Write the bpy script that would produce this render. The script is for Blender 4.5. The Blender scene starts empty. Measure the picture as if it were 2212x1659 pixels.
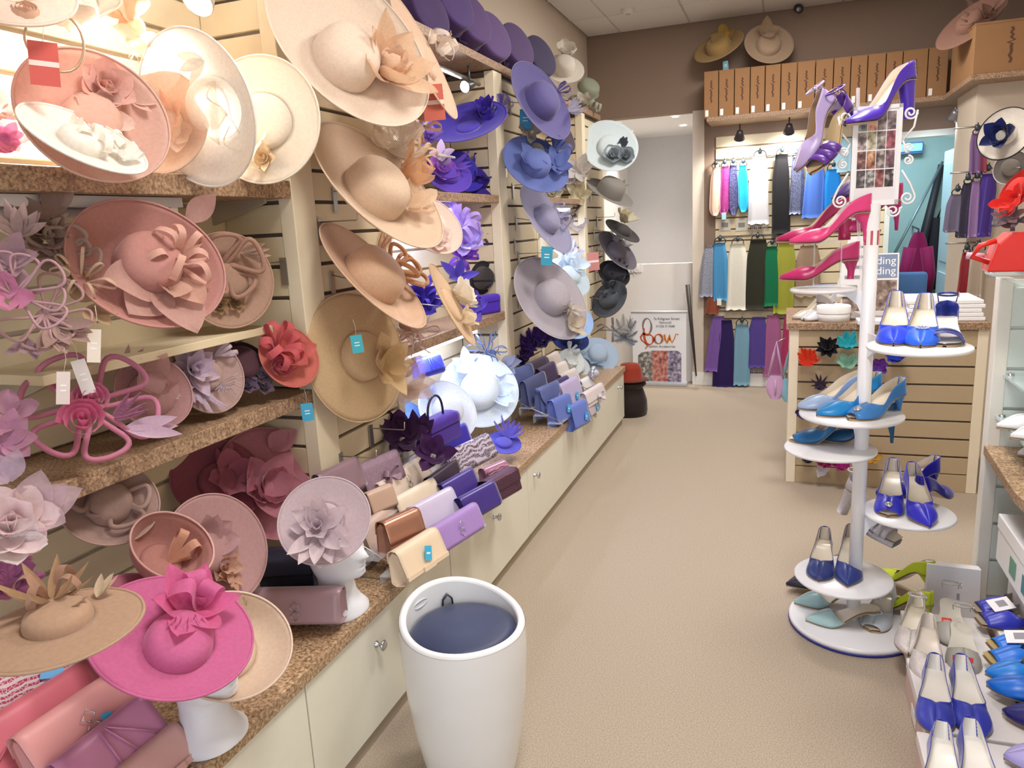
import bpy, math, random
from mathutils import Vector as V, Matrix as M
PI = math.pi
random.seed(11)
S = bpy.context.scene
COL = S.collection

# ---------------------------------------------------------------- camera
F, YAW, PITCH, ROLL, H = 1613.1, -.355723, -.209015, -.0509363, 1.55
CX, CY = 1106, 829.5
FWD = V((math.cos(PITCH)*math.sin(YAW), math.cos(PITCH)*math.cos(YAW), math.sin(PITCH)))
_r = V((math.cos(YAW), -math.sin(YAW), 0)); _u = _r.cross(FWD)
RIGHT = math.cos(ROLL)*_r + math.sin(ROLL)*_u
UP = -math.sin(ROLL)*_r + math.cos(ROLL)*_u
EYE = V((0, 0, H))
cd = bpy.data.cameras.new('camera'); cam = bpy.data.objects.new('camera', cd); COL.objects.link(cam)
cd.sensor_width = 36; cd.lens = F*36/2212; cd.clip_start = .02
cam.matrix_world = M(((RIGHT.x, UP.x, -FWD.x, 0), (RIGHT.y, UP.y, -FWD.y, 0), (RIGHT.z, UP.z, -FWD.z, H), (0, 0, 0, 1)))
S.camera = cam

def ray(x, y): return RIGHT*((x-CX)/F) - UP*((y-CY)/F) + FWD
def at(x, y, ax, val):
    """the point on the plane (axis = val) that a sight line through the frame meets"""
    i = 'xyz'.index(ax); d = ray(x, y)
    return EYE + d*((val-EYE[i])/d[i])
def dep(p): return (V(p)-EYE).dot(FWD)

# ---------------------------------------------------------------- light and exposure
w = bpy.data.worlds.new('overcast'); S.world = w; w.use_nodes = True
bg = w.node_tree.nodes['Background']; bg.inputs[0].default_value = (.80, .88, 1, 1); bg.inputs[1].default_value = 1.7
S.view_settings.view_transform = 'Standard'; S.view_settings.look = 'None'
S.view_settings.exposure = 0.6; S.view_settings.gamma = 1; S.view_settings.use_curve_mapping = False
def area(name, loc, size, power, col, rot=(0, 0, 0), sy=None):
    l = bpy.data.lights.new(name, 'AREA'); l.energy = power; l.color = col; l.size = size
    if sy: l.shape = 'RECTANGLE'; l.size_y = sy
    o = bpy.data.objects.new(name, l); COL.objects.link(o); o.location = loc; o.rotation_euler = rot; return o
def spot(name, loc, to, power, col, ang=70, r=.03, blend=.6):
    l = bpy.data.lights.new(name, 'SPOT'); l.energy = power; l.color = col; l.spot_size = math.radians(ang); l.spot_blend = 1
    l.shadow_soft_size = r
    o = bpy.data.objects.new(name, l); COL.objects.link(o); o.location = loc
    o.rotation_euler = (V(to)-V(loc)).to_track_quat('-Z', 'Y').to_euler(); return o
WARM = (1, .80, .60); COOL = (.62, .70, 1); NEUT = (1, .95, .90)
for i, (x, y) in enumerate(((-.1, 1.2), (.1, 3.2), (-.1, 5.3))):
    area('ceiling_fill_light', (x, y, 3.15), .6, 32, NEUT)  # unseen fill lamps added below the ceiling to brighten the aisle

# ---------------------------------------------------------------- materials
_mc = {}
def lin(h):
    h = h.lstrip('#'); o = []
    for i in (0, 2, 4):
        c = int(h[i:i+2], 16)/255
        o.append(c/12.92 if c <= .04045 else ((c+.055)/1.055)**2.4)
    return (*o, 1)
def _new(key):
    m = bpy.data.materials.new(key); m.use_nodes = True
    nt = m.node_tree; b = nt.nodes['Principled BSDF']; return m, nt, b
def noise_col(nt, b, col, amt, scale, detail=4, rough=None, bump=0, stretch=None):
    tc = nt.nodes.new('ShaderNodeTexCoord'); n = nt.nodes.new('ShaderNodeTexNoise'); n.inputs['Scale'].default_value = scale
    n.inputs['Detail'].default_value = detail
    src = tc.outputs['Object']
    if stretch:
        mp = nt.nodes.new('ShaderNodeMapping'); mp.inputs['Scale'].default_value = stretch
        nt.links.new(src, mp.inputs[0]); src = mp.outputs[0]
    nt.links.new(src, n.inputs['Vector'])
    r = nt.nodes.new('ShaderNodeMix'); r.data_type = 'RGBA'
    c1 = tuple(max(0, x*(1-amt)) for x in col[:3])+(1,); c2 = tuple(min(1, x*(1+amt)) for x in col[:3])+(1,)
    r.inputs[6].default_value = c1; r.inputs[7].default_value = c2
    nt.links.new(n.outputs['Fac'], r.inputs[0]); nt.links.new(r.outputs[2], b.inputs['Base Color'])
    if bump:
        bp = nt.nodes.new('ShaderNodeBump'); bp.inputs['Strength'].default_value = bump; bp.inputs['Distance'].default_value = .002
        nt.links.new(n.outputs['Fac'], bp.inputs['Height']); nt.links.new(bp.outputs[0], b.inputs['Normal'])
    return n, r
def paint(h, rough=.5, metal=0, amt=.03, scale=30, coat=0, emit=0, trans=0):
    k = ('paint', h, rough, metal, amt, coat, emit, trans)
    if k in _mc: return _mc[k]
    m, nt, b = _new('paint_'+h); c = lin(h)
    b.inputs['Roughness'].default_value = rough; b.inputs['Metallic'].default_value = metal
    b.inputs['Coat Weight'].default_value = coat; b.inputs['Base Color'].default_value = c
    if trans: b.inputs['Transmission Weight'].default_value = trans
    if emit: b.inputs['Emission Color'].default_value = c; b.inputs['Emission Strength'].default_value = emit
    elif amt: noise_col(nt, b, c, amt, scale)
    _mc[k] = m; return m
def fabric(h, sheer=0, weave=260, sheen=.3, glow=.25, amt=.10):
    """straw and sinamay cloth: a fine weave, some light coming through, sheer when asked"""
    k = ('fabric', h, sheer, weave, sheen, glow)
    if k in _mc: return _mc[k]
    m, nt, b = _new('woven_'+h); c = lin(h)
    b.inputs['Roughness'].default_value = .75; b.inputs['Sheen Weight'].default_value = sheen
    b.inputs['Sheen Roughness'].default_value = .4; b.inputs['Specular IOR Level'].default_value = .25
    n, r = noise_col(nt, b, c, amt*1.35, 120, 8, bump=.2)
    out = nt.nodes['Material Output']; last = b.outputs[0]
    if glow:
        t = nt.nodes.new('ShaderNodeBsdfTranslucent'); nt.links.new(r.outputs[2], t.inputs[0])
        mx = nt.nodes.new('ShaderNodeMixShader'); mx.inputs[0].default_value = glow
        nt.links.new(last, mx.inputs[1]); nt.links.new(t.outputs[0], mx.inputs[2]); last = mx.outputs[0]
    if sheer:
        t = nt.nodes.new('ShaderNodeBsdfTransparent'); mx = nt.nodes.new('ShaderNodeMixShader'); mx.inputs[0].default_value = sheer
        nt.links.new(last, mx.inputs[1]); nt.links.new(t.outputs[0], mx.inputs[2]); last = mx.outputs[0]
    nt.links.new(last, out.inputs[0]); _mc[k] = m; return m
def satin(h, rough=.32, sheen=.5, amt=.05):
    k = ('satin', h, rough)
    if k in _mc: return _mc[k]
    m, nt, b = _new('satin_'+h); c = lin(h)
    b.inputs['Roughness'].default_value = rough; b.inputs['Sheen Weight'].default_value = sheen; b.inputs['Sheen Roughness'].default_value = .3
    noise_col(nt, b, c, amt, 18, bump=.1); _mc[k] = m; return m
def speckle(h1, h2, h3, scale=120, rough=.35):
    k = ('speck', h1, h2, h3, scale)
    if k in _mc: return _mc[k]
    m, nt, b = _new('speckled_'+h1); b.inputs['Roughness'].default_value = rough
    tc = nt.nodes.new('ShaderNodeTexCoord'); n = nt.nodes.new('ShaderNodeTexNoise'); n.inputs['Scale'].default_value = scale; n.inputs['Detail'].default_value = 5
    n.inputs['Roughness'].default_value = .7
    cr = nt.nodes.new('ShaderNodeValToRGB'); e = cr.color_ramp.elements
    e[0].position = .36; e[0].color = lin(h2); e[1].position = .64; e[1].color = lin(h3)
    x = e.new(.5); x.color = lin(h1)
    nt.links.new(tc.outputs['Object'], n.inputs['Vector']); nt.links.new(n.outputs['Fac'], cr.inputs[0]); nt.links.new(cr.outputs[0], b.inputs['Base Color'])
    _mc[k] = m; return m
def sparkle(h1, h2, scale=400, metal=.6):
    k = ('spark', h1, h2)
    if k in _mc: return _mc[k]
    m, nt, b = _new('sparkle_'+h1); b.inputs['Roughness'].default_value = .28; b.inputs['Metallic'].default_value = metal
    tc = nt.nodes.new('ShaderNodeTexCoord'); n = nt.nodes.new('ShaderNodeTexVoronoi'); n.inputs['Scale'].default_value = scale
    cr = nt.nodes.new('ShaderNodeMix'); cr.data_type = 'RGBA'; cr.inputs[6].default_value = lin(h1); cr.inputs[7].default_value = lin(h2)
    nt.links.new(tc.outputs['Object'], n.inputs['Vector']); nt.links.new(n.outputs['Color'], cr.inputs[0]); nt.links.new(cr.outputs[2], b.inputs['Base Color'])
    bp = nt.nodes.new('ShaderNodeBump'); bp.inputs['Strength'].default_value = .6; bp.inputs['Distance'].default_value = .002
    nt.links.new(n.outputs['Distance'], bp.inputs['Height']); nt.links.new(bp.outputs[0], b.inputs['Normal'])
    _mc[k] = m; return m
def glass(h='#f4fbff', a=.85):
    k = ('glass', h, a)
    if k in _mc: return _mc[k]
    m, nt, b = _new('clear_acrylic'); b.inputs['Base Color'].default_value = lin(h); b.inputs['Roughness'].default_value = .08
    t = nt.nodes.new('ShaderNodeBsdfTransparent'); mx = nt.nodes.new('ShaderNodeMixShader'); mx.inputs[0].default_value = a
    nt.links.new(b.outputs[0], mx.inputs[1]); nt.links.new(t.outputs[0], mx.inputs[2]); nt.links.new(mx.outputs[0], nt.nodes['Material Output'].inputs[0])
    _mc[k] = m; return m
CHROME = paint('#c9ccd2', .22, 1, 0); WIRE = paint('#b9b6b0', .3, .9, 0); DARKWIRE = paint('#3a3640', .4, .7, 0)
WHITE = paint('#f3f2f0', .35, coat=.3); CREAM = paint('#d9caa9', .5); CREAM_D = paint('#d9ccb0', .55)
GRANITE = speckle('#a98a6a', '#6b4f3a', '#d0b592', 110); GROOVE = paint('#6b5f58', .8)
GRANITE_DULL = speckle('#9a7c62', '#664c3a', '#bfa284', 130, .5)

# ---------------------------------------------------------------- mesh builder
class MB:
    def __init__(s): s.v = []; s.f = []; s.T = None
    def add(s, vs, fs):
        n = len(s.v); s.v += [tuple(s.T @ V(p)) for p in vs] if s.T is not None else [tuple(p) for p in vs]
        s.f += [tuple(i+n for i in f) for f in fs]; return s
    def box(s, a, b):
        x0, y0, z0 = a; x1, y1, z1 = b
        return s.add([(x0, y0, z0), (x1, y0, z0), (x1, y1, z0), (x0, y1, z0), (x0, y0, z1), (x1, y0, z1), (x1, y1, z1), (x0, y1, z1)],
                     [(3, 2, 1, 0), (4, 5, 6, 7), (0, 1, 5, 4), (1, 2, 6, 5), (2, 3, 7, 6), (3, 0, 4, 7)])
    def grid(s, fn, nu, nv, cu=False, cv=False):
        mu = nu if cu else nu+1; mv = nv if cv else nv+1
        vs = [fn(i/nu, j/nv) for i in range(mu) for j in range(mv)]; fs = []
        for i in range(nu):
            for j in range(nv):
                a, b = i, (i+1) % mu; c, d = j, (j+1) % mv
                fs.append((a*mv+c, b*mv+c, b*mv+d, a*mv+d))
        return s.add(vs, fs)
    def lathe(s, prof, n=28, c=(0, 0, 0)):
        return s.grid(lambda u, v: _lp(prof, v, u, c), n, len(prof)-1, cu=True)
    def tube(s, pts, r, n=6, closed=False, cap=True):
        pts = [V(p) for p in pts]; k = len(pts); vs = []; prev = None
        for i, p in enumerate(pts):
            a = pts[(i-1) % k] if closed or i else pts[i]; b = pts[(i+1) % k] if closed or i < k-1 else pts[i]
            t = (b-a); t = t.normalized() if t.length > 1e-9 else V((0, 0, 1))
            if prev is None: x = t.orthogonal().normalized()
            else:
                x = prev - t*prev.dot(t); x = x.normalized() if x.length > 1e-6 else t.orthogonal().normalized()
            prev = x; y = t.cross(x); rr = r[i] if isinstance(r, (list, tuple)) else r
            vs += [p + (x*math.cos(2*PI*j/n) + y*math.sin(2*PI*j/n))*rr for j in range(n)]
        fs = []
        for i in range(k if closed else k-1):
            a, b = i*n, ((i+1) % k)*n
            for j in range(n): fs.append((a+j, a+(j+1) % n, b+(j+1) % n, b+j))
        if not closed and cap: fs += [tuple(range(n-1, -1, -1)), tuple(range((k-1)*n, k*n))]
        return s.add(vs, fs)
    def strip(s, pts, side, th=0):
        """a ribbon through pts; side = the half-width vector (one or one per point)"""
        k = len(pts); sd = side if isinstance(side, list) else [side]*k; vs = []
        for p, q in zip(pts, sd): vs += [V(p)-V(q), V(p)+V(q)]
        return s.add(vs, [(2*i, 2*i+1, 2*i+3, 2*i+2) for i in range(k-1)])
    def prism(s, poly, d):
        """poly of points, pushed along the vector d"""
        n = len(poly); d = V(d); vs = [V(p) for p in poly]+[V(p)+d for p in poly]
        return s.add(vs, [tuple(range(n-1, -1, -1)), tuple(range(n, 2*n))]+[(i, (i+1) % n, n+(i+1) % n, n+i) for i in range(n)])
    def out(s, name, mat, parent=None, smooth=True, bevel=0, loc=None, thick=0):
        me = bpy.data.meshes.new(name); me.from_pydata(s.v, [], s.f)
        if smooth: me.polygons.foreach_set('use_smooth', [True]*len(me.polygons))
        me.materials.append(mat); me.update()
        o = bpy.data.objects.new(name, me); COL.objects.link(o)
        if parent: o.parent = parent
        if loc: o.location = loc
        if thick: md = o.modifiers.new('thickness', 'SOLIDIFY'); md.thickness = thick; md.offset = 0
        if bevel:
            md = o.modifiers.new('bevel', 'BEVEL'); md.width = bevel; md.segments = 2; md.limit_method = 'ANGLE'
        return o
def _lp(prof, v, u, c):
    r, z = prof[min(len(prof)-1, int(round(v*(len(prof)-1))))]
    return (c[0]+r*math.cos(2*PI*u), c[1]+r*math.sin(2*PI*u), c[2]+z)
def tag(o, label=None, cat=None, group=None, kind=None):
    if label: o['label'] = label
    if cat: o['category'] = cat
    if group: o['group'] = group
    if kind: o['kind'] = kind
    return o
def thing(name, label, cat, loc=(0, 0, 0), rot=None, group=None):
    o = bpy.data.objects.new(name, None); COL.objects.link(o); o.empty_display_size = .05
    if rot is not None and hasattr(rot, 'to_4x4'): o.matrix_world = M.Translation(V(loc)) @ rot.to_4x4()
    else:
        o.location = loc
        if rot: o.rotation_euler = rot
        else: o.matrix_world = M.Translation(V(loc))
    return tag(o, label, cat, group)
def struct(o): o['kind'] = 'structure'; return o
def bx(name, a, b, mat, parent=None, bevel=0):
    c = [(p+q)/2 for p, q in zip(a, b)]
    return MB().box([p-m for p, m in zip(a, c)], [q-m for q, m in zip(b, c)]).out(name, mat, parent, False, bevel, loc=c)
def like(src, parent, loc, rot=None):
    o = src.copy(); COL.objects.link(o); o.parent = parent; o.location = loc
    if rot: o.rotation_euler = rot
    return o
def dup(root, loc=None, rotz=None, label=None, group=None, mat=None):
    r = root.copy(); COL.objects.link(r)
    if loc is not None: r.location = loc
    if rotz is not None: r.rotation_euler = (0, 0, rotz)
    if label: r['label'] = label
    if group: r['group'] = group
    for ch in list(root.children):
        c = ch.copy(); COL.objects.link(c); c.parent = r
        for g in ch.children:
            d = g.copy(); COL.objects.link(d); d.parent = c
    return r
def text(name, body, size, mat, parent, loc, rot, ext=.0006, align='CENTER'):
    cu = bpy.data.curves.new(name, 'FONT'); cu.body = body; cu.size = size; cu.extrude = ext; cu.align_x = align; cu.align_y = 'CENTER'
    cu.materials.append(mat); o = bpy.data.objects.new(name, cu); COL.objects.link(o); o.parent = parent; o.location = loc; o.rotation_euler = rot
    cu.resolution_u = 3
    bpy.context.view_layer.update(); me = bpy.data.meshes.new_from_object(o); me.materials.clear(); me.materials.append(mat)
    bpy.data.objects.remove(o); o = bpy.data.objects.new(name, me); COL.objects.link(o); o.parent = parent; o.location = loc; o.rotation_euler = rot
    return o

# ================================================================ the room
CEIL, XW, XP, YB = 3.17, -1.735, -1.45, 7.05
CARPET = speckle('#aa9c8a', '#8f8170', '#c0b3a2', 260, .95)
struct(bx('floor', (-3, -1.5, -.1), (3, 9.3, 0), CARPET))
WALLP = paint('#cdbfae', .8, amt=.02); WALLB = paint('#8f7a6a', .85, amt=.03); WHITEW = paint('#e9e6e2', .7, amt=.015)
wl = struct(bx('wall_left', (XW-.12, -1.5, 0), (XW, YB, CEIL+.1), WALLP))
struct(bx('wall_right', (1.75, -1.5, 0), (1.87, 9.3, CEIL+.1), WALLP))
# ceiling of square tiles in a thin grid
ce = struct(bx('ceiling', (-1.86, -1.5, CEIL+.02), (1.87, YB+.02, CEIL+.1), paint('#8d857c', .9)))
tile = None; TILE = paint('#d9d5d0', .9, amt=.02, scale=90)
ys = [7.03-.6*k for k in range(0, 12)]; xs = [-1.72, -1.42, -.82, -.22, .38, .98, 1.58]
for j, y in enumerate(ys):
    for i, x in enumerate(xs):
        x1 = xs[i+1] if i+1 < len(xs) else 1.74
        y0 = y-.6; wd = x1-x
        if wd > .55 and tile is not None: o = like(tile, ce, (0, 0, 0))
        else:
            o = MB().box((-wd/2+.008, -.292, -.012), (wd/2-.008, .292, .012)).out('ceiling_tile', TILE, ce, False, .003)
            if wd > .55: tile = o
        o.location = V((x+wd/2, y0+.3, CEIL+.008)) - ce.location
gb = paint('#c2bdb6', .6)
for x in xs[1:]: bx('grid_bar', (x-.008, -1.5, CEIL), (x+.008, YB, CEIL+.02), gb, ce).location -= ce.location
for y in ys: bx('grid_bar', (-1.735, y-.008, CEIL), (1.75, y+.008, CEIL+.02), gb, ce).location -= ce.location

# back wall, with the opening to the stair on the left and the doorway on the right
SOFF = 2.45
wb = struct(MB().box((XW, YB, SOFF), (-.78, YB+.15, CEIL+.1)).box((-.78, YB, 0), (.77, YB+.15, CEIL+.1)).box((.77, YB, 2.10), (1.32, YB+.15, CEIL+.1)).box((1.32, YB, 0), (1.75, YB+.15, CEIL+.1)).out('wall_back', WALLB, None, False))
struct(bx('baseboard_back', (-.80, YB-.025, 0), (.02, YB, .12), WHITE))
struct(bx('trim_1', (-.80, YB-.012, .12), (-.70, YB, SOFF), paint('#d8ccbd', .7)))
struct(bx('wall_front_light_block', (-1.86, -1.5, 0), (-.75, -1.4, CEIL), WALLP)); struct(bx('wall_front_head_light_block', (-.75, -1.5, 2.5), (1.87, -1.4, CEIL), WALLP))  # unseen front wall, added to block daylight from the first bay
# stair well behind the opening
pw = struct(bx('wall_stair_front', (XW, 7.16, 0), (-.78, 7.26, 1.127), WHITEW))
struct(bx('wall_stair_back', (-2.2, 8.95, 0), (0, 9.05, 2.6), paint('#d3d1d2', .8)))
struct(bx('wall_stair_left', (-2.0, YB+.02, 0), (XW-.02, 9, 2.6), WHITEW)); struct(bx('wall_stair_right', (-.78, YB+.15, 0), (-.68, 9, 2.6), WHITEW))
struct(bx('ceiling_stair', (-2.2, YB+.15, SOFF), (0, 9, SOFF+.08), WHITEW))
# back office behind the doorway
TEAL = paint('#9fbcb8', .8)
struct(bx('wall_office_back', (.3, 8.6, 0), (1.75, 8.7, 2.6), TEAL)); struct(bx('wall_office_left', (.3, YB+.15, 0), (.4, 8.6, 2.6), TEAL))
struct(bx('ceiling_office', (.3, YB+.15, 2.5), (1.75, 8.7, 2.58), WHITEW))
dr = struct(bx('door_1', (1.31, 7.21, 0), (1.35, 7.86, 2.0), paint('#bfd6da', .5)))
for z0, z1 in ((.15, .95), (1.05, 1.88)): bx('door_panel', (1.30, 7.29, z0), (1.31, 7.78, z1), paint('#b4ccd2', .5), dr).location -= dr.location
fr = struct(MB().box((.76, YB-.02, 0), (.80, YB+.16, 2.12)).box((1.29, YB-.02, 0), (1.36, YB+.16, 2.12)).box((.76, YB-.02, 2.08), (1.36, YB+.16, 2.13)).out('trim_2', paint('#d9e2dd', .5), None, False))

# ---------------------------------------------------------------- slatted wall boards
_sl = {}
def slats(parent, origin, along, length, z0, z1, normal, mat=CREAM, pitch=.1, first=None):
    """a run of grooved boards, each an object under parent; along and normal are unit vectors"""
    along = V(along); normal = V(normal); n = int(round((z1-z0)/pitch)); pl = parent.location
    for k in range(n):
        a = z0+k*pitch+.006; b = min(z0+(k+1)*pitch-.006, z1); key = (round(length, 3), tuple(along), round(b-a, 3), mat.name)
        c = V(origin)+along*(length/2)+normal*.009+V((0, 0, (a+b)/2))
        if key in _sl: o = like(_sl[key], parent, c-pl)
        else:
            hx = along*(length/2)+normal*.009; hx = V((abs(hx.x), abs(hx.y), (b-a)/2))
            o = MB().box(-hx, hx).out('slat', mat, parent, False, .002); o.location = c-pl; _sl[key] = o
# the boards on the long left wall inside each bay
slats(wl, (XW, -.9, 0), (0, 1, 0), 2.93, .457, 2.357, (1, 0, 0))
slats(wl, (XW, 2.62, 0), (0, 1, 0), 1.23, .457, 2.357, (1, 0, 0))
slats(wl, (XW, 4.5, 0), (0, 1, 0), 1.18, .457, 2.357, (1, 0, 0))
wl.data.materials[0] = WALLP
def pilaster(y0, y1, zt=2.34, post=.1):
    p = struct(bx('partition', (XW+.001, y0, .457), (XP-.02, y1, zt), GROOVE))
    e = .012
    pm = paint('#e8dcc0', .5)
    for nm, a, b in (('corner_post', (XP-.05, y0-.02, .457), (XP+.004, y0+post, zt)), ('corner_post', (XP-.05, y1-.02, .457), (XP+.004, y1+.03, zt))):
        o = bx(nm, a, b, pm, p, .003); o.location -= p.location
    slats(p, (XP-.02, y0+post, 0), (0, 1, 0), y1-.02-y0-post, .457, zt-.03, (1, 0, 0))
    # the side that looks to the shop front
    slats(p, (XW+.02, y0, 0), (1, 0, 0), (XP-.05)-(XW+.02), .457, zt-.03, (0, -1, 0))
    return p
pilaster(2.04, 2.60); pilaster(3.87, 4.50); pilaster(5.68, 6.30, post=.07)

# the counter that runs below: granite worktop, cabinet units with a door and a knob
XC = -1.146
wt = bx('worktop', (XW, -.6, .417), (XC+.012, 5.56, .457), GRANITE, None, .004)
tag(wt, 'speckled brown granite-look worktop running the length of the low wall cabinets', 'worktop')
seams = [-.55, 1.43-.9, 1.43, 2.33, 3.23, 4.13, 4.9, 5.55]
DOORC = paint('#e4e2d2', .35, coat=.2)
wh = ['nearest the shop front', 'under the pale pink hats', 'behind the white barrel stool', 'under the first rack of clutch bags', 'beside the middle of the aisle', 'under the blue hats', 'at the far end']
for k in range(len(seams)-1):
    y0, y1 = seams[k], seams[k+1]
    t = thing('base_cabinet', 'low cream base cabinet under the worktop, unit ' + wh[k], 'cabinet', (XC, (y0+y1)/2, 0), group='low cabinets along the left wall')
    c = V((XC, (y0+y1)/2, 0))
    for nm, a, b, m in (('carcass', (XW, y0, .06), (XC-.022, y1, .415), CREAM_D), ('plinth', (XW, y0, 0), (XC-.02, y1, .06), paint('#a89a88', .6))):
        o = bx(nm, a, b, m, t); o.location -= c
    d = bx('door', (XC-.02, y0+.003, .062), (XC, y1-.003, .414), DOORC, t, .002); d.location -= c
    ky = {2: 1.78, 4: 3.33, 6: 5.33}.get(k, (y0+y1)/2)
    kb = MB(); kb.T = M.Rotation(PI/2, 4, 'Y'); kb.lathe([(.001, 0), (.011, .0), (.011, .003), (.006, .008), (.006, .016), (.015, .022), (.017, .027), (.013, .031), (.001, .032)], 16)
    kb.out('knob', CHROME, d, loc=(.01, ky-(y0+y1)/2, .10 if k != 2 else .085))

# ================================================================ trimmings
def unit(v): v = V(v); return v.normalized() if v.length > 1e-9 else V((0, 0, 1))
def loop_mb(mb, c, d, up, L, wd, fat=.45, n=14, twist=0):
    """one ribbon loop that leaves c along d, rises along up and comes back"""
    c = V(c); d = unit(d); up = unit(V(up)-d*V(up).dot(d)); sd = d.cross(up); pts = []; sides = []
    for i in range(n+1):
        t = i/n; a = 2*PI*t
        r = math.sin(PI*t)
        pts.append(c + d*(L*r**.8) + up*(fat*L*.5*math.sin(a)*(.35+.65*r)))
        k = .35+.65*min(1, 2.2*r)
        sides.append((sd*math.cos(twist*a)+up*math.sin(twist*a)*.5)*(wd/2*k))
    return mb.strip(pts, sides)
def oval_mb(mb, c, d, up, L, r, fat):
    c = V(c); pts = [c+d*(L*math.sin(PI*i/24)**.8)+up*(fat*L*.5*math.sin(2*PI*i/24)*(.35+.65*math.sin(PI*i/24))) for i in range(25)]
    return mb.tube(pts, r, 6)
def petal_mb(mb, c, d, nrm, L, W, cup=.25, tip=1.0, base=.25, nu=7, nv=4, wave=0):
    """a petal or leaf: from c along d, facing nrm, cupped towards nrm; tip 1 = sharp, .3 = round"""
    c = V(c); d = unit(d); nrm = unit(V(nrm)-d*V(nrm).dot(d)); sd = d.cross(nrm); ph = random.random()*6
    def fn(u, v):
        s = (math.sin(PI*min(1, u*.98+.01)**.75))**(.9 if tip > .6 else .55) if tip <= .6 else (math.sin(PI*u**.8))**.9
        wv = W/2*max(s, base*(1-u)) ; x = (v-.5)*2
        bend = cup*L*(u*u) ; lift = cup*.7*W*(x*x)*(s)
        return c + d*(L*u*(1-.25*cup*u)) + sd*(wv*x) + nrm*(bend*.8+lift+wave*L*math.sin(u*7+ph+x*2))
    return mb.grid(fn, nu, nv)
def feather_mb(mb, c, d, nrm, L, W, n=24, curl=.3, quill=.0012):
    c = V(c); d = unit(d); nrm = unit(V(nrm)-d*V(nrm).dot(d)); sd = d.cross(nrm)
    cen = [c+d*(L*t*(1-.2*curl*t))+nrm*(curl*L*t*t) for t in [i/n for i in range(n+1)]]
    mb.tube(cen[::2], quill, 4)
    for i in range(1, n):
        t = i/n; b = cen[i]; w_ = W/2*math.sin(PI*t**.7)**.7
        for s_ in (-1, 1):
            e = b+sd*(s_*w_)+d*(w_*.75)+nrm*(random.uniform(-.1, .25)*w_)
            mb.add([b-d*.003, b+d*.003, e], [(0, 1, 2)])
    return mb
def rose_mb(mb, c, nrm, R, turns=3.2, h=.5):
    c = V(c); z = unit(nrm); x = z.orthogonal().normalized(); y = z.cross(x); pts = []; sd = []
    n = int(turns*12)
    for i in range(n+1):
        t = i/n; a = turns*2*PI*t; r = R*(.08+.92*t); dr = x*math.cos(a)+y*math.sin(a)
        hh = h*R*(1-.45*t)
        pts.append(c+dr*r+z*(hh)); sd.append(z*hh*.95+dr*(.28*R*t*.6)+z*.06*R*math.sin(5*a))
    mb.strip(pts, sd)
    return mb
def curl_mb(mb, c, d, nrm, L, r=.0016, turns=.9, rad=.3):
    c = V(c); d = unit(d); nrm = unit(V(nrm)-d*V(nrm).dot(d)); pts = []
    for i in range(19):
        t = i/18; a = turns*2*PI*t
        pts.append(c+d*(L*(t*(1-rad)+rad*math.sin(a)*.6*t))+nrm*(L*rad*(1-math.cos(a))*.6*t+L*.25*t))
    return mb.tube(pts, r, 4)
def adir(a, el):
    """direction at angle a (degrees) in the brim plane, lifted by el degrees"""
    a = math.radians(a); e = math.radians(el); return V((math.cos(a)*math.cos(e), math.sin(a)*math.cos(e), math.sin(e)))
Z3 = V((0, 0, 1))
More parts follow.
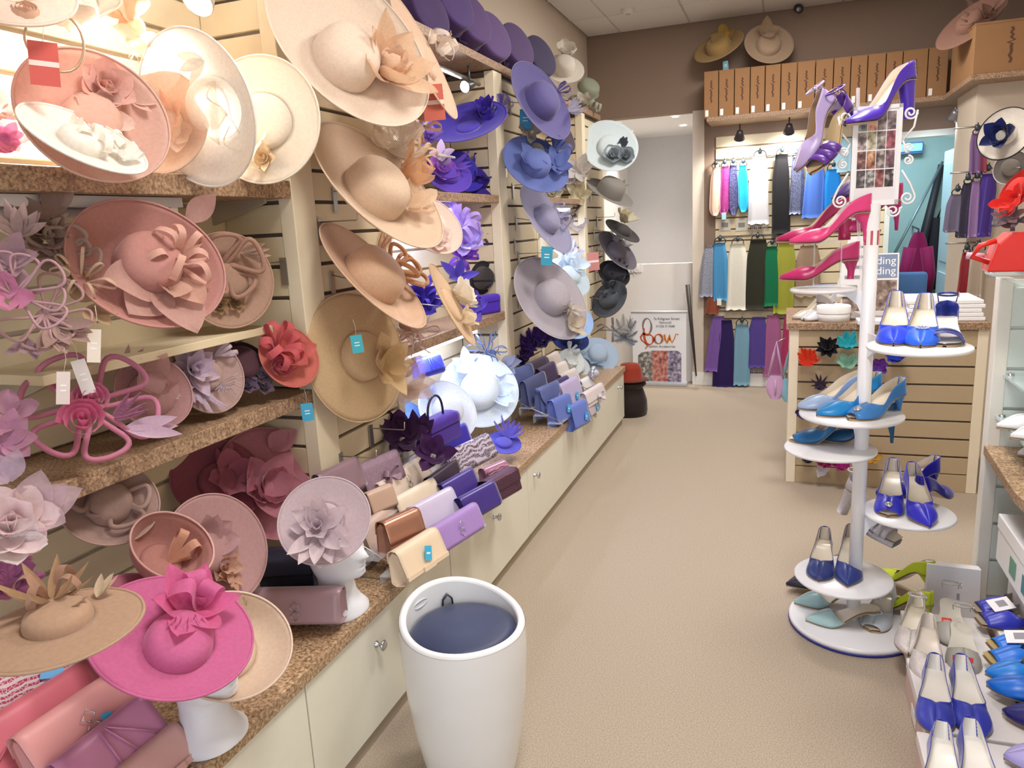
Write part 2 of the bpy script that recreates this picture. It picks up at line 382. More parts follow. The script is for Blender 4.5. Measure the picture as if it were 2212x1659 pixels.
def trim(root, kind, c, size, mat, n=6, a0=0, spread=360, el=35, wd=.22, mat2=None, joined=False, fat=.5, name=None, tip=1.0, cup=.3, both=True):
    """add a trimming at c (in the hat's own frame); size in metres"""
    c = V(c); out = []
    def put(nm, fn, m=mat, par=root):
        mb = MB(); fn(mb); out.append(mb.out(nm, m, par)); return out[-1]
    jm = MB()
    def item(nm, fn, m=mat):
        if joined: fn(jm)
        else: put(name or nm, fn, m)
    for i in range(n):
        a = a0+spread*(i+.5*(spread < 360))/n+random.uniform(-9, 9); e = el+random.uniform(-10, 10); s = size*random.uniform(.82, 1.1)
        if kind == 'loops': item('ribbon_loop', lambda mb: loop_mb(mb, c, adir(a, e), Z3, s, size*wd*.72, fat))
        elif kind == 'ovals': item('ribbon_loop', lambda mb: oval_mb(mb, c, adir(a, e), Z3.cross(adir(a, 0)), s, size*wd*.42, fat))
        elif kind == 'leaves': item('leaf', lambda mb: petal_mb(mb, c, adir(a, e), Z3, s, size*wd, cup, 1.0))
        elif kind == 'organza': item('organza_leaf', lambda mb: petal_mb(mb, c, adir(a, e), Z3, s, size*wd, cup, 1.0, nu=9, nv=6, wave=.02))
        elif kind == 'feathers': item('feather', lambda mb: feather_mb(mb, c, adir(a, e), Z3, s, size*wd))
        elif kind == 'curls': item('quill_curl', lambda mb: curl_mb(mb, c, adir(a, e), Z3, s, size*.012))
        elif kind == 'ruffle': item('ruffle', lambda mb: petal_mb(mb, c+adir(a, 0)*size*.1, adir(a, e), Z3, s, size*wd, cup, .4, nu=6, nv=6, wave=.06))
    if kind == 'flower':
        for lay, (e, k, sc) in enumerate(((el-15, n, 1), (el+15, max(3, n-1), .8), (el+40, max(3, n-2), .55))):
            for i in range(k):
                a = a0+360*(i+.5*lay)/k+random.uniform(-6, 6)
                item('petal', lambda mb: petal_mb(mb, c+Z3*size*.03*lay, adir(a, e), Z3, size*sc*random.uniform(.88, 1.06), size*wd*sc*1.3, cup, tip))
        mb = MB(); mb.lathe([(.001, .14*size), (.06*size, .13*size), (.09*size, .06*size), (.05*size, 0)], 10, c); out.append(mb.out('flower_centre', mat2 or mat, root))
    if kind == 'rose':
        rose_mb(jm, c, Z3, size, 3.4); joined = True
    if kind == 'bow':
        for a in (a0, a0+180):
            put('bow_loop', lambda mb: loop_mb(mb, c, adir(a, el), Z3, size, size*wd*2.2, fat, 16))
            put('bow_tail', lambda mb: petal_mb(mb, c, adir(a+38, 4), Z3, size*1.05, size*wd*1.5, .1, 1.0, base=.5))
        mb = MB(); mb.lathe([(.001, .10*size), (.09*size, .08*size), (.12*size, .03*size), (.08*size, 0)], 10, c); out.append(mb.out('bow_knot', mat, root))
    if joined and jm.v: out.append(jm.out(name or {'rose': 'rose', 'loops': 'ribbon_loops', 'ovals': 'ribbon_loops', 'feathers': 'feather_spray', 'leaves': 'leaf_spray', 'curls': 'quill_curls', 'ruffle': 'ruffle', 'flower': 'flower', 'organza': 'organza_leaves'}[kind], mat, root))
    return out
def swing_tag(root, p, h, col, world=True, w=None, tilt=0, lines=True, string=.05):
    """a hanging card tag on a thread; p = top of the thread in the world"""
    inv = root.matrix_world.inverted()
    tagm = paint(col, .5); w = w or h*(.36 if col.startswith('#e') else .62); p = V(p)
    b = MB(); fwd = unit(EYE-p); fwd.z = 0; fwd = unit(fwd); r = V((0, 0, 1)).cross(fwd)
    dn = (V((0, 0, -1))*math.cos(tilt)+r*math.sin(tilt)); r2 = dn.cross(fwd)
    q = p+dn*string
    poly = [q-r2*w/2+dn*h*.0, q+r2*w/2, q+r2*w/2+dn*h, q-r2*w/2+dn*h]
    b.T = inv; b.prism(poly, fwd*.0012); o = b.out('price_tag', tagm, root, False)
    if string > .004:
        s = MB(); s.T = inv; s.tube([p, p+dn*string*.5+r*.004, q+dn*.006], .0007, 4); s.out('thread', paint('#ddd8cf'), o).matrix_parent_inverse = M()
    if lines and col.startswith('#c'):
        s = MB(); s.T = inv; s.prism([q-r2*w*.5+dn*h*k_+fwd*.0013+r2*w*j_ for k_, j_ in ((.44, 0), (.44, 1), (.56, 1), (.56, 0))], fwd*.0003); s.out('print_band', paint('#f0d8d0', .5), o, False)
    elif lines:
        s = MB(); s.T = inv
        for k in (.40, .56): s.prism([q-r2*w*.22+dn*h*k+fwd*.0013, q+r2*w*.22+dn*h*k+fwd*.0013, q+r2*w*.22+dn*h*(k+.045)+fwd*.0013, q-r2*w*.22+dn*h*(k+.045)+fwd*.0013], fwd*.0003)
        s.out('print_line', paint('#ffffff' if col != '#ffffff' else '#888888'), o, False)
    return o

def hat_frame(cx, cy, q, phi, plane, face=1):
    """where a disc stands whose outline is an ellipse of ratio q; phi = where its axis leans in the frame (deg, 0 right, 90 down)"""
    P = at(cx, cy, *plane); v = unit(P-EYE); m = RIGHT*math.cos(math.radians(phi))-UP*math.sin(math.radians(phi)); m = unit(m-v*m.dot(v))
    th = math.acos(min(1, q)); n = (-v)*math.cos(th)*face + m*math.sin(th)
    y = unit(m-n*m.dot(n)); x = y.cross(n)
    if face < 0: pass
    R = M((x, y, n)).transposed()
    return P, R, dep(P)/F
HUNG = []
def hat(name, label, cx, cy, a, q, phi, plane, col, face=1, cr=(.46, .36, 1.15), dish=.05, wave=0, wn=2, ov=1.0, trims=(), sheer=0, group=None, cat='hat', band=None, edge=None, tags=(), glow=.25, under=None, curl=0, cpos=(0, 0), amt=.1, rim=.0028, flat=False):
    """brim + crown + band + edge, trimmed. a = half the long axis in frame units"""
    P, R3, s = hat_frame(cx, cy, q, phi, plane, face); R = a*s
    root = thing(name, label, cat, P, R3, group)
    root.matrix_world = M.Translation(P) @ R3.to_4x4()
    m = fabric(col, sheer, glow=glow, amt=amt); rc, hc, el = cr; rc *= R; hc *= R
    ph = random.random()*6
    def brim(u, v):
        th = 2*PI*u; t = v; r0 = rc*.97; rx = r0+(R-r0)*t; ry = r0*el+(R*ov-r0*el)*t
        z = dish*R*t*t*2 + curl*R*max(0, t-.75)*1.6 + wave*R*t*t*math.cos(wn*th+ph)
        return (cpos[0]*R*(1-t)+rx*math.cos(th), cpos[1]*R*(1-t)+ry*math.sin(th), z)
    nb = 72 if a > 60 else 36
    b = MB(); b.grid(lambda u, v: brim(u, v), nb, 8, cu=True); b.out('brim', m, root, thick=.0012)
    e = MB(); e.tube([brim(i/nb, 1) for i in range(nb)], rim if a > 60 else .002, 5, closed=True)
    e.out('edge_binding', fabric(edge, 0, glow=glow) if edge else fabric(col, 0, glow=glow*.6), root)
    if rc > 0:
        c = MB(); prof = [(1, 0), (1, .4), (1, .8), (.985, .93), (.95, .98), (.88, 1), (.4, 1.0), (.001, 1.0)] if flat else [(1, 0), (.99, .25), (.95, .55), (.86, .78), (.68, .92), (.4, .985), (.12, 1.0), (.001, 1.0)]
        c.grid(lambda u, v: (lambda p: (cpos[0]*R+rc*p[0]*math.cos(2*PI*u), cpos[1]*R+rc*el*p[0]*math.sin(2*PI*u), hc*p[1]))(prof[int(round(v*7))]), 30, 7, cu=True)
        c.out('crown', m, root)
        if band:
            c = MB(); c.grid(lambda u, v: (cpos[0]*R+rc*(1.015)*math.cos(2*PI*u), cpos[1]*R+rc*el*1.015*math.sin(2*PI*u), hc*(.02+.22*v)), 30, 2, cu=True); c.out('hat_band', fabric(band), root)
    if face < 0:
        b = MB(); b.grid(lambda u, v: (rc*(1-.06*v)*math.cos(2*PI*u), rc*el*(1-.06*v)*math.sin(2*PI*u), -.001+.02*v), 24, 1, cu=True); b.out('sweatband', fabric(band or col), root)
    HUNG.append((P, R3.col[2].copy(), label))
    hat_trims(root, trims, P, R3, R, s, col)
    for t in tags: swing_tag(root, at(t[0], t[1], 'y', P.y-.02) if len(t) < 5 else at(t[0], t[1], *t[4]), t[2]*s, t[3], tilt=random.uniform(-.1, .1))
    return root
def hat_trims(root, trims, P, R3, R, s, col):
    n = R3.col[2]
    for t in trims:
        kind, tx, ty, sz = t[:4]; kw = dict(t[4]) if len(t) > 4 else {}
        zo = kw.pop('z', .04)*R; tc = kw.pop('col', col); tsh = kw.pop('sheer', .22 if kind == 'organza' else 0); c2 = kw.pop('col2', None)
        if callable(tc) is False: pass
        d = ray(tx, ty); den = d.dot(n); pl = P+n*zo
        k = (pl-EYE).dot(n)/den if abs(den) > .12 else None
        W = EYE+d*k if k and 0 < k else EYE+d*dep(P)
        if (W-P).length > 1.6*R: W = EYE+d*dep(P)-unit(d)*.02
        lc = R3.transposed() @ (W-P)
        mt = kw.pop('m', None) or fabric(tc, tsh, glow=.3)
        trim(root, kind, lc, sz*s*(1.0 if kind == 'rose' else 1.15), mt, mat2=fabric(c2) if c2 else None, **kw)
def fasc(name, label, cx, cy, plane, items, col='#c9a7a0', lean=(0, -1), group=None, tags=(), facing=None, base=True, cat='fascinator'):
    """a headpiece without a brim: a small pad with loops, leaves and feathers"""
    P = at(cx, cy, *plane); s = dep(P)/F; n = unit(EYE-P)*.85+unit(RIGHT*lean[0]-UP*lean[1])*.4; n.normalize()
    y = unit(UP-n*UP.dot(n)); x = y.cross(n); R3 = M((x, y, n)).transposed()
    root = thing(name, label, cat, P, R3, group); root.matrix_world = M.Translation(P) @ R3.to_4x4()
    if base:
        b = MB(); b.lathe([(.001, .006), (.018, .005), (.028, .001), (.03, -.003), (.001, -.005)], 18); b.out('base_pad', fabric(col), root)
    hat_trims(root, items, P, R3, .06, s, col)
    for t in tags: swing_tag(root, at(t[0], t[1], 'y', P.y-.03), t[2]*s, t[3], tilt=random.uniform(-.2, .35))
    return root

# ================================================================ shelves, brackets and lamps of the left wall
def shelf(label, y0, y1, z0, z1, x0=XW, x1=XP, mat=GRANITE_DULL, cat='shelf', group=None):
    t = thing('wall_shelf', label, cat, ((x0+x1)/2, (y0+y1)/2, z0), group=group)
    o = bx('board', (x0, y0, z0), (x1, y1, z1), mat, t, .002); o.location -= t.location
    for y in (y0+.06, y1-.06):
        mb = MB(); mb.prism([(x0, y-.006, z0-.07), (x0+.02, y-.006, z0-.07), (x1-.06, y-.006, z0-.012), (x1-.06, y-.006, z0), (x0, y-.006, z0)], (0, .012, 0))
        o = mb.out('bracket', paint('#b8b0a4', .4, .5, 0), t, False); o.location = -t.location
    return t
shelf('upper granite-edged shelf carrying the pale pink and ivory hats', -.7, 2.03, 1.667, 1.719)
shelf('lower granite-edged shelf carrying the pink loops and the coral hat', -.7, 2.045, 1.01, 1.057)
shelf('thin cream shelf under the large dusty pink hat', 1.13, 1.91, 1.262, 1.285, x1=-1.49, mat=CREAM)
shelf('granite-edged shelf under the purple hats in the second bay', 2.63, 3.85, 1.672, 1.712)
shelf('lower granite-edged shelf with the purple handbag in the second bay', 2.63, 3.85, 1.045, 1.09)
shelf('granite-edged shelf in the third bay behind the lavender hats', 4.53, 5.66, 1.68, 1.715)
shelf('long top shelf with the row of purple hats', 2.1, 6.25, 2.345, 2.385, x1=XP+.01)
def strip_light(label, x, y0, y1, z, on=True, power=8):
    t = thing('strip_light', label, 'strip light', (x, (y0+y1)/2, z), group=None)
    bx('housing', (x-.025, y0, z), (x+.025, y1, z+.025), paint('#cfcdd2', .4, .3), t).location -= t.location
    mb = MB(); mb.tube([(x, y0+.03, z-.012), (x, y1-.03, z-.012)], .011, 10); o = mb.out('tube', paint('#dfe6ff' if on else '#b9b4bb', .4, emit=9 if on else 0), t); o.location = -t.location
    for y in (y0+.02, y1-.02):
        o = bx('tube_holder', (x-.014, y-.012, z-.026), (x+.014, y+.012, z), WHITE, t); o.location -= t.location
    if on: area('strip_glow', (x, (y0+y1)/2, z-.03), y1-y0, power, COOL, sy=.03).rotation_euler = (0, 0, PI/2)
    return t
strip_light('unlit slim strip light under the upper granite shelf', -1.53, -.5, 1.62, 1.64, on=False)
strip_light('lit bluish tube under the shelf of purple hats', -1.55, 2.75, 3.5, 1.645, power=4)
strip_light('lit bluish tube under the lower shelf above the white hats', -1.56, 2.75, 3.7, 1.018, power=2.2)
strip_light('lit bluish tube under the third bay shelf behind the lavender hat', -1.52, 4.6, 5.5, 1.652, power=3)
def spotlight(label, p, to, power, col=WARM, ang=75, body='#5a5856', r=.028, glow=30, stem=.09, group='spotlights'):
    p = V(p); d = unit(V(to)-p); q = d.to_track_quat('Z', 'Y').to_matrix()
    t = thing('spotlight', label, 'spotlight', p, group=group); t.matrix_world = M.Translation(p) @ q.to_4x4()
    mb = MB(); mb.lathe([(.001, -.075), (r*.6, -.072), (r*.72, -.05), (r*.95, -.02), (r*1.1, 0), (r*1.02, 0), (r*.9, -.008)], 18); mb.out('lamp_head', paint(body, .35, .6, 0), t)
    mb = MB(); mb.lathe([(r*.95, -.004), (r*.6, .001), (.001, .002)], 18); mb.out('lens', paint('#fff6e8' if col == WARM else '#f4f7ff', .3, emit=glow), t)
    up = q.transposed() @ V((0, 0, 1)); b = V((0, 0, -.045))
    mb = MB(); mb.tube([b, b+up*stem], .006, 8); mb.out('stem', paint(body, .35, .6, 0), t)
    spot('spot_beam', p+d*.012, p+d, power, col, ang, r)
    return t
spotlight('round halogen lamp glaring above the ivory hats, at the top edge', at(426, 4, 'x', -1.5), (-1.5, 1.32, 1.75), 110, (1, .94, .89), 84, '#d8d4cc', .04, 60, group=None)
spotlight('dark track spotlight between the tan edge-on hat and the violet saucer hat', at(1003, 188, 'x', -1.5), (-1.68, 2.9, 2.0), 25, (.9, .9, 1), 90, group=None)
spotlight('white glaring lamp behind the ice blue hat', at(1243, 300, 'x', -1.6), (-1.3, 5.2, 1.6), 150, (.92, .96, 1), 140, glow=120, group=None)
mb = MB(); mb.tube([(XP-.06, 2.7, 2.27), (XP-.06, 3.8, 2.27)], .012, 8)
tag(mb.out('lighting_track', paint('#77736f', .4, .5, 0)), 'grey lighting track under the long top shelf', 'track')

def hook_arm(label, px, py, L=.14, rise=.0, face='x', group='wire hat arms on the slatted panels', drop=.075):
    """a slat plate with a bent wire arm"""
    P = at(px, py, 'x', XP+.002) if face == 'x' else at(px, py, 'y', face)
    n = V((1, 0, 0)) if face == 'x' else V((0, -1, 0)); sd = V((0, 1, 0)) if face == 'x' else V((1, 0, 0))
    t = thing('hat_hook', label, 'hook', P, group=group)
    mb = MB(); mb.prism([sd*-.013+V((0, 0, -drop)), sd*.013+V((0, 0, -drop)), sd*.013+V((0, 0, .012)), sd*-.013+V((0, 0, .012))], n*.003); mb.out('back_plate', WIRE, t, False)
    mb = MB(); mb.tube([n*.003, n*L, n*(L+.004)+V((0, 0, .004)), n*(L+.006)+V((0, 0, .03))], .0022, 6); mb.out('wire_arm', WIRE, t)
    return t
for q, lb in (((735, 985), 'wire hat arm on the first pilaster above the mauve clutch'), ((800, 925), 'wire hat arm just under the honey-beige hat'), ((690, 480), 'wire hat arm beside the post behind the second peach hat'),
              ((612, 565), 'dark slat hook in the bay end right of the beige net hat'), ((1108, 400), 'wire hat arm left of the periwinkle blue hat'), ((1112, 520), 'wire hat arm left of the lavender net hat'), ((1120, 548), 'short wire arm above the large silver grey hat'), ((1290, 470), 'wire hat arm behind the black-edged hat'), ((1125, 640), 'wire hat arm left of the large silver grey hat')):
    hook_arm(lb, *q, **(dict(face=2.02) if q[0] == 612 else {}))

# ================================================================ hats of the first bay and its pilaster
BX = ('x', -1.54); PX = ('x', -1.30)
D = dict
hat('brimmed_hat', 'largest peach straw hat with wide upturned brim and organza bow, topmost on the first pilaster', 737, 122, 198, .60, -50, PX, '#e2cfbd', cr=(.36, .34, 1.1), dish=.10, curl=.12, cpos=(.05, -.06),
    trims=[('organza', 826, 165, 128, D(n=7, a0=-60, el=30, wd=.5, cup=.3, col='#e6c4a4', sheer=.12)), ('ruffle', 826, 160, 74, D(n=5, el=55, wd=.7, cup=.4, col='#ecd0b6', sheer=.1)), ('leaves', 835, 178, 62, D(n=4, a0=200, spread=120, el=50, wd=.3, col='#dba67e'))])
hat('brimmed_hat', 'peach wide-brimmed hat tilted under the topmost one, fabric bow on the crown', 805, 420, 172, .42, -48, PX, '#dcc2a8', cr=(.42, .40, 1.1), dish=.08, curl=.05,
    trims=[('organza', 868, 400, 92, D(n=5, a0=-40, el=50, wd=.6, cup=.35, col='#dcae86')), ('ruffle', 880, 445, 70, D(n=5, a0=200, el=35, wd=.6, cup=.4, col='#e8cdb0', sheer=.1))])
hat('brimmed_hat', 'apricot hat seen nearly edge-on with thin loops, third down the first pilaster', 800, 605, 150, .30, -45, ('x', -1.3), '#d8b496', cr=(.46, .42, 1.1), dish=.05,
    trims=[('ovals', 838, 588, 76, D(n=6, a0=-70, spread=200, el=35, wd=.14, fat=.7, col='#d9a67c')), ('feathers', 815, 550, 80, D(n=3, a0=80, spread=70, el=40, wd=.25, joined=True, col='#d2a07c'))])
hat('brimmed_hat', 'round honey-beige sinamay hat facing out above the clutch bags, blue tag on it', 782, 770, 141, .73, -10, ('x', -1.36), '#d8bb92', cr=(.38, .18, 1.1), dish=-.05, ov=1.0,
    trims=[('organza', 826, 788, 66, D(n=3, a0=60, spread=140, el=30, wd=.7, cup=.3, col='#d6b684', sheer=.1)), ('organza', 828, 785, 82, D(n=4, a0=190, spread=190, el=18, wd=.62, cup=.25, col='#dcbd8e', sheer=.1))],
    tags=[(762, 690, 36, '#38aebf', ('x', -1.27))])
hat('brimmed_hat', 'blush pink hat with a pale flower, half behind the second peach hat', 932, 490, 72, .68, -50, ('x', -1.33), '#ead2c6', cr=(.42, .3, 1.1), dish=.05,
    trims=[('flower', 938, 515, 40, D(n=6, el=20, wd=.6, tip=.3, col='#eed8cf', col2='#a85a4c'))])
hat('saucer_hat', 'tan saucer hat seen edge-on with cream bow and leaves, lower right of the first pilaster', 972, 660, 98, .16, -28, ('x', -1.22), '#dcbc96', cr=(.4, .1, 1), dish=.03,
    trims=[('ruffle', 982, 640, 50, D(n=5, a0=0, el=40, wd=.9, cup=.35, col='#eae0cc')), ('leaves', 992, 655, 48, D(n=5, a0=-60, spread=200, el=40, wd=.3, col='#f0e8d8')), ('ruffle', 1000, 695, 34, D(n=4, el=35, wd=.9, col='#e8d8bc'))])
hat('saucer_hat', 'peach saucer hat seen edge-on with glassy loops, beside the red tag', 914, 128, 138, .15, -30, ('x', -1.27), '#e6c6aa', cr=(.35, .1, 1), dish=.02,
    trims=[('loops', 942, 110, 46, D(n=5, a0=0, el=50, wd=.5, fat=.9, col='#eadccf', sheer=.25)), ('leaves', 925, 92, 34, D(n=4, a0=90, spread=200, el=30, wd=.4, col='#f0e2d2')), ('curls', 945, 100, 60, D(n=3, a0=0, el=40))],
    tags=[(928, 150, 72, '#c4604c', ('x', -1.2))])
fasc('feather_headpiece', 'cream ostrich feather spray between the two largest peach hats', 858, 330, ('x', -1.33), [('feathers', 858, 335, 85, D(n=12, el=25, wd=.34, joined=True, col='#ecdcc8')), ('loops', 905, 345, 45, D(n=4, a0=-60, spread=180, el=40, wd=.14, fat=.8, col='#d9b48c')), ('ruffle', 855, 300, 60, D(n=5, el=20, wd=.8, col='#ead9c4', sheer=.25))], '#dcc4a8')
fasc('feather_headpiece', 'pale mauve trailing leaf spray hanging under the large topmost peach hat', 912, 245, ('x', -1.34), [('leaves', 910, 235, 62, D(n=7, a0=200, spread=200, el=20, wd=.36, col='#d3b3b8', sheer=.2)), ('loops', 905, 280, 40, D(n=5, el=30, wd=.22, fat=.8, col='#cfa48c')), ('curls', 915, 330, 60, D(n=4, el=25, col='#d8b090'))], '#caa7a0')
fasc('feather_headpiece', 'white flower headpiece low on the right of the honey-beige hat', 878, 700, ('x', -1.38), [('leaves', 880, 715, 46, D(n=6, a0=180, spread=240, el=15, wd=.3, col='#cfa890', sheer=.25)), ('loops', 900, 715, 44, D(n=5, el=25, wd=.1, fat=.7, col='#c9a79a')), ('feathers', 895, 735, 60, D(n=7, el=10, wd=.1, joined=True, col='#d8c6ba'))], '#b89486')
fasc('organza_headpiece', 'translucent blush organza leaves beside the honey-beige hat', 885, 845, ('x', -1.34), [('organza', 880, 840, 62, D(n=5, a0=230, spread=200, el=15, wd=.6, col='#e2c6b6', sheer=.4)), ('ruffle', 880, 790, 40, D(n=4, el=30, wd=.7, col='#e2bfa0', sheer=.3))], '#d6b6a0')

# on the upper shelf
U = ('x', -1.58)
hat('brimmed_hat', 'dusty pink dished hat with pink rose at the left of the upper shelf', 196, 268, 150, .84, -60, ('x', -1.43), '#e0b8a8', cr=(.40, .3, 1.1), dish=.14,
    trims=[('flower', 225, 198, 62, D(n=6, el=30, wd=.7, tip=.4, col='#e8bcb0', col2='#b46a60')), ('ruffle', 215, 255, 60, D(n=4, el=20, wd=.8, col='#ecd2c6', sheer=.1)), ('leaves', 280, 215, 60, D(n=4, a0=-40, spread=120, el=20, wd=.3, col='#e8c4b6'))])
hat('saucer_hat', 'small white saucer hat with satin loops lying low in front of the dusty pink one', 178, 312, 128, .36, -68, ('x', -1.34), '#f6eee4', cr=(.4, .22, 1), dish=.06,
    trims=[('loops', 205, 315, 50, D(n=4, a0=20, el=35, wd=.4, fat=.8, col='#f8f0e6')), ('ruffle', 270, 345, 40, D(n=4, el=30, wd=.8, col='#f6efe8')), ('leaves', 160, 290, 40, D(n=2, a0=60, spread=90, el=40, wd=.5, col='#f4e6d8'))])
hat('brimmed_hat', 'peach dished hat with leaf trim between the dusty pink and the tall ivory hats', 348, 268, 112, .86, -150, ('x', -1.50), '#f0d6c2', cr=(.42, .2, 1.1), dish=.10,
    trims=[('leaves', 372, 262, 62, D(n=6, a0=-20, el=30, wd=.34, col='#f0c8b4')), ('organza', 390, 290, 50, D(n=3, a0=200, spread=120, el=20, wd=.7, col='#f2dccc'))])
hat('brimmed_hat', 'tall ivory bowl-shaped hat standing on edge under the halogen lamp', 466, 232, 158, .70, 172, ('x', -1.35), '#f2ece4', cr=(.40, .2, 1.15), dish=.16, curl=.1,
    trims=[('leaves', 440, 130, 55, D(n=3, a0=40, spread=140, el=30, wd=.4, col='#fbf4e8')), ('organza', 450, 240, 84, D(n=3, a0=180, spread=150, el=10, wd=.5, col='#f6ecdc')), ('loops', 500, 250, 62, D(n=2, el=20, wd=.1, fat=1, col='#f8f0e0'))])
hat('brimmed_hat', 'champagne sinamay hat with raised rings and a fabric rosette, right end of the upper shelf', 572, 262, 132, .88, -160, ('x', -1.38), '#e2d8c8', cr=(.44, .16, 1.1), dish=.06,
    trims=[('loops', 585, 260, 96, D(n=3, a0=60, spread=160, el=4, wd=.1, fat=1.1, col='#f2e8d0')), ('rose', 572, 340, 26, D(col='#e2cca8')), ('leaves', 575, 345, 48, D(n=5, el=25, wd=.4, col='#e4cfae'))])
hat('brimmed_hat', 'blush hat brim hanging in the top left corner over the red tag', 30, -25, 118, .5, 80, ('x', -1.4), '#edd6c6', face=-1, cr=(.4, .3, 1.1), dish=.05, trims=[('rose', 55, 12, 30, D(col='#dcb49a', z=-.05))], tags=[(86, 30, 92, '#cc5a50', ('x', -1.36))])
hat('brimmed_hat', 'white silk hat with drooping folds hanging beside the red tag', 172, 5, 82, .62, 75, ('x', -1.44), '#f8f0e6', cr=(.42, .35, 1.1), dish=-.08, wave=.12, wn=3, trims=[('ruffle', 165, 10, 55, D(n=5, el=25, wd=.8, col='#f6ecdf'))])
t = fasc('alice_band', 'thin bronze hairband hanging under the white silk hat', 118, 90, ('x', -1.42), [], base=False, cat='hairband')
mb = MB(); mb.tube([(.052*math.cos(a), .062*math.sin(a), .01*math.sin(a*2)) for a in [PI*.9+i*PI*1.55/20 for i in range(21)]], .0028, 6); mb.out('band', paint('#b9a48c', .3, .3), t)
fasc('loop_headpiece', 'beige satin loop headpiece on a thin hoop beside the halogen lamp', 285, 55, ('x', -1.5), [('loops', 280, 45, 58, D(n=4, a0=40, spread=160, el=40, wd=.55, fat=.9, col='#d8b89c')), ('organza', 300, 78, 50, D(n=4, a0=160, spread=220, el=15, wd=.55, col='#ddc4a8', sheer=.15)), ('curls', 290, 110, 60, D(n=5, a0=240, spread=60, el=5, col='#e8dcc8'))], '#d4b494')
fasc('flower_headpiece', 'bright pink net flower at the left frame edge level with the upper shelf hats', 5, 300, ('x', -1.5), [('organza', 8, 300, 55, D(n=5, a0=250, spread=200, el=20, wd=.6, col='#e48cb0')), ('ruffle', 0, 240, 40, D(n=4, el=30, wd=.7, col='#ecc8bc'))], '#d070a0')

# on the cream shelf
hat('brimmed_hat', 'very large dusty pink hat with satin loops and organza leaves on the cream shelf', 312, 588, 158, .80, -62, ('x', -1.40), '#bd8880', cr=(.44, .36, 1.1), dish=.13, cpos=(.0, .1),
    trims=[('organza', 352, 612, 138, D(n=3, a0=205, spread=120, el=14, wd=.68, col='#caa096', cup=.15, sheer=.15)), ('organza', 372, 600, 110, D(n=2, a0=270, spread=60, el=14, wd=.6, col='#d4aa98', sheer=.12)), ('loops', 378, 570, 78, D(n=7, a0=20, el=45, wd=.24, fat=.7, col='#d8ac9c')), ('leaves', 374, 565, 72, D(n=5, a0=100, el=45, wd=.22, col='#dcb2a2')), ('organza', 405, 480, 80, D(n=1, a0=72, spread=1, el=20, wd=.6, col='#c79c98', sheer=.25))])
hat('brimmed_hat', 'beige net hat with curled loops and bronze berries, right end of the cream shelf', 492, 606, 102, .90, -10, ('x', -1.52), '#c3a08c', cr=(.4, .2, 1.1), dish=.04, sheer=.08,
    trims=[('ovals', 478, 575, 70, D(n=5, a0=30, el=30, wd=.16, fat=1, col='#bd9684', sheer=.12)), ('leaves', 520, 545, 66, D(n=4, a0=30, spread=90, el=40, wd=.2, col='#cdb09c')), ('rose', 480, 610, 18, D(col='#b08c70')), ('rose', 500, 640, 17, D(col='#b8966f')), ('flower', 470, 660, 24, D(n=6, el=30, wd=.5, col='#a98a66', joined=True)), ('flower', 508, 655, 24, D(n=6, el=30, wd=.5, col='#b4936e', joined=True)), ('rose', 445, 640, 15, D(col='#a5815f'))])
fasc('loop_headpiece', 'lilac net headpiece with long loops at the left frame edge', 25, 600, ('x', -1.42), [('ovals', 30, 640, 95, D(n=6, a0=-60, spread=220, el=25, wd=.07, fat=.7, col='#c7a0a8')), ('organza', 15, 570, 70, D(n=5, el=25, wd=.6, col='#b796a4', sheer=.15)), ('ruffle', 15, 650, 50, D(n=4, el=30, wd=.8, col='#d48cae')), ('leaves', 40, 510, 74, D(n=9, a0=10, spread=180, el=25, wd=.28, col='#b9a09c'))], '#a88890')
fasc('loop_headpiece', 'taupe satin leaf and loop headpiece behind the lilac one, two white tags', 110, 560, ('x', -1.5), [('leaves', 90, 500, 78, D(n=13, el=35, wd=.26, col='#c4aa9c')), ('ovals', 130, 560, 70, D(n=6, a0=-30, spread=220, el=30, wd=.14, fat=.7, col='#b69c90')), ('ruffle', 100, 520, 60, D(n=6, el=30, wd=.6, col='#a88e84')), ('organza', 110, 470, 90, D(n=4, a0=40, spread=140, el=10, wd=.4, col='#9e8278', sheer=.2))], '#a08478', tags=[(150, 730, 78, '#e9e4e2'), (205, 660, 70, '#efe4d4')])
fasc('loop_headpiece', 'cream satin loop headpiece with honey centre in front of the very large dusty pink hat', 180, 625, ('x', -1.43), [('loops', 175, 610, 62, D(n=7, a0=-20, el=40, wd=.12, fat=.6, col='#d6bba0')), ('organza', 195, 660, 66, D(n=3, a0=260, spread=80, el=10, wd=.4, col='#d2b48e', sheer=.1)), ('rose', 172, 612, 20, D(col='#b98e58'))], '#c8a880')
fasc('loop_headpiece', 'mauve headpiece of trailing loops hanging low over the pink one', 110, 690, ('x', -1.43), [('ovals', 95, 680, 85, D(n=6, a0=200, spread=260, el=20, wd=.08, fat=.7, col='#c9a2a2')), ('leaves', 120, 700, 86, D(n=8, a0=230, spread=120, el=15, wd=.32, col='#b6988f')), ('feathers', 60, 730, 60, D(n=4, a0=230, spread=80, el=10, wd=.3, joined=True, col='#b99aa4'))], '#a88890', tags=[(138, 750, 70, '#e6d8d2')])

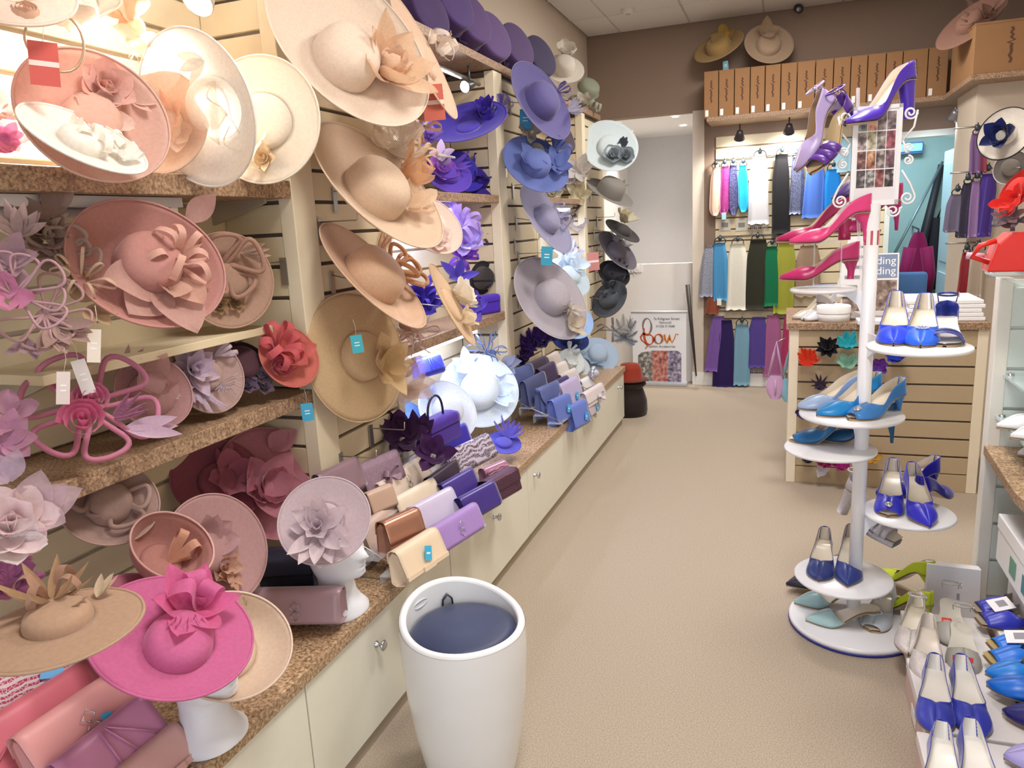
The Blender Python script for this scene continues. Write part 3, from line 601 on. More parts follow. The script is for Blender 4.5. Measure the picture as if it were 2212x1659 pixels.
# on the lower granite shelf
LX = ('x', -1.5)
fasc('rose_headpiece', 'pink headpiece with two satin roses and large open loops on the lower shelf', 190, 885, ('x', -1.46), [('ovals', 190, 880, 118, D(n=6, a0=-5, el=8, wd=.11, fat=.85, col='#d58aa6')), ('rose', 178, 912, 42, D(col='#e07ca4', z=.5)), ('rose', 198, 868, 36, D(col='#dd86a8', z=.3)), ('leaves', 270, 925, 110, D(n=3, a0=-30, spread=40, el=6, wd=.26, col='#d9bcd0')), ('feathers', 240, 905, 70, D(n=5, a0=-20, spread=80, el=20, wd=.2, joined=True, col='#a9708c'))], '#c07898')
hat('small_hat', 'mauve pink satin cap with petal folds behind the pink rose headpiece', 330, 850, 82, .86, -40, ('x', -1.52), '#c79a9c', cr=(.6, .4, 1.1), dish=.06,
    trims=[('organza', 318, 832, 74, D(n=5, a0=-20, el=30, wd=.6, col='#c9a09a', cup=.4)), ('leaves', 352, 845, 40, D(n=2, a0=-30, spread=60, el=30, wd=.4, col='#e8d8d8')), ('leaves', 270, 800, 56, D(n=3, a0=70, spread=80, el=30, wd=.24, col='#c4a0a4'))])
hat('saucer_hat', 'taupe saucer hat with lilac feather flower and veil net on the lower shelf', 446, 812, 84, .82, -25, ('x', -1.53), '#b99a94', cr=(.4, .2, 1.1), dish=.06,
    trims=[('flower', 412, 800, 62, D(n=7, el=20, wd=.42, col='#c8b4c6', col2='#3c3038', m=fabric('#c6b0c2', 0))), ('feathers', 430, 835, 70, D(n=5, a0=-80, spread=110, el=15, wd=.24, joined=True, col='#c2aec0')), ('curls', 470, 830, 70, D(n=10, a0=-90, spread=190, el=20, joined=True, col='#cdbcc8')), ('loops', 462, 770, 46, D(n=3, a0=60, spread=70, el=30, wd=.2, fat=.7, col='#c9b6c0'))])
hat('small_hat', 'dark plum pillbox hat with grey lilac flowers beside the coral hat', 520, 790, 60, .8, -60, ('x', -1.55), '#5a3a44', cr=(.7, .5, 1.0), dish=.03,
    trims=[('flower', 560, 815, 30, D(n=6, el=30, wd=.6, col='#8a7484', joined=True)), ('flower', 530, 835, 28, D(n=6, el=30, wd=.6, col='#75607a', joined=True)), ('flower', 568, 838, 26, D(n=5, el=30, wd=.6, col='#6d5a6a', joined=True))])
hat('small_hat', 'coral pink saucer hat covered in ribbon loops, right end of the lower shelf', 622, 772, 70, .80, -35, ('x', -1.46), '#d6796e', cr=(.4, .2, 1.1), dish=.05,
    trims=[('loops', 598, 755, 56, D(n=8, el=40, wd=.34, fat=.6, col='#d66a70')), ('ruffle', 622, 770, 50, D(n=5, el=30, wd=.7, col='#d9746e', sheer=.1)), ('rose', 600, 795, 26, D(col='#cf6a78'))], tags=[(656, 838, 40, '#3fa7cf', ('x', -1.42))])
fasc('organza_headpiece', 'lilac pink organza hat edge at the left frame edge on the lower shelf', 5, 965, ('x', -1.42), [('organza', 10, 960, 70, D(n=5, a0=-60, spread=200, el=20, wd=.6, col='#c894b0', sheer=.15)), ('ruffle', 10, 900, 60, D(n=4, el=20, wd=.7, col='#b98aa0'))], '#b07a98')

# on the worktop of the first bay
hat('brimmed_hat', 'taupe hat hung low with wide ribbon curls, under the lower granite shelf', 236, 1092, 98, .88, -70, ('x', -1.52), '#b3948a', cr=(.46, .34, 1.1), dish=.06,
    trims=[('ovals', 215, 1055, 78, D(n=2, a0=200, spread=120, el=12, wd=.16, fat=1.1, col='#ad8d84')), ('ovals', 240, 1070, 74, D(n=2, a0=-70, spread=110, el=12, wd=.16, fat=.9, col='#b99a90')), ('leaves', 225, 1040, 54, D(n=4, a0=60, spread=90, el=30, wd=.26, col='#a8887e'))])
hat('brimmed_hat', 'deep rose hat brim behind the big rose-pink sinamay one', 470, 1040, 98, .86, -60, ('x', -1.64), '#a05a6a', cr=(.4, .2, 1.1), dish=.06, trims=[('ruffle', 500, 1040, 60, D(n=5, el=25, wd=.8, col='#b46a7c', sheer=.1)), ('leaves', 480, 1010, 50, D(n=3, a0=60, spread=100, el=25, wd=.35, col='#a86074'))])
hat('brimmed_hat', 'big rose-pink sinamay hat with organza flower on the worktop', 588, 1046, 128, .84, -40, ('x', -1.56), '#bf7d8a', cr=(.4, .2, 1.1), dish=.05, sheer=.06,
    trims=[('organza', 562, 1062, 92, D(n=5, a0=40, el=25, wd=.6, cup=.4, col='#c98694', sheer=.15)), ('ruffle', 580, 1062, 62, D(n=6, el=40, wd=.75, cup=.4, col='#c07a8a', sheer=.1)), ('organza', 585, 970, 60, D(n=2, a0=60, spread=60, el=30, wd=.7, col='#d0909c', sheer=.15))])
hat('brimmed_hat', 'dusty mauve hat with organza leaves standing on edge on the worktop', 462, 1190, 122, .84, -20, ('x', -1.43), '#c39a9a', cr=(.4, .2, 1.15), dish=.06,
    trims=[('organza', 440, 1178, 72, D(n=4, a0=60, spread=150, el=20, wd=.7, cup=.3, col='#c9a2a8', sheer=.18)), ('flower', 478, 1225, 44, D(n=6, el=25, wd=.5, col='#d2a894', col2='#c08a6a')), ('leaves', 496, 1240, 44, D(n=5, a0=250, spread=140, el=20, wd=.36, col='#d0a68e'))])
hat('small_hat', 'rose-brown upturned hat with pale lining beside the dusty mauve one', 348, 1215, 88, .74, -55, ('x', -1.40), '#b58078', cr=(.5, .1, 1.1), dish=.30, curl=.25, edge='#d8a8a0', trims=[('loops', 360, 1220, 70, D(n=2, a0=30, spread=90, el=30, wd=.35, fat=.8, col='#c9967e'))])
hat('brimmed_hat', 'rose-pink plain hat brim behind the hot pink hat', 290, 1305, 86, .70, -75, ('x', -1.36), '#c4748a', cr=(.5, .4, 1.1), dish=.03)
hat('brimmed_hat', 'taupe hat with leaf bow on the left of the hot pink hat', 128, 1350, 165, .44, -102, ('x', -1.06), '#bd9c82', cr=(.42, .22, 1.1), dish=-.02, cpos=(0, .1),
    trims=[('loops', 112, 1300, 84, D(n=4, a0=60, el=35, wd=.3, fat=.7, col='#b08a74')), ('leaves', 112, 1308, 122, D(n=8, a0=-20, el=22, wd=.2, col='#b2906f')), ('leaves', 130, 1320, 80, D(n=3, a0=270, spread=60, el=8, wd=.36, col='#b8967c')), ('leaves', 210, 1290, 60, D(n=4, a0=-10, spread=90, el=20, wd=.3, col='#d4bfa4'))])
hat('brimmed_hat', 'hot pink sinamay hat with organza bow on a white display head', 372, 1376, 168, .74, -72, ('x', -1.11), '#cf6c9c', cr=(.42, .26, 1.1), dish=.03, cpos=(.1, -.1),
    trims=[('loops', 428, 1322, 74, D(n=3, a0=40, spread=160, el=45, wd=.7, fat=.9, col='#df78ac', sheer=.2)), ('organza', 405, 1330, 118, D(n=6, a0=20, el=22, wd=.5, cup=.3, col='#e270a6', sheer=.1)), ('ruffle', 432, 1305, 46, D(n=4, a0=20, el=55, wd=.9, col='#e07aac')), ('curls', 398, 1340, 105, D(n=5, a0=230, spread=100, el=10, col='#e86aa8')), ('leaves', 395, 1395, 52, D(n=2, a0=280, spread=60, el=5, wd=.2, col='#d85e98'))])
hat('brimmed_hat', 'beige upturned hat leaning on the worktop behind the hot pink hat', 492, 1412, 128, .86, -75, ('x', -1.185), '#d8bfa8', cr=(.46, .12, 1.1), dish=.16, edge='#e8d2c0', trims=[('curls', 540, 1330, 60, D(n=2, a0=80, spread=60, el=10, col='#d0b8a0'))])
hat('saucer_hat', 'pale lilac saucer hat with feather flower on the white display head', 702, 1126, 98, .93, -120, ('x', -1.15), '#cdb9bf', cr=(.4, .12, 1.1), dish=.05,
    trims=[('flower', 690, 1142, 64, D(n=7, el=18, wd=.42, col='#d9c8cf', col2='#b8a6b0')), ('leaves', 690, 1150, 98, D(n=6, a0=195, spread=120, el=14, wd=.3, col='#d6c6cc')), ('organza', 700, 1140, 70, D(n=3, a0=60, spread=90, el=25, wd=.5, col='#d2c0c8'))])
fasc('organza_headpiece', 'white and blush organza flower with net leaves over the taupe leaf-bow hat', 40, 1140, ('x', -1.26), [('flower', 25, 1140, 88, D(n=6, el=25, wd=.65, tip=.4, col='#ecd6d8', col2='#d8a8a8')), ('organza', 60, 1120, 110, D(n=4, a0=-40, spread=130, el=15, wd=.6, col='#d6bcc6', sheer=.3)), ('ruffle', 30, 1185, 62, D(n=5, a0=200, el=25, wd=.8, col='#f2eae8')), ('organza', 20, 1040, 70, D(n=3, a0=60, spread=120, el=20, wd=.6, col='#cdb8cc', sheer=.3))], '#d8b0b8')
fasc('feather_headpiece', 'plum pink feather tuft behind the taupe hat at the left frame edge', 15, 1260, ('x', -1.36), [('feathers', 20, 1260, 70, D(n=7, el=25, wd=.5, joined=True, col='#a8628a')), ('ruffle', 15, 1250, 56, D(n=5, el=25, wd=.7, col='#9a5a80'))], '#8a4a70')

# ================================================================ clutch bags
def bag(label, tl, tr, x, hpx, col, dpt=.055, flap=.8, mat=None, orn=None, shape='', name='clutch_bag', group=None, lean=10, tag_at=None, tagc='#3fb2dc', mat2=None, z=None, taper=.5, handle=False, tagh=.045):
    """a flap bag: tl and tr are its top corners in the frame, x the depth of the near corner"""
    P1 = at(*tl, 'x', x); P2 = at(*tr, 'z', P1.z); W = (P2-P1).length; h = hpx*dep((P1+P2)/2)/F/math.cos(math.radians(lean))
    along = unit(P2-P1); ang = math.atan2(along.y, along.x)
    root = thing(name, label, 'bag', (P1+P2)/2-V((0, 0, h*math.cos(math.radians(lean)))), group=group)
    root.rotation_euler = (math.radians(-lean), 0, ang)
    bpy_m = M.Translation((P1+P2)/2-V((0, 0, h*math.cos(math.radians(lean))))) @ (M.Rotation(ang, 4, 'Z') @ M.Rotation(math.radians(-lean), 4, 'X')); root.matrix_world = bpy_m
    m = mat or satin(col); m2 = mat2 or m; d = dpt/2
    half = lambda t: d*(1-taper*t)*min(1, (1-(1-min(1, t/.12))**2)*.5+.5) if t < .94 else d*(1-taper)*max(0, 1-((t-.94)/.06)**2)**.5
    N = 10; zs = [h*i/N for i in range(N+1)]
    def prof(k=1.0, off=0): return [(half(z_/h)*k+off, z_) for z_ in zs]
    front = prof(); loopp = [(y, z_) for y, z_ in front]
    ring = [(-y, z_) for y, z_ in loopp] + [(y, z_) for y, z_ in reversed(loopp)]
    b = MB(); xs_ = [-W/2, -W/4, 0, W/4, W/2]
    b.grid(lambda u, v: (W*(u-.5), ring[int(round(v*(len(ring)-1)))][0], ring[int(round(v*(len(ring)-1)))][1]), 6, len(ring)-1, cv=False)
    b.grid(lambda u, v: (W*(u-.5), d*.5*(2*v-1), 0), 6, 2)
    b.out('body', m2, root)
    for sgn in (-1, 1):
        g = MB()
        g.grid(lambda u, v: (sgn*(W/2-.006-.022*(1-abs(2*v-1))*min(1, 1.2*(1-u*.6))), half(u)*(2*v-1), h*u), 8, 4); g.out('gusset', m2, root)
    # the flap goes from the back over the top and down the front
    path = [(half(t)+.003, h*t) for t in (.70, .85, .93)]+[(half(.97), h*.985+.004)] ; path += [(0, h+.005)]
    fr = [(-(half(.97)), h*.985+.004), (-(half(.93)+.003), h*.93)]; t = .85
    k = 7; low = 1-flap
    for i in range(k+1):
        t = .85+(low-.85)*i/k; fr.append((-(half(max(.02, t))+.004), h*t))
    path += fr; n = len(path)-1; nf = len(path)-len(fr)
    def fl(u, v):
        i = int(round(v*n)); y, z_ = path[i]; xx = W*(u-.5)*1.004
        if shape == 'round' and i > nf:
            q = (i-nf)/(n-nf); z_ = h*.98-(h*.98-z_)*max(.12, (1-(abs(2*u-1))**2.2))**.5 if q else z_
        return (xx, y, z_)
    b = MB(); b.grid(fl, 12, n); fo = b.out('flap', m, root, thick=.0022)
    yf = lambda t: -(half(t)+.008)
    if orn == 'buckle':
        zc = h*.5; b = MB(); r = min(.02, h*.22)
        for dz in (r*.75, -r*.75): b.tube([(r*.75*math.cos(a*PI/2), yf(.5)-.002, zc+dz*.8+r*.75*math.sin(a*PI/2)) for a in range(4)], .0014, 5, closed=True)
        b.out('buckle', CHROME, root)
    if orn == 'bow':
        for a in (25, 155, -25, 205):
            b = MB(); loop_mb(b, (W*.12, yf(.35)-.004, h*.34), (math.cos(math.radians(a)), -.25, math.sin(math.radians(a))), (0, -1, 0), .045, .022, .6); b.out('bow_loop', m, root)
    if orn == 'tab':
        o = bx('band', (-W/2, yf(.2)-.001, h*.12), (W/2, yf(.2)+.003, h*.26), m, root, .001); bx('tab', (-.03, yf(.2)-.006, h*.11), (.03, yf(.2)-.001, h*.27), mat or satin(col, .4), root, .001)
    if orn == 'pleat':
        for i, (xa, xb) in enumerate(((-.3, -.05), (-.02, .1), (.08, .3))):
            b = MB(); b.tube([(W*xa*.2, yf(.9)-.001, h*.95), (W*xb*1.3, yf(.25)-.002, h*.2)], .0022, 5); b.out('pleat', m, root)
    if orn == 'roll':
        for sgn in (-1, 1):
            b = MB(); b.tube([(sgn*(W/2+.001), 0, h-.004), (sgn*(W/2+.004), 0, h-.004)], d*.55, 12); b.out('roll_end', m, root)
    if orn == 'ruche':
        b = MB()
        for i in range(6): b.tube([(W*(-.45+.9*j/8), yf(.5)-.004*math.sin(j), h*(.15+.13*i)+.004*math.sin(j*1.7+i)) for j in range(9)], .006, 6)
        tag(b.out('ruching', m, root), kind='stuff')
    if handle:
        b = MB(); b.tube([(W*.24*math.cos(PI*i/14), 0, h+.10*math.sin(PI*i/14)**.7-.004) for i in range(15)], .005, 8); b.out('handle', paint('#2a2440', .4), root)
    if orn == 'cord':
        b = MB(); b.tube([(W*.02, yf(.3), h*.3), (W*.2, yf(.3)-.006, h*.2), (-W*.3, yf(.5)-.01, h*.55), (-W*.44, yf(.3)-.006, h*.35)], .002, 5); b.out('cord', m, root)
    if tag_at:
        tx, tz = tag_at; b = bx('price_tag', (W*tx-tagh*.36, yf(tz)-.007, h*tz-tagh/2), (W*tx+tagh*.36, yf(tz)-.0058, h*tz+tagh/2), paint(tagc, .5), root); b.rotation_euler = (0, .35, 0)
        bx('print_line', (-tagh*.2, -.0011, -.003), (tagh*.2, -.0006, .003), paint('#dff2fb'), b)
    return root
def lace(h1, h2, scale=26):
    m, nt, b = _new('lace_'+h1); b.inputs['Roughness'].default_value = .7
    tc = nt.nodes.new('ShaderNodeTexCoord'); wv = nt.nodes.new('ShaderNodeTexVoronoi'); wv.feature = 'DISTANCE_TO_EDGE'; wv.inputs['Scale'].default_value = scale*5
    n = nt.nodes.new('ShaderNodeTexWave'); n.wave_type = 'RINGS'; n.inputs['Scale'].default_value = scale; n.inputs['Distortion'].default_value = 9; n.inputs['Detail'].default_value = 1; n.inputs['Detail Scale'].default_value = .8
    c1 = nt.nodes.new('ShaderNodeMath'); c1.operation = 'LESS_THAN'; c1.inputs[1].default_value = .06
    c2 = nt.nodes.new('ShaderNodeMath'); c2.operation = 'GREATER_THAN'; c2.inputs[1].default_value = .62
    mx = nt.nodes.new('ShaderNodeMath'); mx.operation = 'MAXIMUM'
    nt.links.new(tc.outputs['Object'], wv.inputs['Vector']); nt.links.new(tc.outputs['Object'], n.inputs['Vector'])
    nt.links.new(wv.outputs['Distance'], c1.inputs[0]); nt.links.new(n.outputs['Color'], c2.inputs[0]); nt.links.new(c1.outputs[0], mx.inputs[0]); nt.links.new(c2.outputs[0], mx.inputs[1])
    r = nt.nodes.new('ShaderNodeMix'); r.data_type = 'RGBA'; r.inputs[6].default_value = lin(h1); r.inputs[7].default_value = lin(h2)
    nt.links.new(mx.outputs[0], r.inputs[0]); nt.links.new(r.outputs[2], b.inputs['Base Color']); return m
bag('deep pink bag under white lace at the left frame edge', (-70, 1505), (165, 1412), -1.52, 140, '#b83a5e', flap=.9, mat=lace('#b4385a', '#d8c2c4'), lean=35, dpt=.06, tag_at=(.3, .7), tagc='#6ab0e4', tagh=.06)
bag('long coral pink satin clutch with thin cord, second from the left frame edge', (-40, 1606), (222, 1440), -1.42, 110, '#d4707e', flap=.9, orn='cord', lean=30, mat=satin('#d4707e'))
bag('peach pink leather clutch with blue tag and crystal clasp', (66, 1612), (300, 1448), -1.34, 108, '#e2a09c', flap=.85, lean=28, tag_at=(.1, .35), tagh=.032, orn='buckle', mat=satin('#df9c9a', .45))
bag('lilac pink pleated clutch in front of the peach pink one', (150, 1668), (342, 1512), -1.26, 96, '#cf8cb2', flap=.9, orn='pleat', lean=30)
bag('pale blush clutch with raised seam, nearest the worktop edge at the bottom', (290, 1680), (412, 1574), -1.19, 84, '#d8aaa6', flap=.8, orn='tab', lean=32, mat=satin('#d8aca8', .5))
bag('mauve satin clutch with crystal buckle lying across the worktop', (548, 1280), (738, 1276), -1.40, 70, '#b898a2', flap=.92, orn='buckle', lean=5, dpt=.075, taper=.35)
bag('navy blue box bag in the shadow behind the mauve satin clutch', (566, 1196), (680, 1190), -1.46, 78, '#1c1a30', flap=.5, dpt=.1, taper=.1, lean=0, mat=paint('#17162a', .6))
bag('dark navy bag standing behind the white display head', (700, 1200), (742, 1176), -1.36, 96, '#22264c', flap=.6, dpt=.06, taper=.2, lean=0, mat=paint('#20254c', .6))
# the first rack of clutches
G1 = 'clutch bags on the first rack'
bag('cream clutch with tab and two blue tags, front row of the first rack', (860, 1199), (948, 1144), -1.08, 72, '#e6d0b4', flap=.86, orn='tab', group=G1, tag_at=(.05, .55), lean=14, dpt=.07, mat=satin('#e2ccb0', .5))
bag('lilac suede clutch with silver diamond buckle, front row of the first rack', (940, 1146), (1034, 1090), -1.08, 58, '#a585c6', flap=.9, orn='buckle', group=G1, lean=14, mat=satin('#a282c4', .6))
bag('deep violet satin clutch at the front right of the first rack', (998, 1082), (1072, 1042), -1.09, 54, '#3c2a86', flap=.9, group=G1, lean=14, mat=satin('#3c2a80'))
bag('wine glitter box clutch at the far end of the first rack', (1052, 1044), (1112, 1012), -1.09, 52, '#4a2a42', flap=.5, group=G1, taper=.15, dpt=.07, mat=sparkle('#3e2236', '#7a5068'))
bag('rose gold metallic clutch in the second row of the first rack', (828, 1134), (904, 1100), -1.18, 84, '#c08f78', flap=.55, group=G1, lean=8, dpt=.08, mat=paint('#b98670', .28, .55, 0))
bag('pale silver lilac satin clutch in the second row of the first rack', (897, 1102), (983, 1056), -1.18, 60, '#cfc6e0', flap=.9, group=G1, lean=16, mat=satin('#cbc2dc', .22))
bag('violet satin clutch behind the front right one on the first rack', (962, 1052), (1028, 1014), -1.19, 58, '#42308c', flap=.9, group=G1, lean=16, mat=satin('#423088'))
bag('taupe clutch with blue tag and strap bar in the third row of the first rack', (786, 1146), (862, 1082), -1.27, 70, '#c9b0a2', flap=.9, orn='tab', group=G1, tag_at=(.12, .6), lean=12, mat=satin('#c6ada0', .5))
bag('plain cream clutch in the third row of the first rack', (858, 1084), (944, 1037), -1.27, 58, '#e4d4be', flap=.9, group=G1, lean=16, mat=satin('#e2d2bc', .45))
bag('near-black plum clutch with green tag in the third row of the first rack', (930, 1036), (988, 994), -1.27, 50, '#33203a', flap=.9, group=G1, tag_at=(.2, .4), tagc='#4aa8a0', tagh=.03)
bag('small tan clutch behind the taupe one on the first rack', (792, 1070), (846, 1048), -1.33, 48, '#bfa08c', flap=.9, group=G1)
bag('large cream clutch with crystal brooch in the back row of the first rack', (826, 1050), (922, 986), -1.34, 60, '#dccbbb', flap=.88, orn='buckle', group=G1, lean=16, mat=satin('#dac8b8', .45))
bag('mauve glitter clutch with bow in the back row of the first rack', (778, 1010), (860, 974), -1.40, 66, '#96788c', flap=.9, orn='bow', group=G1, mat=sparkle('#85697c', '#b79cb0', 500, .3))
bag('dull mauve clutch top in the shadow beside the post, behind the white saucer hat', (690, 1030), (775, 990), -1.40, 70, '#8f7480', flap=.9, group=G1, lean=10)
bag('lace patterned grey and silver clutch in the middle of the first rack', (968, 986), (1064, 940), -1.28, 52, '#a79cae', flap=.92, group=G1, lean=20, mat=lace('#54424a', '#b9b0c2', 18))
bag('indigo satin clutch under the purple handbag', (952, 944), (1008, 916), -1.38, 50, '#3a2cb0', flap=.9, group=G1, mat=satin('#3326a4', .3))
bag('purple velvet box handbag with dark loop handle', (906, 920), (974, 888), -1.36, 62, '#43208c', flap=.3, group=G1, taper=.15, dpt=.09, mat=fabric('#43208e', glow=0), handle=True, lean=0)
bag('small ruched pink satin pouch with silver ring at the right of the first rack', (1044, 1016), (1092, 996), -1.16, 36, '#b07c94', flap=.3, orn='ruche', group=G1, mat=satin('#a8748c', .22))
fasc('feather_headpiece', 'plum feather and bow headpiece between the rack and the indigo clutch', 880, 960, ('x', -1.38), [('ruffle', 870, 950, 56, D(n=7, el=30, wd=.6, col='#46264e')), ('leaves', 850, 930, 50, D(n=5, a0=40, spread=140, el=25, wd=.4, col='#3c2044')), ('ruffle', 935, 985, 50, D(n=6, el=30, wd=.6, col='#4a2456')), ('leaves', 900, 950, 60, D(n=4, a0=30, spread=120, el=20, wd=.4, col='#3a1c42'))], '#3a1e40')
hat('small_hat', 'small violet disc hat with feather tuft at the edge of the worktop', 1088, 958, 38, .6, -80, ('x', -1.24), '#5c58c0', cr=(.5, .2, 1), dish=.03, trims=[('feathers', 1098, 945, 44, D(n=9, a0=-40, spread=240, el=30, wd=.3, joined=True, col='#6a60c8'))])
def bag_rack(label, pts, x0, x1, z0, steps, dz, y0, y1, skew=0):
    t = thing('bag_rack', label, 'display rack', ((x0+x1)/2, (y0+y1)/2, z0)); A = glass('#eef4fa', .78)
    for k in range(steps):
        xa = x1-(x1-x0)*k/steps; z = z0+.025+dz*k
        o = bx('tier', (xa-(x1-x0)/steps, y0, z), (xa, y1, z+.004), A, t); o.location -= t.location
        o = bx('riser', (xa-(x1-x0)/steps, y0, max(z0, z-dz)), (xa-(x1-x0)/steps+.004, y1, z), A, t); o.location -= t.location
    for y in (y0+.03, y1-.03):
        mb = MB(); mb.tube([(x1, y, z0+.02), (x1-.02, y, z0), (x0, y, z0), (x0, y, z0+dz*steps), (x1, y, z0+.03)], .0025, 6); o = mb.out('wire_leg', WIRE, t); o.location = -t.location
bag_rack('clear stepped rack holding the first group of clutch bags', None, -1.44, -1.1, .458, 4, .05, 1.9, 2.72)
bag_rack('clear stepped rack holding the blue and silver clutch bags', None, -1.44, -1.12, .458, 4, .04, 3.75, 4.55)

# the second rack, blue, violet and silver
G2 = 'clutch bags on the second rack'
def sb(label, tl, tr, x, h, c, **k): return bag(label, tl, tr, x, h, c, group=G2, mat=k.pop('mat', None) or satin(c, .45), **k)
sb('denim blue clutch with rolled flap, left end of the second rack', (1094, 808), (1146, 786), -1.40, 62, '#56649c', flap=.75, shape='round', orn='roll', lean=2)
sb('slate blue clutch next to the rolled flap one', (1132, 826), (1176, 804), -1.33, 62, '#515a88', flap=.9, lean=4)
sb('slate blue clutch with a rounded flap, front left of the second rack', (1161, 842), (1203, 824), -1.26, 64, '#5a679e', flap=.7, shape='round', orn='roll', lean=2)
sb('blue clutch with round turquoise tag in the front row of the second rack', (1192, 868), (1230, 851), -1.18, 54, '#5f72bc', flap=.9, tag_at=(.15, .5), lean=6, dpt=.07, mat=satin('#5f72bc', .3))
sb('blue clutch with dangling tag, lowest in the front row of the second rack', (1230, 880), (1264, 863), -1.12, 54, '#6478c8', flap=.9, tag_at=(.2, .4), lean=6, dpt=.07, mat=satin('#6478c8', .3))
sb('dark plum rolled clutch at the back of the second rack', (1146, 788), (1180, 770), -1.41, 38, '#3a2448', flap=.9)
sb('tall aubergine clutch in the middle of the second rack', (1168, 800), (1202, 782), -1.36, 56, '#40285a', flap=.95)
sb('small violet clutch between the slate and the lilac ones', (1204, 824), (1227, 813), -1.27, 30, '#3e2c6c', flap=.9)
sb('beige clutch at the back right of the second rack', (1184, 772), (1208, 760), -1.41, 42, '#c9bcb2', flap=.9)
sb('cream clutch behind the long cream one on the second rack', (1201, 792), (1224, 781), -1.36, 36, '#d8cfc4', flap=.9)
sb('long cream clutch in the third row of the second rack', (1212, 812), (1246, 796), -1.31, 36, '#d6ccca', flap=.9)
sb('lilac clutch with small turquoise tag in the middle of the second rack', (1214, 834), (1252, 813), -1.22, 56, '#b7aace', flap=.95, tag_at=(.1, .35))
sb('small white satin clutch behind the pale lilac one', (1256, 824), (1280, 812), -1.24, 34, '#dcdde2', flap=.6)
sb('pale blush clutch with wrapped tie at the right of the second rack', (1263, 852), (1302, 828), -1.12, 34, '#d4cacb', flap=.7, orn='bow')
sb('pinkish lilac clutch in the front row beside the lowest blue one', (1267, 868), (1288, 850), -1.11, 38, '#bbaebc', flap=.9, tag_at=(.1, .3))
def crystal_pouch():
    P = at(1282, 806, 'x', -1.2); t = thing('crystal_pouch', 'small silver flower pouch with big beads beside the blush tie clutch', 'bag', P)
    for i in range(9):
        mb = MB(); r = .018; mb.lathe([(.001, -r), (r*.7, -r*.7), (r, 0), (r*.7, r*.7), (.001, r)], 10, (.0, .035*math.cos(i*.7), .03*math.sin(i*.7))); mb.out('bead', paint('#c9cfe0', .12, .7, 0), t)
    mb = MB(); mb.lathe([(.001, -.03), (.035, -.02), (.04, .0), (.03, .02), (.001, .03)], 14); mb.out('pouch', satin('#b8b8c8'), t)
crystal_pouch()

# ================================================================ white display heads
def head(label, x, y, z, rz=0):
    t = thing('hat_mannequin', label, 'mannequin head', (x, y, z)); t.rotation_euler = (0, 0, rz)
    L = [(0, .078, -.078, .082, 0, 1), (.012, .078, -.078, .082, 0, 1), (.03, .06, -.066, .066, 0, 1), (.055, .046, -.058, .053, 0, 1), (.085, .040, -.058, .049, 0, 1), (.108, .044, -.062, .05, 0, 1),
         (.118, .072, -.066, .053, .010, .5), (.128, .080, -.070, .058, .012, .45), (.138, .082, -.074, .061, .005, .4), (.147, .083, -.077, .064, .012, .3), (.1525, .083, -.079, .065, .005, .3), (.158, .084, -.081, .067, .012, .3),
         (.168, .084, -.084, .069, .004, .25), (.175, .084, -.086, .071, .022, .22), (.182, .084, -.088, .072, .028, .2), (.192, .083, -.091, .074, .020, .17), (.204, .082, -.093, .075, .010, .16), (.213, .080, -.095, .076, .004, .2), (.222, .084, -.096, .077, .006, .9),
         (.24, .087, -.097, .078, 0, 1), (.262, .080, -.092, .073, 0, 1), (.28, .064, -.078, .061, 0, 1), (.294, .038, -.05, .038, 0, 1), (.299, .012, -.02, .014, 0, 1), (.3, .002, -.004, .002, 0, 1)]
    n = 40
    def fn(u, v):
        z_, f, bk, w_, ex, sg = L[int(round(v*(len(L)-1)))]; a = 2*PI*u; c, s_ = math.cos(a), math.sin(a)
        r = (f if c > 0 else -bk); x_ = abs(c)**.9*math.copysign(r, c); y_ = w_*math.copysign(abs(s_)**.9, s_)
        da = min(a, 2*PI-a); x_ += ex*math.exp(-(da/sg)**2)
        if .195 < z_ < .216: x_ -= .008*math.exp(-((da-.42)/.16)**2)
        return (x_, y_, z_)
    b = MB(); b.grid(fn, n, len(L)-1, cu=True); b.out('head', paint('#e9ebf2', .55, amt=.01), t)
    for sg in (-1, 1):
        e = MB(); e.lathe([(.001, .006), (.008, .007), (.013, .004), (.014, 0)], 12); o = e.out('ear', paint('#e9ebf2', .55, amt=.01), t); o.location = (-.01, sg*.072, .19); o.rotation_euler = (-sg*PI/2, 0, 0); o.scale = (1, 2.0, 1)
    return t
h1 = at(738, 1316, 'z', .458); head('white polystyrene display head in profile under the pale lilac hat', h1.x, h1.y, .458, .0)
h2 = at(454, 1590, 'z', .458); head('white polystyrene display head in profile under the hot pink hat', h2.x, h2.y, .458, -.05)

# ================================================================ hats of the second bay
B2 = ('x', -1.56)
hat('saucer_hat', 'glossy violet saucer hat with rose and net tuft, upper right of the second bay', 1012, 274, 88, .42, -105, ('x', -1.5), '#5648c4', cr=(.3, .05, 1), dish=.08, trims=[('ruffle', 1052, 250, 36, D(n=8, el=40, wd=.6, col='#4430a4')), ('rose', 1055, 252, 24, D(col='#4a36b0')), ('loops', 1078, 236, 36, D(n=3, a0=-10, spread=90, el=20, wd=.3, fat=.8, col='#51409a', sheer=.3)), ('leaves', 1040, 240, 26, D(n=4, a0=60, el=40, wd=.4, col='#3c2a94'))])
hat('small_hat', 'violet and magenta saucer hat with lilac petals on the second bay shelf', 968, 378, 52, .7, -70, B2, '#6a4cc8', cr=(.5, .3, 1), dish=.04, trims=[('flower', 955, 372, 34, D(n=5, el=20, wd=.8, tip=.3, col='#b06cd2', col2='#c040a8')), ('leaves', 975, 362, 48, D(n=4, a0=-50, spread=120, el=25, wd=.2, col='#7a5cd0'))])
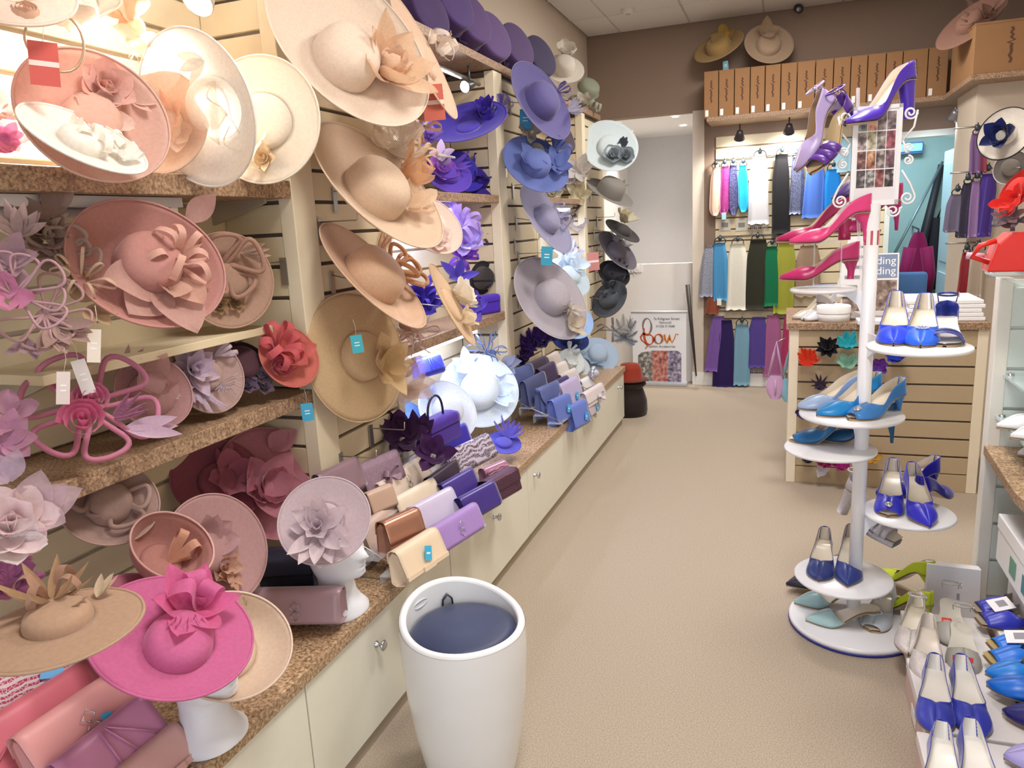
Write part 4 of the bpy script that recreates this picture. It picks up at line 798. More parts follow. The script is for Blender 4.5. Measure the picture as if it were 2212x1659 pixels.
hat('small_hat', 'cobalt violet dome hat on the second bay shelf', 1000, 372, 50, .75, -60, ('x', -1.62), '#3f34b8', cr=(.6, .5, 1), dish=.03)
hat('small_hat', 'dark indigo hat with ruffles, right end of the second bay shelf', 1036, 388, 46, .72, -60, B2, '#38228c', cr=(.5, .4, 1), dish=.03, trims=[('ruffle', 1036, 375, 40, D(n=7, el=30, wd=.6, col='#3a2496')), ('leaves', 1056, 360, 40, D(n=3, a0=-10, spread=80, el=25, wd=.3, col='#45309a'))])
fasc('bead_headpiece', 'headpiece with a quill of pale paper beads standing over the violet hats', 960, 345, ('x', -1.46), [('leaves', 952, 335, 32, D(n=4, el=20, wd=.5, col='#c9b4d4'))], '#8a70b4')
mb = MB()
for i in range(11): mb.lathe([(.001, .014), (.012-.0006*i, 0), (.001, 0)], 4, (0, 0, .018*i))
P = at(945, 335, 'x', -1.44); o = mb.out('bead_quill', paint('#ddd6d2', .5)); o.location = P; o.rotation_euler = (V(at(1040, 348, 'x', -1.44))-V(P)).to_track_quat('Z', 'Y').to_euler(); tag(o, 'tapering quill of pale paper beads in front of the violet hats', 'quill', kind='thing')
fasc('flower_headpiece', 'bright violet feather flower hanging behind the red tag', 905, 205, ('x', -1.5), [('feathers', 905, 200, 45, D(n=9, el=30, wd=.3, joined=True, col='#7038e0')), ('leaves', 915, 225, 48, D(n=6, a0=220, el=25, wd=.3, col='#6a48c8')), ('ruffle', 935, 235, 34, D(n=5, el=25, wd=.7, col='#9068e0'))], '#5a30c0')
fasc('loop_headpiece', 'lilac loop headpiece below the bright violet feather flower', 905, 290, ('x', -1.5), [('loops', 900, 285, 40, D(n=6, el=30, wd=.24, fat=.8, col='#9a80d2')), ('leaves', 925, 300, 44, D(n=5, el=25, wd=.36, col='#8468c0'))], '#7050b0')
fasc('flower_headpiece', 'lilac ribbon headpiece under the lit tube in the second bay', 985, 505, ('x', -1.5), [('loops', 990, 500, 56, D(n=13, el=40, wd=.2, fat=.7, col='#b49ad8')), ('ruffle', 1005, 525, 54, D(n=10, el=35, wd=.6, col='#c4b0e0'))], '#9078b8')
fasc('feather_headpiece', 'vivid purple feather flower among the lilac ribbons', 1010, 548, ('x', -1.48), [('feathers', 1008, 545, 48, D(n=12, el=35, wd=.3, joined=True, col='#8a2ed0')), ('loops', 1000, 560, 34, D(n=5, el=30, wd=.3, fat=.8, col='#7a4cb0'))], '#6a2ca8')
fasc('flower_headpiece', 'white and violet flower headpiece close under the lit tube', 968, 478, ('x', -1.56), [('ruffle', 968, 478, 28, D(n=6, el=30, wd=.8, col='#cdbcf0')), ('leaves', 975, 470, 30, D(n=5, el=30, wd=.5, col='#5a3ca8'))], '#7a60c8')
fasc('loop_headpiece', 'dark plum curled headpiece right of the vivid purple feather flower', 1035, 520, ('x', -1.6), [('loops', 1035, 515, 34, D(n=6, el=30, wd=.22, fat=.8, col='#4c3c5c')), ('curls', 1040, 500, 46, D(n=4, a0=30, spread=120, el=20, col='#3c3448'))], '#3c3048')
hat('small_hat', 'black net hat above the violet felt bag in the second bay', 1040, 600, 36, .7, 10, ('x', -1.56), '#2c2834', cr=(.7, .6, 1.1), dish=.02, sheer=.15)
bag('violet felt box bag on the lower shelf of the second bay', (1028, 642), (1068, 636), -1.55, 40, '#4a2cae', flap=.3, taper=.05, dpt=.08, lean=0, mat=fabric('#4a2ab0', glow=0), name='box_bag')
fasc('loop_headpiece', 'indigo headpiece low on the shelf behind the apricot hat', 905, 665, ('x', -1.6), [('ruffle', 905, 665, 50, D(n=8, el=30, wd=.6, col='#352086')), ('loops', 915, 640, 46, D(n=5, el=30, wd=.2, fat=.8, col='#40309a')), ('ruffle', 1010, 670, 44, D(n=6, el=30, wd=.6, col='#5a48b0', sheer=.1)), ('leaves', 990, 600, 46, D(n=5, el=25, wd=.4, col='#4c3c98'))], '#2c1c70')
hat('brimmed_hat', 'large ice white hat with organza band standing on the worktop of the second bay', 1034, 846, 86, .90, -70, ('x', -1.5), '#dde8f2', cr=(.5, .34, 1.1), dish=.05, trims=[('organza', 1010, 795, 44, D(n=3, a0=100, spread=160, el=15, wd=.5, col='#d4e0ee', sheer=.15)), ('organza', 1068, 850, 52, D(n=3, a0=-60, spread=100, el=15, wd=.5, col='#d0deee', sheer=.1))], band='#cfdced')
hat('brimmed_hat', 'smaller ice white hat in front of the large one, beside the loop handle', 966, 888, 70, .8, -40, ('x', -1.5), '#dfe6f4', cr=(.5, .3, 1.1), dish=.03, trims=[('leaves', 930, 870, 44, D(n=3, a0=120, spread=90, el=20, wd=.4, col='#d2dcf2'))])
hat('saucer_hat', 'sky blue brim behind the purple velvet handbag', 886, 905, 44, .7, -50, ('x', -1.62), '#7ba4ea', cr=(.4, .1, 1), dish=.02)
bag('cobalt blue pleated satin clutch hung under the lower shelf of the second bay', (898, 778), (952, 764), -1.6, 42, '#4c52d8', flap=.8, orn='pleat', mat=satin('#454cd4', .3), name='box_bag')
fasc('feather_headpiece', 'slate blue looped feather headpiece over the large ice white hat', 1060, 765, ('x', -1.5), [('curls', 1055, 765, 70, D(n=9, el=25, joined=True, col='#6c7aa0')), ('loops', 1050, 760, 40, D(n=6, el=25, wd=.1, fat=.8, col='#7485ac', joined=True)), ('organza', 1082, 790, 44, D(n=4, a0=250, spread=160, el=15, wd=.5, col='#8f98b4', sheer=.3))], '#66739a')

# the row on the long top shelf
TZ = 2.387
for i, (px_, py_, col, a_) in enumerate(((905, 42, '#43305f', 62), (960, 22, '#4d3a70', 60), (1000, 55, '#594274', 58), (1045, 92, '#634c7e', 56), (1098, 112, '#55406e', 52), (1150, 134, '#3a3352', 48))):
    names = ['dark violet', 'deep purple', 'plum purple', 'lighter purple', 'dusky mauve', 'blackish indigo']
    hat('pillbox_hat', names[i]+' tilted pillbox hat on the top shelf, %s from the front' % ['first', 'second', 'third', 'fourth', 'fifth', 'sixth'][i], px_, py_, a_, .5, -36, ('x', -1.56), col, cr=(.96, .62, 1), dish=.01, flat=True, group='purple hats in a row on the top shelf', glow=.05, trims=[('leaves', px_-6, py_+34, 24, D(n=4, a0=200, spread=160, el=30, wd=.3, col='#6a5488', joined=True))] if i in (2, 3, 4) else [])
hat('brimmed_hat', 'cream white hat with fabric bow at the end of the purple row', 1218, 150, 44, .62, -80, ('x', -1.5), '#d6cfc2', cr=(.55, .6, 1.1), dish=.02, trims=[('ruffle', 1222, 120, 32, D(n=6, el=40, wd=.8, col='#d9d2c4'))])
hat('pillbox_hat', 'sage green pillbox hat with ribbon ends behind the cream white hat', 1270, 195, 26, .55, -60, ('x', -1.5), '#9aa08c', cr=(.9, .8, 1.0), dish=.02, trims=[('loops', 1282, 222, 24, D(n=4, a0=230, spread=100, el=20, wd=.3, fat=.8, col='#a9aa98'))])
hat('small_hat', 'grey-beige hat with net bow lying on the end of the top shelf', 1245, 218, 28, .5, -80, ('x', -1.46), '#a59c8e', cr=(.5, .4, 1.1), dish=.02, trims=[('ruffle', 1262, 225, 24, D(n=5, el=30, wd=.7, col='#b0a898'))])

# hats of the second pilaster
P2 = ('x', -1.28)
hat('brimmed_hat', 'violet grey sinamay hat with checked crown, highest on the second pilaster', 1164, 222, 92, .46, -38, P2, '#67609a', cr=(.46, .4, 1.1), dish=.05, edge='#8a84b4', trims=[('feathers', 1225, 240, 36, D(n=9, a0=-60, spread=200, el=35, wd=.3, joined=True, col='#b6b2c8')), ('loops', 1200, 200, 34, D(n=3, a0=0, spread=120, el=40, wd=.16, fat=.9, col='#5a5288'))])
hat('saucer_hat', 'lilac grey underside of a hat hanging below the violet grey one', 1200, 270, 66, .35, 140, ('x', -1.33), '#b0a9c0', cr=(.4, .2, 1), dish=.03, face=1, trims=[('leaves', 1210, 285, 34, D(n=3, el=20, wd=.4, col='#c0b8cc'))])
hat('brimmed_hat', 'periwinkle blue hat with satin bow, second on the second pilaster', 1156, 358, 76, .66, -60, P2, '#6b7ab8', cr=(.44, .34, 1.1), dish=.04, trims=[('organza', 1150, 355, 50, D(n=3, a0=150, spread=150, el=18, wd=.7, col='#7485c4')), ('loops', 1195, 330, 34, D(n=4, a0=0, spread=200, el=45, wd=.3, fat=.8, col='#5a68a4')), ('ruffle', 1200, 360, 40, D(n=5, el=25, wd=.6, col='#6878b6'))])
hat('brimmed_hat', 'lavender net hat with curled loops, third on the second pilaster', 1176, 476, 86, .36, -36, P2, '#9a98b8', cr=(.4, .3, 1.1), dish=.04, edge='#bdbad2', trims=[('loops', 1200, 470, 36, D(n=4, a0=-40, spread=200, el=35, wd=.24, fat=1, col='#aaa6c6', sheer=.15))], tags=[(1183, 512, 38, '#2f9dbb', ('x', -1.2))])
hat('brimmed_hat', 'large silver grey hat with pale quill trim, fourth on the second pilaster', 1188, 646, 100, .62, -38, ('x', -1.26), '#b4adb6', cr=(.40, .34, 1.1), dish=.03, edge='#d2ccd2', trims=[('curls', 1212, 670, 52, D(n=6, a0=-120, spread=240, el=25, col='#cfc6ba')), ('leaves', 1225, 660, 44, D(n=4, a0=200, spread=200, el=25, wd=.4, col='#c8bfb4')), ('ruffle', 1235, 705, 34, D(n=4, el=20, wd=.6, col='#cfc2ae'))])
hat('brimmed_hat', 'pale ice blue hat behind the large silver grey one', 1228, 600, 52, .6, -50, ('x', -1.4), '#c6d6e0', cr=(.46, .4, 1.1), dish=.03, trims=[('ruffle', 1238, 580, 34, D(n=6, el=35, wd=.7, col='#d6e2ea')), ('loops', 1215, 560, 30, D(n=4, el=30, wd=.2, fat=.8, col='#c0cfdc'))])
hat('brimmed_hat', 'glowing pale blue hat brim peeping out under the silver grey hat', 1240, 696, 42, .85, -60, ('x', -1.42), '#a8c8ee', cr=(.6, .3, 1.1), dish=.05)
hat('small_hat', 'deep navy blue hat behind the white hat on the second rack', 1232, 735, 40, .6, -80, ('x', -1.5), '#1f2e6a', cr=(.6, .5, 1), dish=.02)
fasc('feather_boa', 'dark violet feather boa lying along the worktop at the second pilaster', 1150, 745, ('x', -1.4), [('feathers', 1125, 765, 40, D(n=14, el=35, wd=.4, joined=True, col='#45246e')), ('feathers', 1150, 745, 40, D(n=14, el=35, wd=.4, joined=True, col='#4c2a78')), ('feathers', 1185, 725, 36, D(n=14, el=35, wd=.4, joined=True, col='#52307e')), ('ruffle', 1130, 762, 34, D(n=10, el=35, wd=.5, joined=True, col='#4a2674')), ('ruffle', 1172, 735, 34, D(n=10, el=35, wd=.5, joined=True, col='#4e2a7a')), ('ruffle', 1115, 785, 30, D(n=9, el=35, wd=.5, joined=True, col='#3e2064')), ('feathers', 1120, 785, 36, D(n=10, el=35, wd=.4, joined=True, col='#3c2060'))], '#3a2060', cat='boa')
fasc('loop_headpiece', 'pale grey ribbons and silver strings hanging behind the violet grey hat', 1135, 275, ('x', -1.36), [('curls', 1135, 270, 60, D(n=5, a0=250, spread=60, el=5, col='#a8a49c')), ('ruffle', 1150, 285, 30, D(n=4, el=20, wd=.6, col='#b0aaa0')), ('leaves', 1150, 310, 40, D(n=4, a0=240, spread=80, el=10, wd=.4, col='#9a9488'))], '#8a8478', tags=[(1136, 215, 40, '#3aa0d0')])
fasc('flower_headpiece', 'silver and white flowers crowding the third bay behind the periwinkle hat', 1225, 400, ('x', -1.56), [('flower', 1215, 395, 34, D(n=6, el=25, wd=.6, col='#dcd8e4', joined=True)), ('ruffle', 1240, 385, 36, D(n=6, el=25, wd=.6, col='#d8d0c8')), ('leaves', 1250, 370, 40, D(n=5, el=20, wd=.5, col='#cfcac8')), ('flower', 1195, 420, 26, D(n=6, el=25, wd=.6, col='#e8e4d4', joined=True)), ('ruffle', 1250, 425, 30, D(n=5, el=25, wd=.6, col='#cfc6a8'))], '#b8b4b8')
fasc('feather_headpiece', 'brown and grey feather headpiece in the third bay above the lavender hat', 1228, 462, ('x', -1.58), [('leaves', 1226, 460, 34, D(n=7, el=25, wd=.4, col='#6c6068')), ('organza', 1245, 485, 34, D(n=4, el=20, wd=.6, col='#b0a8ac', sheer=.2))], '#5c5058')
fasc('flower_headpiece', 'white flower headpiece with a small red heart in the third bay', 1225, 545, ('x', -1.56), [('ruffle', 1222, 548, 30, D(n=6, el=25, wd=.6, col='#dfe0ea')), ('rose', 1220, 542, 10, D(col='#b04838')), ('leaves', 1240, 550, 28, D(n=4, el=20, wd=.4, col='#c8c8d4'))], '#b8b8c8')

# hats of the third pilaster
P3 = ('x', -1.30)
hat('brimmed_hat', 'ice blue wide hat with grey silk flowers, highest on the third pilaster', 1316, 318, 62, .82, -70, P3, '#d2dee2', cr=(.42, .2, 1.1), dish=.05, edge='#e8f0f2', trims=[('flower', 1322, 338, 24, D(n=5, el=30, wd=.8, tip=.3, col='#9aa4ac', col2='#5c646c')), ('flower', 1350, 340, 22, D(n=5, el=30, wd=.8, tip=.3, col='#8c969e', col2='#50585e')), ('leaves', 1340, 320, 24, D(n=4, a0=20, spread=120, el=40, wd=.5, col='#5c6670'))])
hat('brimmed_hat', 'stone grey hat seen edge-on with tall crown on the third pilaster', 1316, 418, 56, .30, -62, P3, '#8f8a84', cr=(.55, .6, 1.1), dish=.03, edge='#aaa49e', trims=[('leaves', 1340, 405, 20, D(n=4, el=40, wd=.4, col='#9a958e'))])
hat('brimmed_hat', 'black-edged hat with beige bow on the third pilaster', 1344, 500, 42, .30, -58, ('x', -1.22), '#4a4644', cr=(.5, .3, 1.1), dish=.02, edge='#1e1c1c', trims=[('ruffle', 1345, 480, 26, D(n=6, el=35, wd=.8, col='#c4b896')), ('leaves', 1358, 478, 24, D(n=4, a0=0, spread=100, el=30, wd=.4, col='#cfc6ac'))])
hat('brimmed_hat', 'mauve grey hat with glassy loops on the third pilaster', 1330, 545, 54, .42, -45, P3, '#77707c', cr=(.42, .3, 1.1), dish=.06, edge='#b8b4bc', trims=[('loops', 1328, 520, 26, D(n=4, a0=0, el=45, wd=.6, fat=.9, col='#b0acb6', sheer=.35)), ('ruffle', 1345, 530, 24, D(n=4, el=35, wd=.6, col='#b8b4ba', sheer=.2))], tags=[(1278, 530, 34, '#c98278', ('x', -1.3))])
hat('small_hat', 'black feather cocktail hat on the third pilaster', 1326, 592, 36, .7, -60, P3, '#2c2a30', cr=(.7, .5, 1.1), dish=.02, trims=[('feathers', 1330, 590, 30, D(n=10, el=25, wd=.4, joined=True, col='#2a282e')), ('curls', 1352, 590, 40, D(n=3, a0=-60, spread=60, el=10, col='#3a3c5c'))])
hat('brimmed_hat', 'charcoal felt hat with knotted bow, lowest on the third pilaster', 1318, 648, 44, .72, -140, P3, '#474a4e', cr=(.5, .4, 1.1), dish=.05, glow=.05, trims=[('loops', 1320, 632, 26, D(n=5, el=40, wd=.34, fat=.7, col='#3c3f44')), ('leaves', 1345, 635, 22, D(n=4, a0=-40, spread=90, el=25, wd=.3, col='#54585e'))])
fasc('feather_headpiece', 'grey ostrich feather headpiece at the far end of the worktop', 1346, 728, ('x', -1.26), [('feathers', 1350, 730, 44, D(n=11, el=30, wd=.36, joined=True, col='#7c838e')), ('loops', 1325, 715, 30, D(n=4, el=25, wd=.2, fat=.9, col='#a8a6a4')), ('curls', 1360, 710, 34, D(n=6, a0=20, spread=120, el=20, col='#8a8f98'))], '#6c727c')
hat('brimmed_hat', 'ice blue net hat with white flower at the far end of the worktop', 1290, 768, 46, .80, -75, ('x', -1.34), '#a9bacb', cr=(.5, .4, 1.1), dish=.03, trims=[('flower', 1292, 762, 18, D(n=6, el=35, wd=.6, col='#dde8f4', joined=True)), ('organza', 1285, 775, 34, D(n=3, a0=180, spread=160, el=15, wd=.6, col='#a2b8d0', sheer=.15))])
hat('brimmed_hat', 'white satin hat behind the silver clutches', 1233, 782, 30, .9, -40, ('x', -1.44), '#e4ecee', cr=(.5, .3, 1.1), dish=.03, trims=[('loops', 1230, 760, 22, D(n=3, a0=40, spread=120, el=25, wd=.3, fat=.8, col='#dfe8f0')), ('ruffle', 1232, 778, 18, D(n=5, el=30, wd=.7, col='#eef4f2'))])
hat('brimmed_hat', 'pale grey-white hat half behind the white satin one', 1252, 795, 24, .85, -30, ('x', -1.4), '#d4dfe6', cr=(.5, .3, 1.1), dish=.03)
bx_ = bx('card', (-1.42, 5.46, .4575), (-1.2, 5.545, .4595), paint('#f2f0f6')); tag(bx_, 'white card lying on the far corner of the worktop', 'card', kind='thing')
# past the end of the counter
t = thing('garment_bag', 'black bag on the floor behind the end of the counter', 'bag', (-1.17, 5.86, 0))
mb = MB(); mb.lathe([(.001, 0), (.14, .0), (.15, .04), (.145, .12), (.115, .21), (.08, .25), (.001, .26)], 20); mb.out('body', fabric('#2a2020', glow=0), t)
mb = MB(); mb.lathe([(.105, .22), (.14, .25), (.13, .275), (.001, .28)], 20); mb.out('folded_top', fabric('#33231f', glow=0), t)
t = thing('felt_hat', 'rust red felt hat set on the black bag past the end of the counter', 'hat', (-1.16, 5.86, .285))
mb = MB(); mb.lathe([(.12, 0), (.1, .01), (.095, .09), (.07, .13), (.001, .14)], 22); mb.out('crown', fabric('#8c2f1a', glow=0), t)
mb = MB(); mb.lathe([(.13, .0), (.155, .004), (.13, .008), (.1, .01)], 22); mb.out('brim', fabric('#5a2214', glow=0), t)

# ================================================================ the white stool
def stool():
    c = at(998, 1334, 'z', .48); t = thing('barrel_stool', 'white plastic barrel stool with dark blue padded lid, in the front of the aisle', 'stool', (c.x, c.y, 0)); R = .178
    hz = lambda a: .480+.030*math.cos(a-math.radians(140))+.008*math.cos(2*(a-math.radians(140)))  # the dipping rim
    PR = [(.125, 0), (.132, .02), (.155, .14), (.170, .26), (.178, .38), (.177, 1)]
    def rad(z):
        for (r0, z0), (r1, z1) in zip(PR, PR[1:]):
            if z <= z1: return r0+(r1-r0)*(z-z0)/(z1-z0)
    def fn(u, v):
        a = 2*PI*u; z = hz(a)*v; r = rad(z); return (r*math.cos(a), r*math.sin(a), z)
    b = MB(); n = 64; b.grid(fn, n, 16, cu=True)
    def rim(u, v):
        a = 2*PI*u; z = hz(a); w_ = PI*v; r = R-.012+.011*math.cos(w_); return (r*math.cos(a), r*math.sin(a), z+.010*math.sin(w_))
    b.grid(rim, n, 6, cu=True)
    b.grid(lambda u, v: ((R-.023-.006*v)*math.cos(2*PI*u), (R-.023-.006*v)*math.sin(2*PI*u), hz(2*PI*u)*(1-v)+.36*v), n, 3, cu=True)
    b.out('shell', paint('#eef0f3', .28, amt=.01, coat=.4), t)
    l = MB(); l.lathe([(.150, .36), (.1505, .436), (.147, .448), (.125, .458), (.06, .463), (.001, .464)], 48); l.out('lid', satin('#2c3658', .5), t)
    s = MB(); a = math.radians(132); e = V((math.cos(a)*.143, math.sin(a)*.143, .45)); tg = V((-math.sin(a), math.cos(a), 0))
    s.strip([e-tg*.016, e-tg*.014+V((0, 0, .02)), e+V((0, 0, .034)), e+tg*.014+V((0, 0, .02)), e+tg*.016], V((math.cos(a), math.sin(a), 0))*.006); s.out('pull_loop', satin('#20263f'), t, thick=.004)
    a = math.radians(166); h_ = MB(); e = V((math.cos(a)*.1535, math.sin(a)*.1535, .482)); tg = V((-math.sin(a), math.cos(a), 0)); up = V((0, 0, 1))
    h_.tube([e+tg*.026*math.cos(q)*1.2+up*.010*math.sin(q) for q in [2*PI*i/24 for i in range(24)]], .003, 6, closed=True); h_.out('hand_slot', paint('#c6ccd8', .4), t)
stool()

# ================================================================ back of the shop: scarf wall, cartons
slats(wb, (-.60, YB, 0), (1, 0, 0), 1.36, .12, 2.22, (0, -1, 0))
bs = thing('high_shelf', 'long high shelf at the back that carries the row of brown cartons', 'shelf', (.2, 6.8, 2.30))
for a, b in (((-.64, 6.62, 2.30), (1.07, YB, 2.335)), ((1.07, 5.72, 2.30), (1.74, YB, 2.335))):
    bx('board', a, b, GRANITE_DULL, bs, .002).location -= bs.location
KRAFT = paint('#966e48', .8, amt=.06, scale=12); KR_IN = paint('#8a6440', .9); INK = paint('#5c3d28', .8)
edges = [1521, 1553, 1587, 1621, 1653, 1687, 1722, 1761, 1800, 1837, 1873, 1912, 1948, 2002, 2046]
wd_ = ['leftmost, at the wall end', 'second from the wall end', 'third from the wall end', 'fourth from the wall end', 'fifth from the wall end', 'sixth from the wall end', 'seventh, left of the dark gap', 'right of the dark gap', 'left of the purple shoe tip', 'above the lilac sandal', 'behind the purple shoe', 'right behind the purple heel', 'wider, with a slot handle', 'last before the corner']
SQ = [(0, .10), (.004, .085), (-.003, .07), (.005, .06), (-.002, .045), (.012, .03), (-.012, .02), (.004, .01), (.0, 0), (.003, -.03), (-.004, -.05), (.004, -.07), (0, -.09)]
for k in range(14):
    x0 = at(edges[k], 200, 'y', 6.66).x; x1 = at(edges[k+1], 200, 'y', 6.66).x-.006; zt = at(edges[k], 156-(edges[k]-1521)*.106, 'y', 6.66).z
    t = thing('carton', 'brown upright carton on the high shelf, %s' % wd_[k], 'box', ((x0+x1)/2, 6.84, 2.336), group='brown cartons on the high shelf')
    b = MB(); hw = (x1-x0)/2; hh = zt-2.336; b.box((-hw, -.18, 0), (hw, .18, hh)); b.out('box', KRAFT, t, False, .003)
    b = MB(); b.box((-hw, -.181, hh*.985), (hw, .0, hh*1.004)); b.out('lid_flap', KRAFT, t, False)
    b = MB(); b.strip([(q[0], -.1812, hh*.55+q[1]*.9) for q in SQ], V((.006, 0, 0))); b.out('printed_script', INK, t, False)
    if k != 12: b = MB(); b.box((-hw+.01, -.1815, .01), (-hw+.035, -.181, .06)); b.out('size_label', WHITE, t, False)
    else: b = MB(); b.tube([(-.01, -.181, hh*.45), (.004, -.181, hh*.52), (-.004, -.181, hh*.62)], .012, 6); b.out('slot_handle', paint('#2c1d14', .9), t)
t = thing('carton', 'big brown carton at the corner of the high shelf above the wall hats', 'box', (1.26, 6.1, 2.336))
mb = MB(); mb.box((-.18, -.36, 0), (.2, .36, .3)); mb.out('box', KRAFT, t, False, .004)
mb = MB(); mb.strip([(q[0]*1.6+.02, -.3612, .15+q[1]*1.1) for q in SQ], V((.008, 0, 0))); mb.out('printed_script', INK, t, False)
mb = MB(); mb.box((-.182, -.362, .292), (.202, .362, .304)); mb.out('lid', KRAFT, t, False)
hat('brimmed_hat', 'golden beige hat hung high on the back wall, left of its pair', 1554, 104, 54, .45, -110, ('y', 6.86), '#a98a58', cr=(.5, .4, 1.1), dish=.05, glow=.1, trims=[('ruffle', 1565, 90, 30, D(n=5, el=30, wd=.7, col='#b8964e'))], tags=[(1566, 118, 18, '#5aa0b0', ('y', 6.8))])
hat('brimmed_hat', 'pale beige hat with bow hung high on the back wall, right of its pair', 1660, 98, 52, .72, -70, ('y', 6.86), '#b39a82', cr=(.5, .3, 1.1), dish=.05, glow=.1, trims=[('organza', 1655, 80, 38, D(n=4, a0=20, el=25, wd=.6, col='#bda488'))])
hat('brimmed_hat', 'dusky pink feathered hat on top of the big corner carton', 2100, 52, 74, .4, -125, ('y', 6.0), '#8e6858', cr=(.4, .3, 1.1), dish=.04, glow=.05, trims=[('feathers', 2125, 40, 50, D(n=8, el=25, wd=.35, joined=True, col='#96705e')), ('leaves', 2150, 40, 40, D(n=4, el=25, wd=.4, col='#6a4c3e'))])
# ceiling fittings
P = at(1357, 24, 'z', CEIL-.02); t = thing('smoke_detector', 'small round white smoke detector on the ceiling tiles', 'smoke detector', (P.x, P.y, CEIL))
mb = MB(); mb.lathe([(.055, 0), (.055, -.012), (.045, -.03), (.03, -.04), (.001, -.042)], 24); mb.out('housing', paint('#d8d4ce', .5), t)
mb = MB(); mb.lathe([(.02, -.04), (.018, -.046), (.001, -.047)], 16); mb.out('sensor_cap', paint('#b9b4ae', .5), t)
P = at(1725, 16, 'y', 6.95); t = thing('security_camera', 'small black security camera where the back wall meets the ceiling', 'camera', P)
mb = MB(); mb.tube([(0, .02, .05), (0, -.01, .03), (0, -.04, 0)], .012, 8); mb.out('mount', paint('#1e1a18', .5), t)
mb = MB(); mb.lathe([(.001, -.04), (.03, -.035), (.032, .03), (.026, .034), (.001, .03)], 18); o = mb.out('body', paint('#2a2624', .4), t); o.rotation_euler = (PI*.62, 0, .3); o.location = (0, -.05, -.02)
mb = MB(); mb.lathe([(.018, 0), (.012, .004), (.001, .005)], 14); o = mb.out('lens', paint('#8a8a94', .1, .3), t); o.location = (0, -.083, -.035); o.rotation_euler = (PI*.62, 0, .3)
for i, (px_, py_) in enumerate(((1333, 266), (1360, 284), (1459, 252), (1476, 271))):
    P = at(px_, py_, 'z', SOFF-.004); t = thing('recessed_downlight', 'small recessed downlight over the stair, ' + ['front left', 'back left', 'front right', 'back right'][i] + ' of four', 'downlight', P, group='downlights over the stair')
    mb = MB(); mb.lathe([(.045, .002), (.045, -.003), (.033, -.004), (.03, .002)], 20); mb.out('ring', WHITE, t)
    mb = MB(); mb.lathe([(.03, -.001), (.001, -.002)], 20); mb.out('lens', paint('#fff8ee', .3, emit=25), t)
    spot('downlight_beam', P-V((0, 0, .01)), P-V((0, 0, 1)), 36 if i else 45, NEUT, 100, .03)
for i, (px_, py_, tx, ty) in enumerate(((1597, 300, 1590, 380), (1704, 286, 1700, 360))):
    P = at(px_, py_, 'y', 6.78); spotlight('dark pendant spotlight over the scarves, ' + ['left above the slim ties', 'right above the black shawl'][i], P, at(tx, ty, 'y', 7.0), 28, (1, .95, .86), 120, '#4a4448', .04, 40, .08, 'scarf wall spotlights')
P = at(2058, 258, 'y', 6.6); spotlight('bright spotlight over the doorway to the office', P, (1.0, 7.0, 1.6), 18, (.95, .97, 1), 110, '#8a8a90', .04, 60, .06, None)

P = at(1378, 579, 'y', 7.15); t = thing('light_switch', 'small white light switch on the low stair wall', 'switch', P); bx('plate', (-.04, -.008, -.04), (.04, .004, .04), WHITE, t, .003); bx('rocker', (-.012, -.013, -.02), (.012, -.008, .02), WHITE, t, .002)
# ---------------------------------------------------------------- scarves, shawls and ties
def scarf(label, cx, ty, by, wpx, col, plane, kind='shawl', mat=None, flare=1.15, group='scarves on the back wall', hook=True, tagc=None, fringe=False, nfold=3, tilt=0):
    P = at(cx, ty, *plane); B = at(cx+tilt, by, *plane); s = dep(P)/F; W = wpx*s; Lh = P.z-B.z
    t = thing('tie' if kind == 'tie' else 'scarf', label, 'tie' if kind == 'tie' else 'scarf', P, group=group); sh = tilt*s
    m = mat or fabric(col, glow=.08, sheen=.2, amt=.08); ph = random.random()*6; b = MB()
    def fn(u, v):
        a = 2*PI*u; w_ = W/2*((.72+.28*min(1, v*4))*(1+(flare-1)*v)); x = math.cos(a); x = math.copysign(abs(x)**.7, x)
        y = math.sin(a)*.022 + .007*math.sin(nfold*PI*x+ph)*(.4+v)
        z = -Lh*v
        if kind == 'tie' and v > .9: x *= 1-(v-.9)*6
        if kind != 'tie' and v > .98: z += .006*math.sin(9*x+ph)
        return (w_*x+sh*v+.006*math.sin(3*v+ph), y-.03, z)
    b.grid(fn, 26, 14, cu=True); n = len(b.v); b.f.append(tuple(15*i for i in range(26))); b.f.append(tuple(15*i+14 for i in range(25, -1, -1)))
    b.out('cloth', m, t)
    if hook:
        k = MB(); R = min(W*.36, .05); k.tube([(R*math.cos(q), -.03, .012+R*.75*math.sin(q)) for q in [2*PI*i/18 for i in range(18)]], .004, 6, closed=True); k.out('ring', DARKWIRE, t)
        k = MB(); k.tube([(0, .03, .06), (0, -.04, .055), (0, -.045, .07)], .004, 6); k.out('peg', DARKWIRE, t)
        k = MB(); k.lathe([(.001, .03), (.014, .022), (.018, .006), (.012, -.01), (.001, -.014)], 10); o = k.out('clip', paint('#2c3a44', .4), t); o.location = (0, -.035, .03)
    if fringe:
        k = MB()
        for i in range(14): x = W*flare*(-.45+.9*i/13)+sh; k.tube([(x, -.03, -Lh), (x+random.uniform(-.008, .008), -.03, -Lh-.06)], .0025, 4)
        tag(k.out('fringe', m, t), kind='stuff')
    if tagc: swing_tag(t, V((P.x+sh*.6, P.y-.07, P.z-Lh+.05)), .06, tagc, string=.03, lines=False)
    return t
SP = ('y', 7.0); CEL = lambda c: satin(c, .2)
scarf('slim nude pink tie in cellophane, leftmost of the top row', 1547, 362, 466, 22, '#d8b4a2', SP, 'tie', CEL('#d8b4a2'), 1.1)
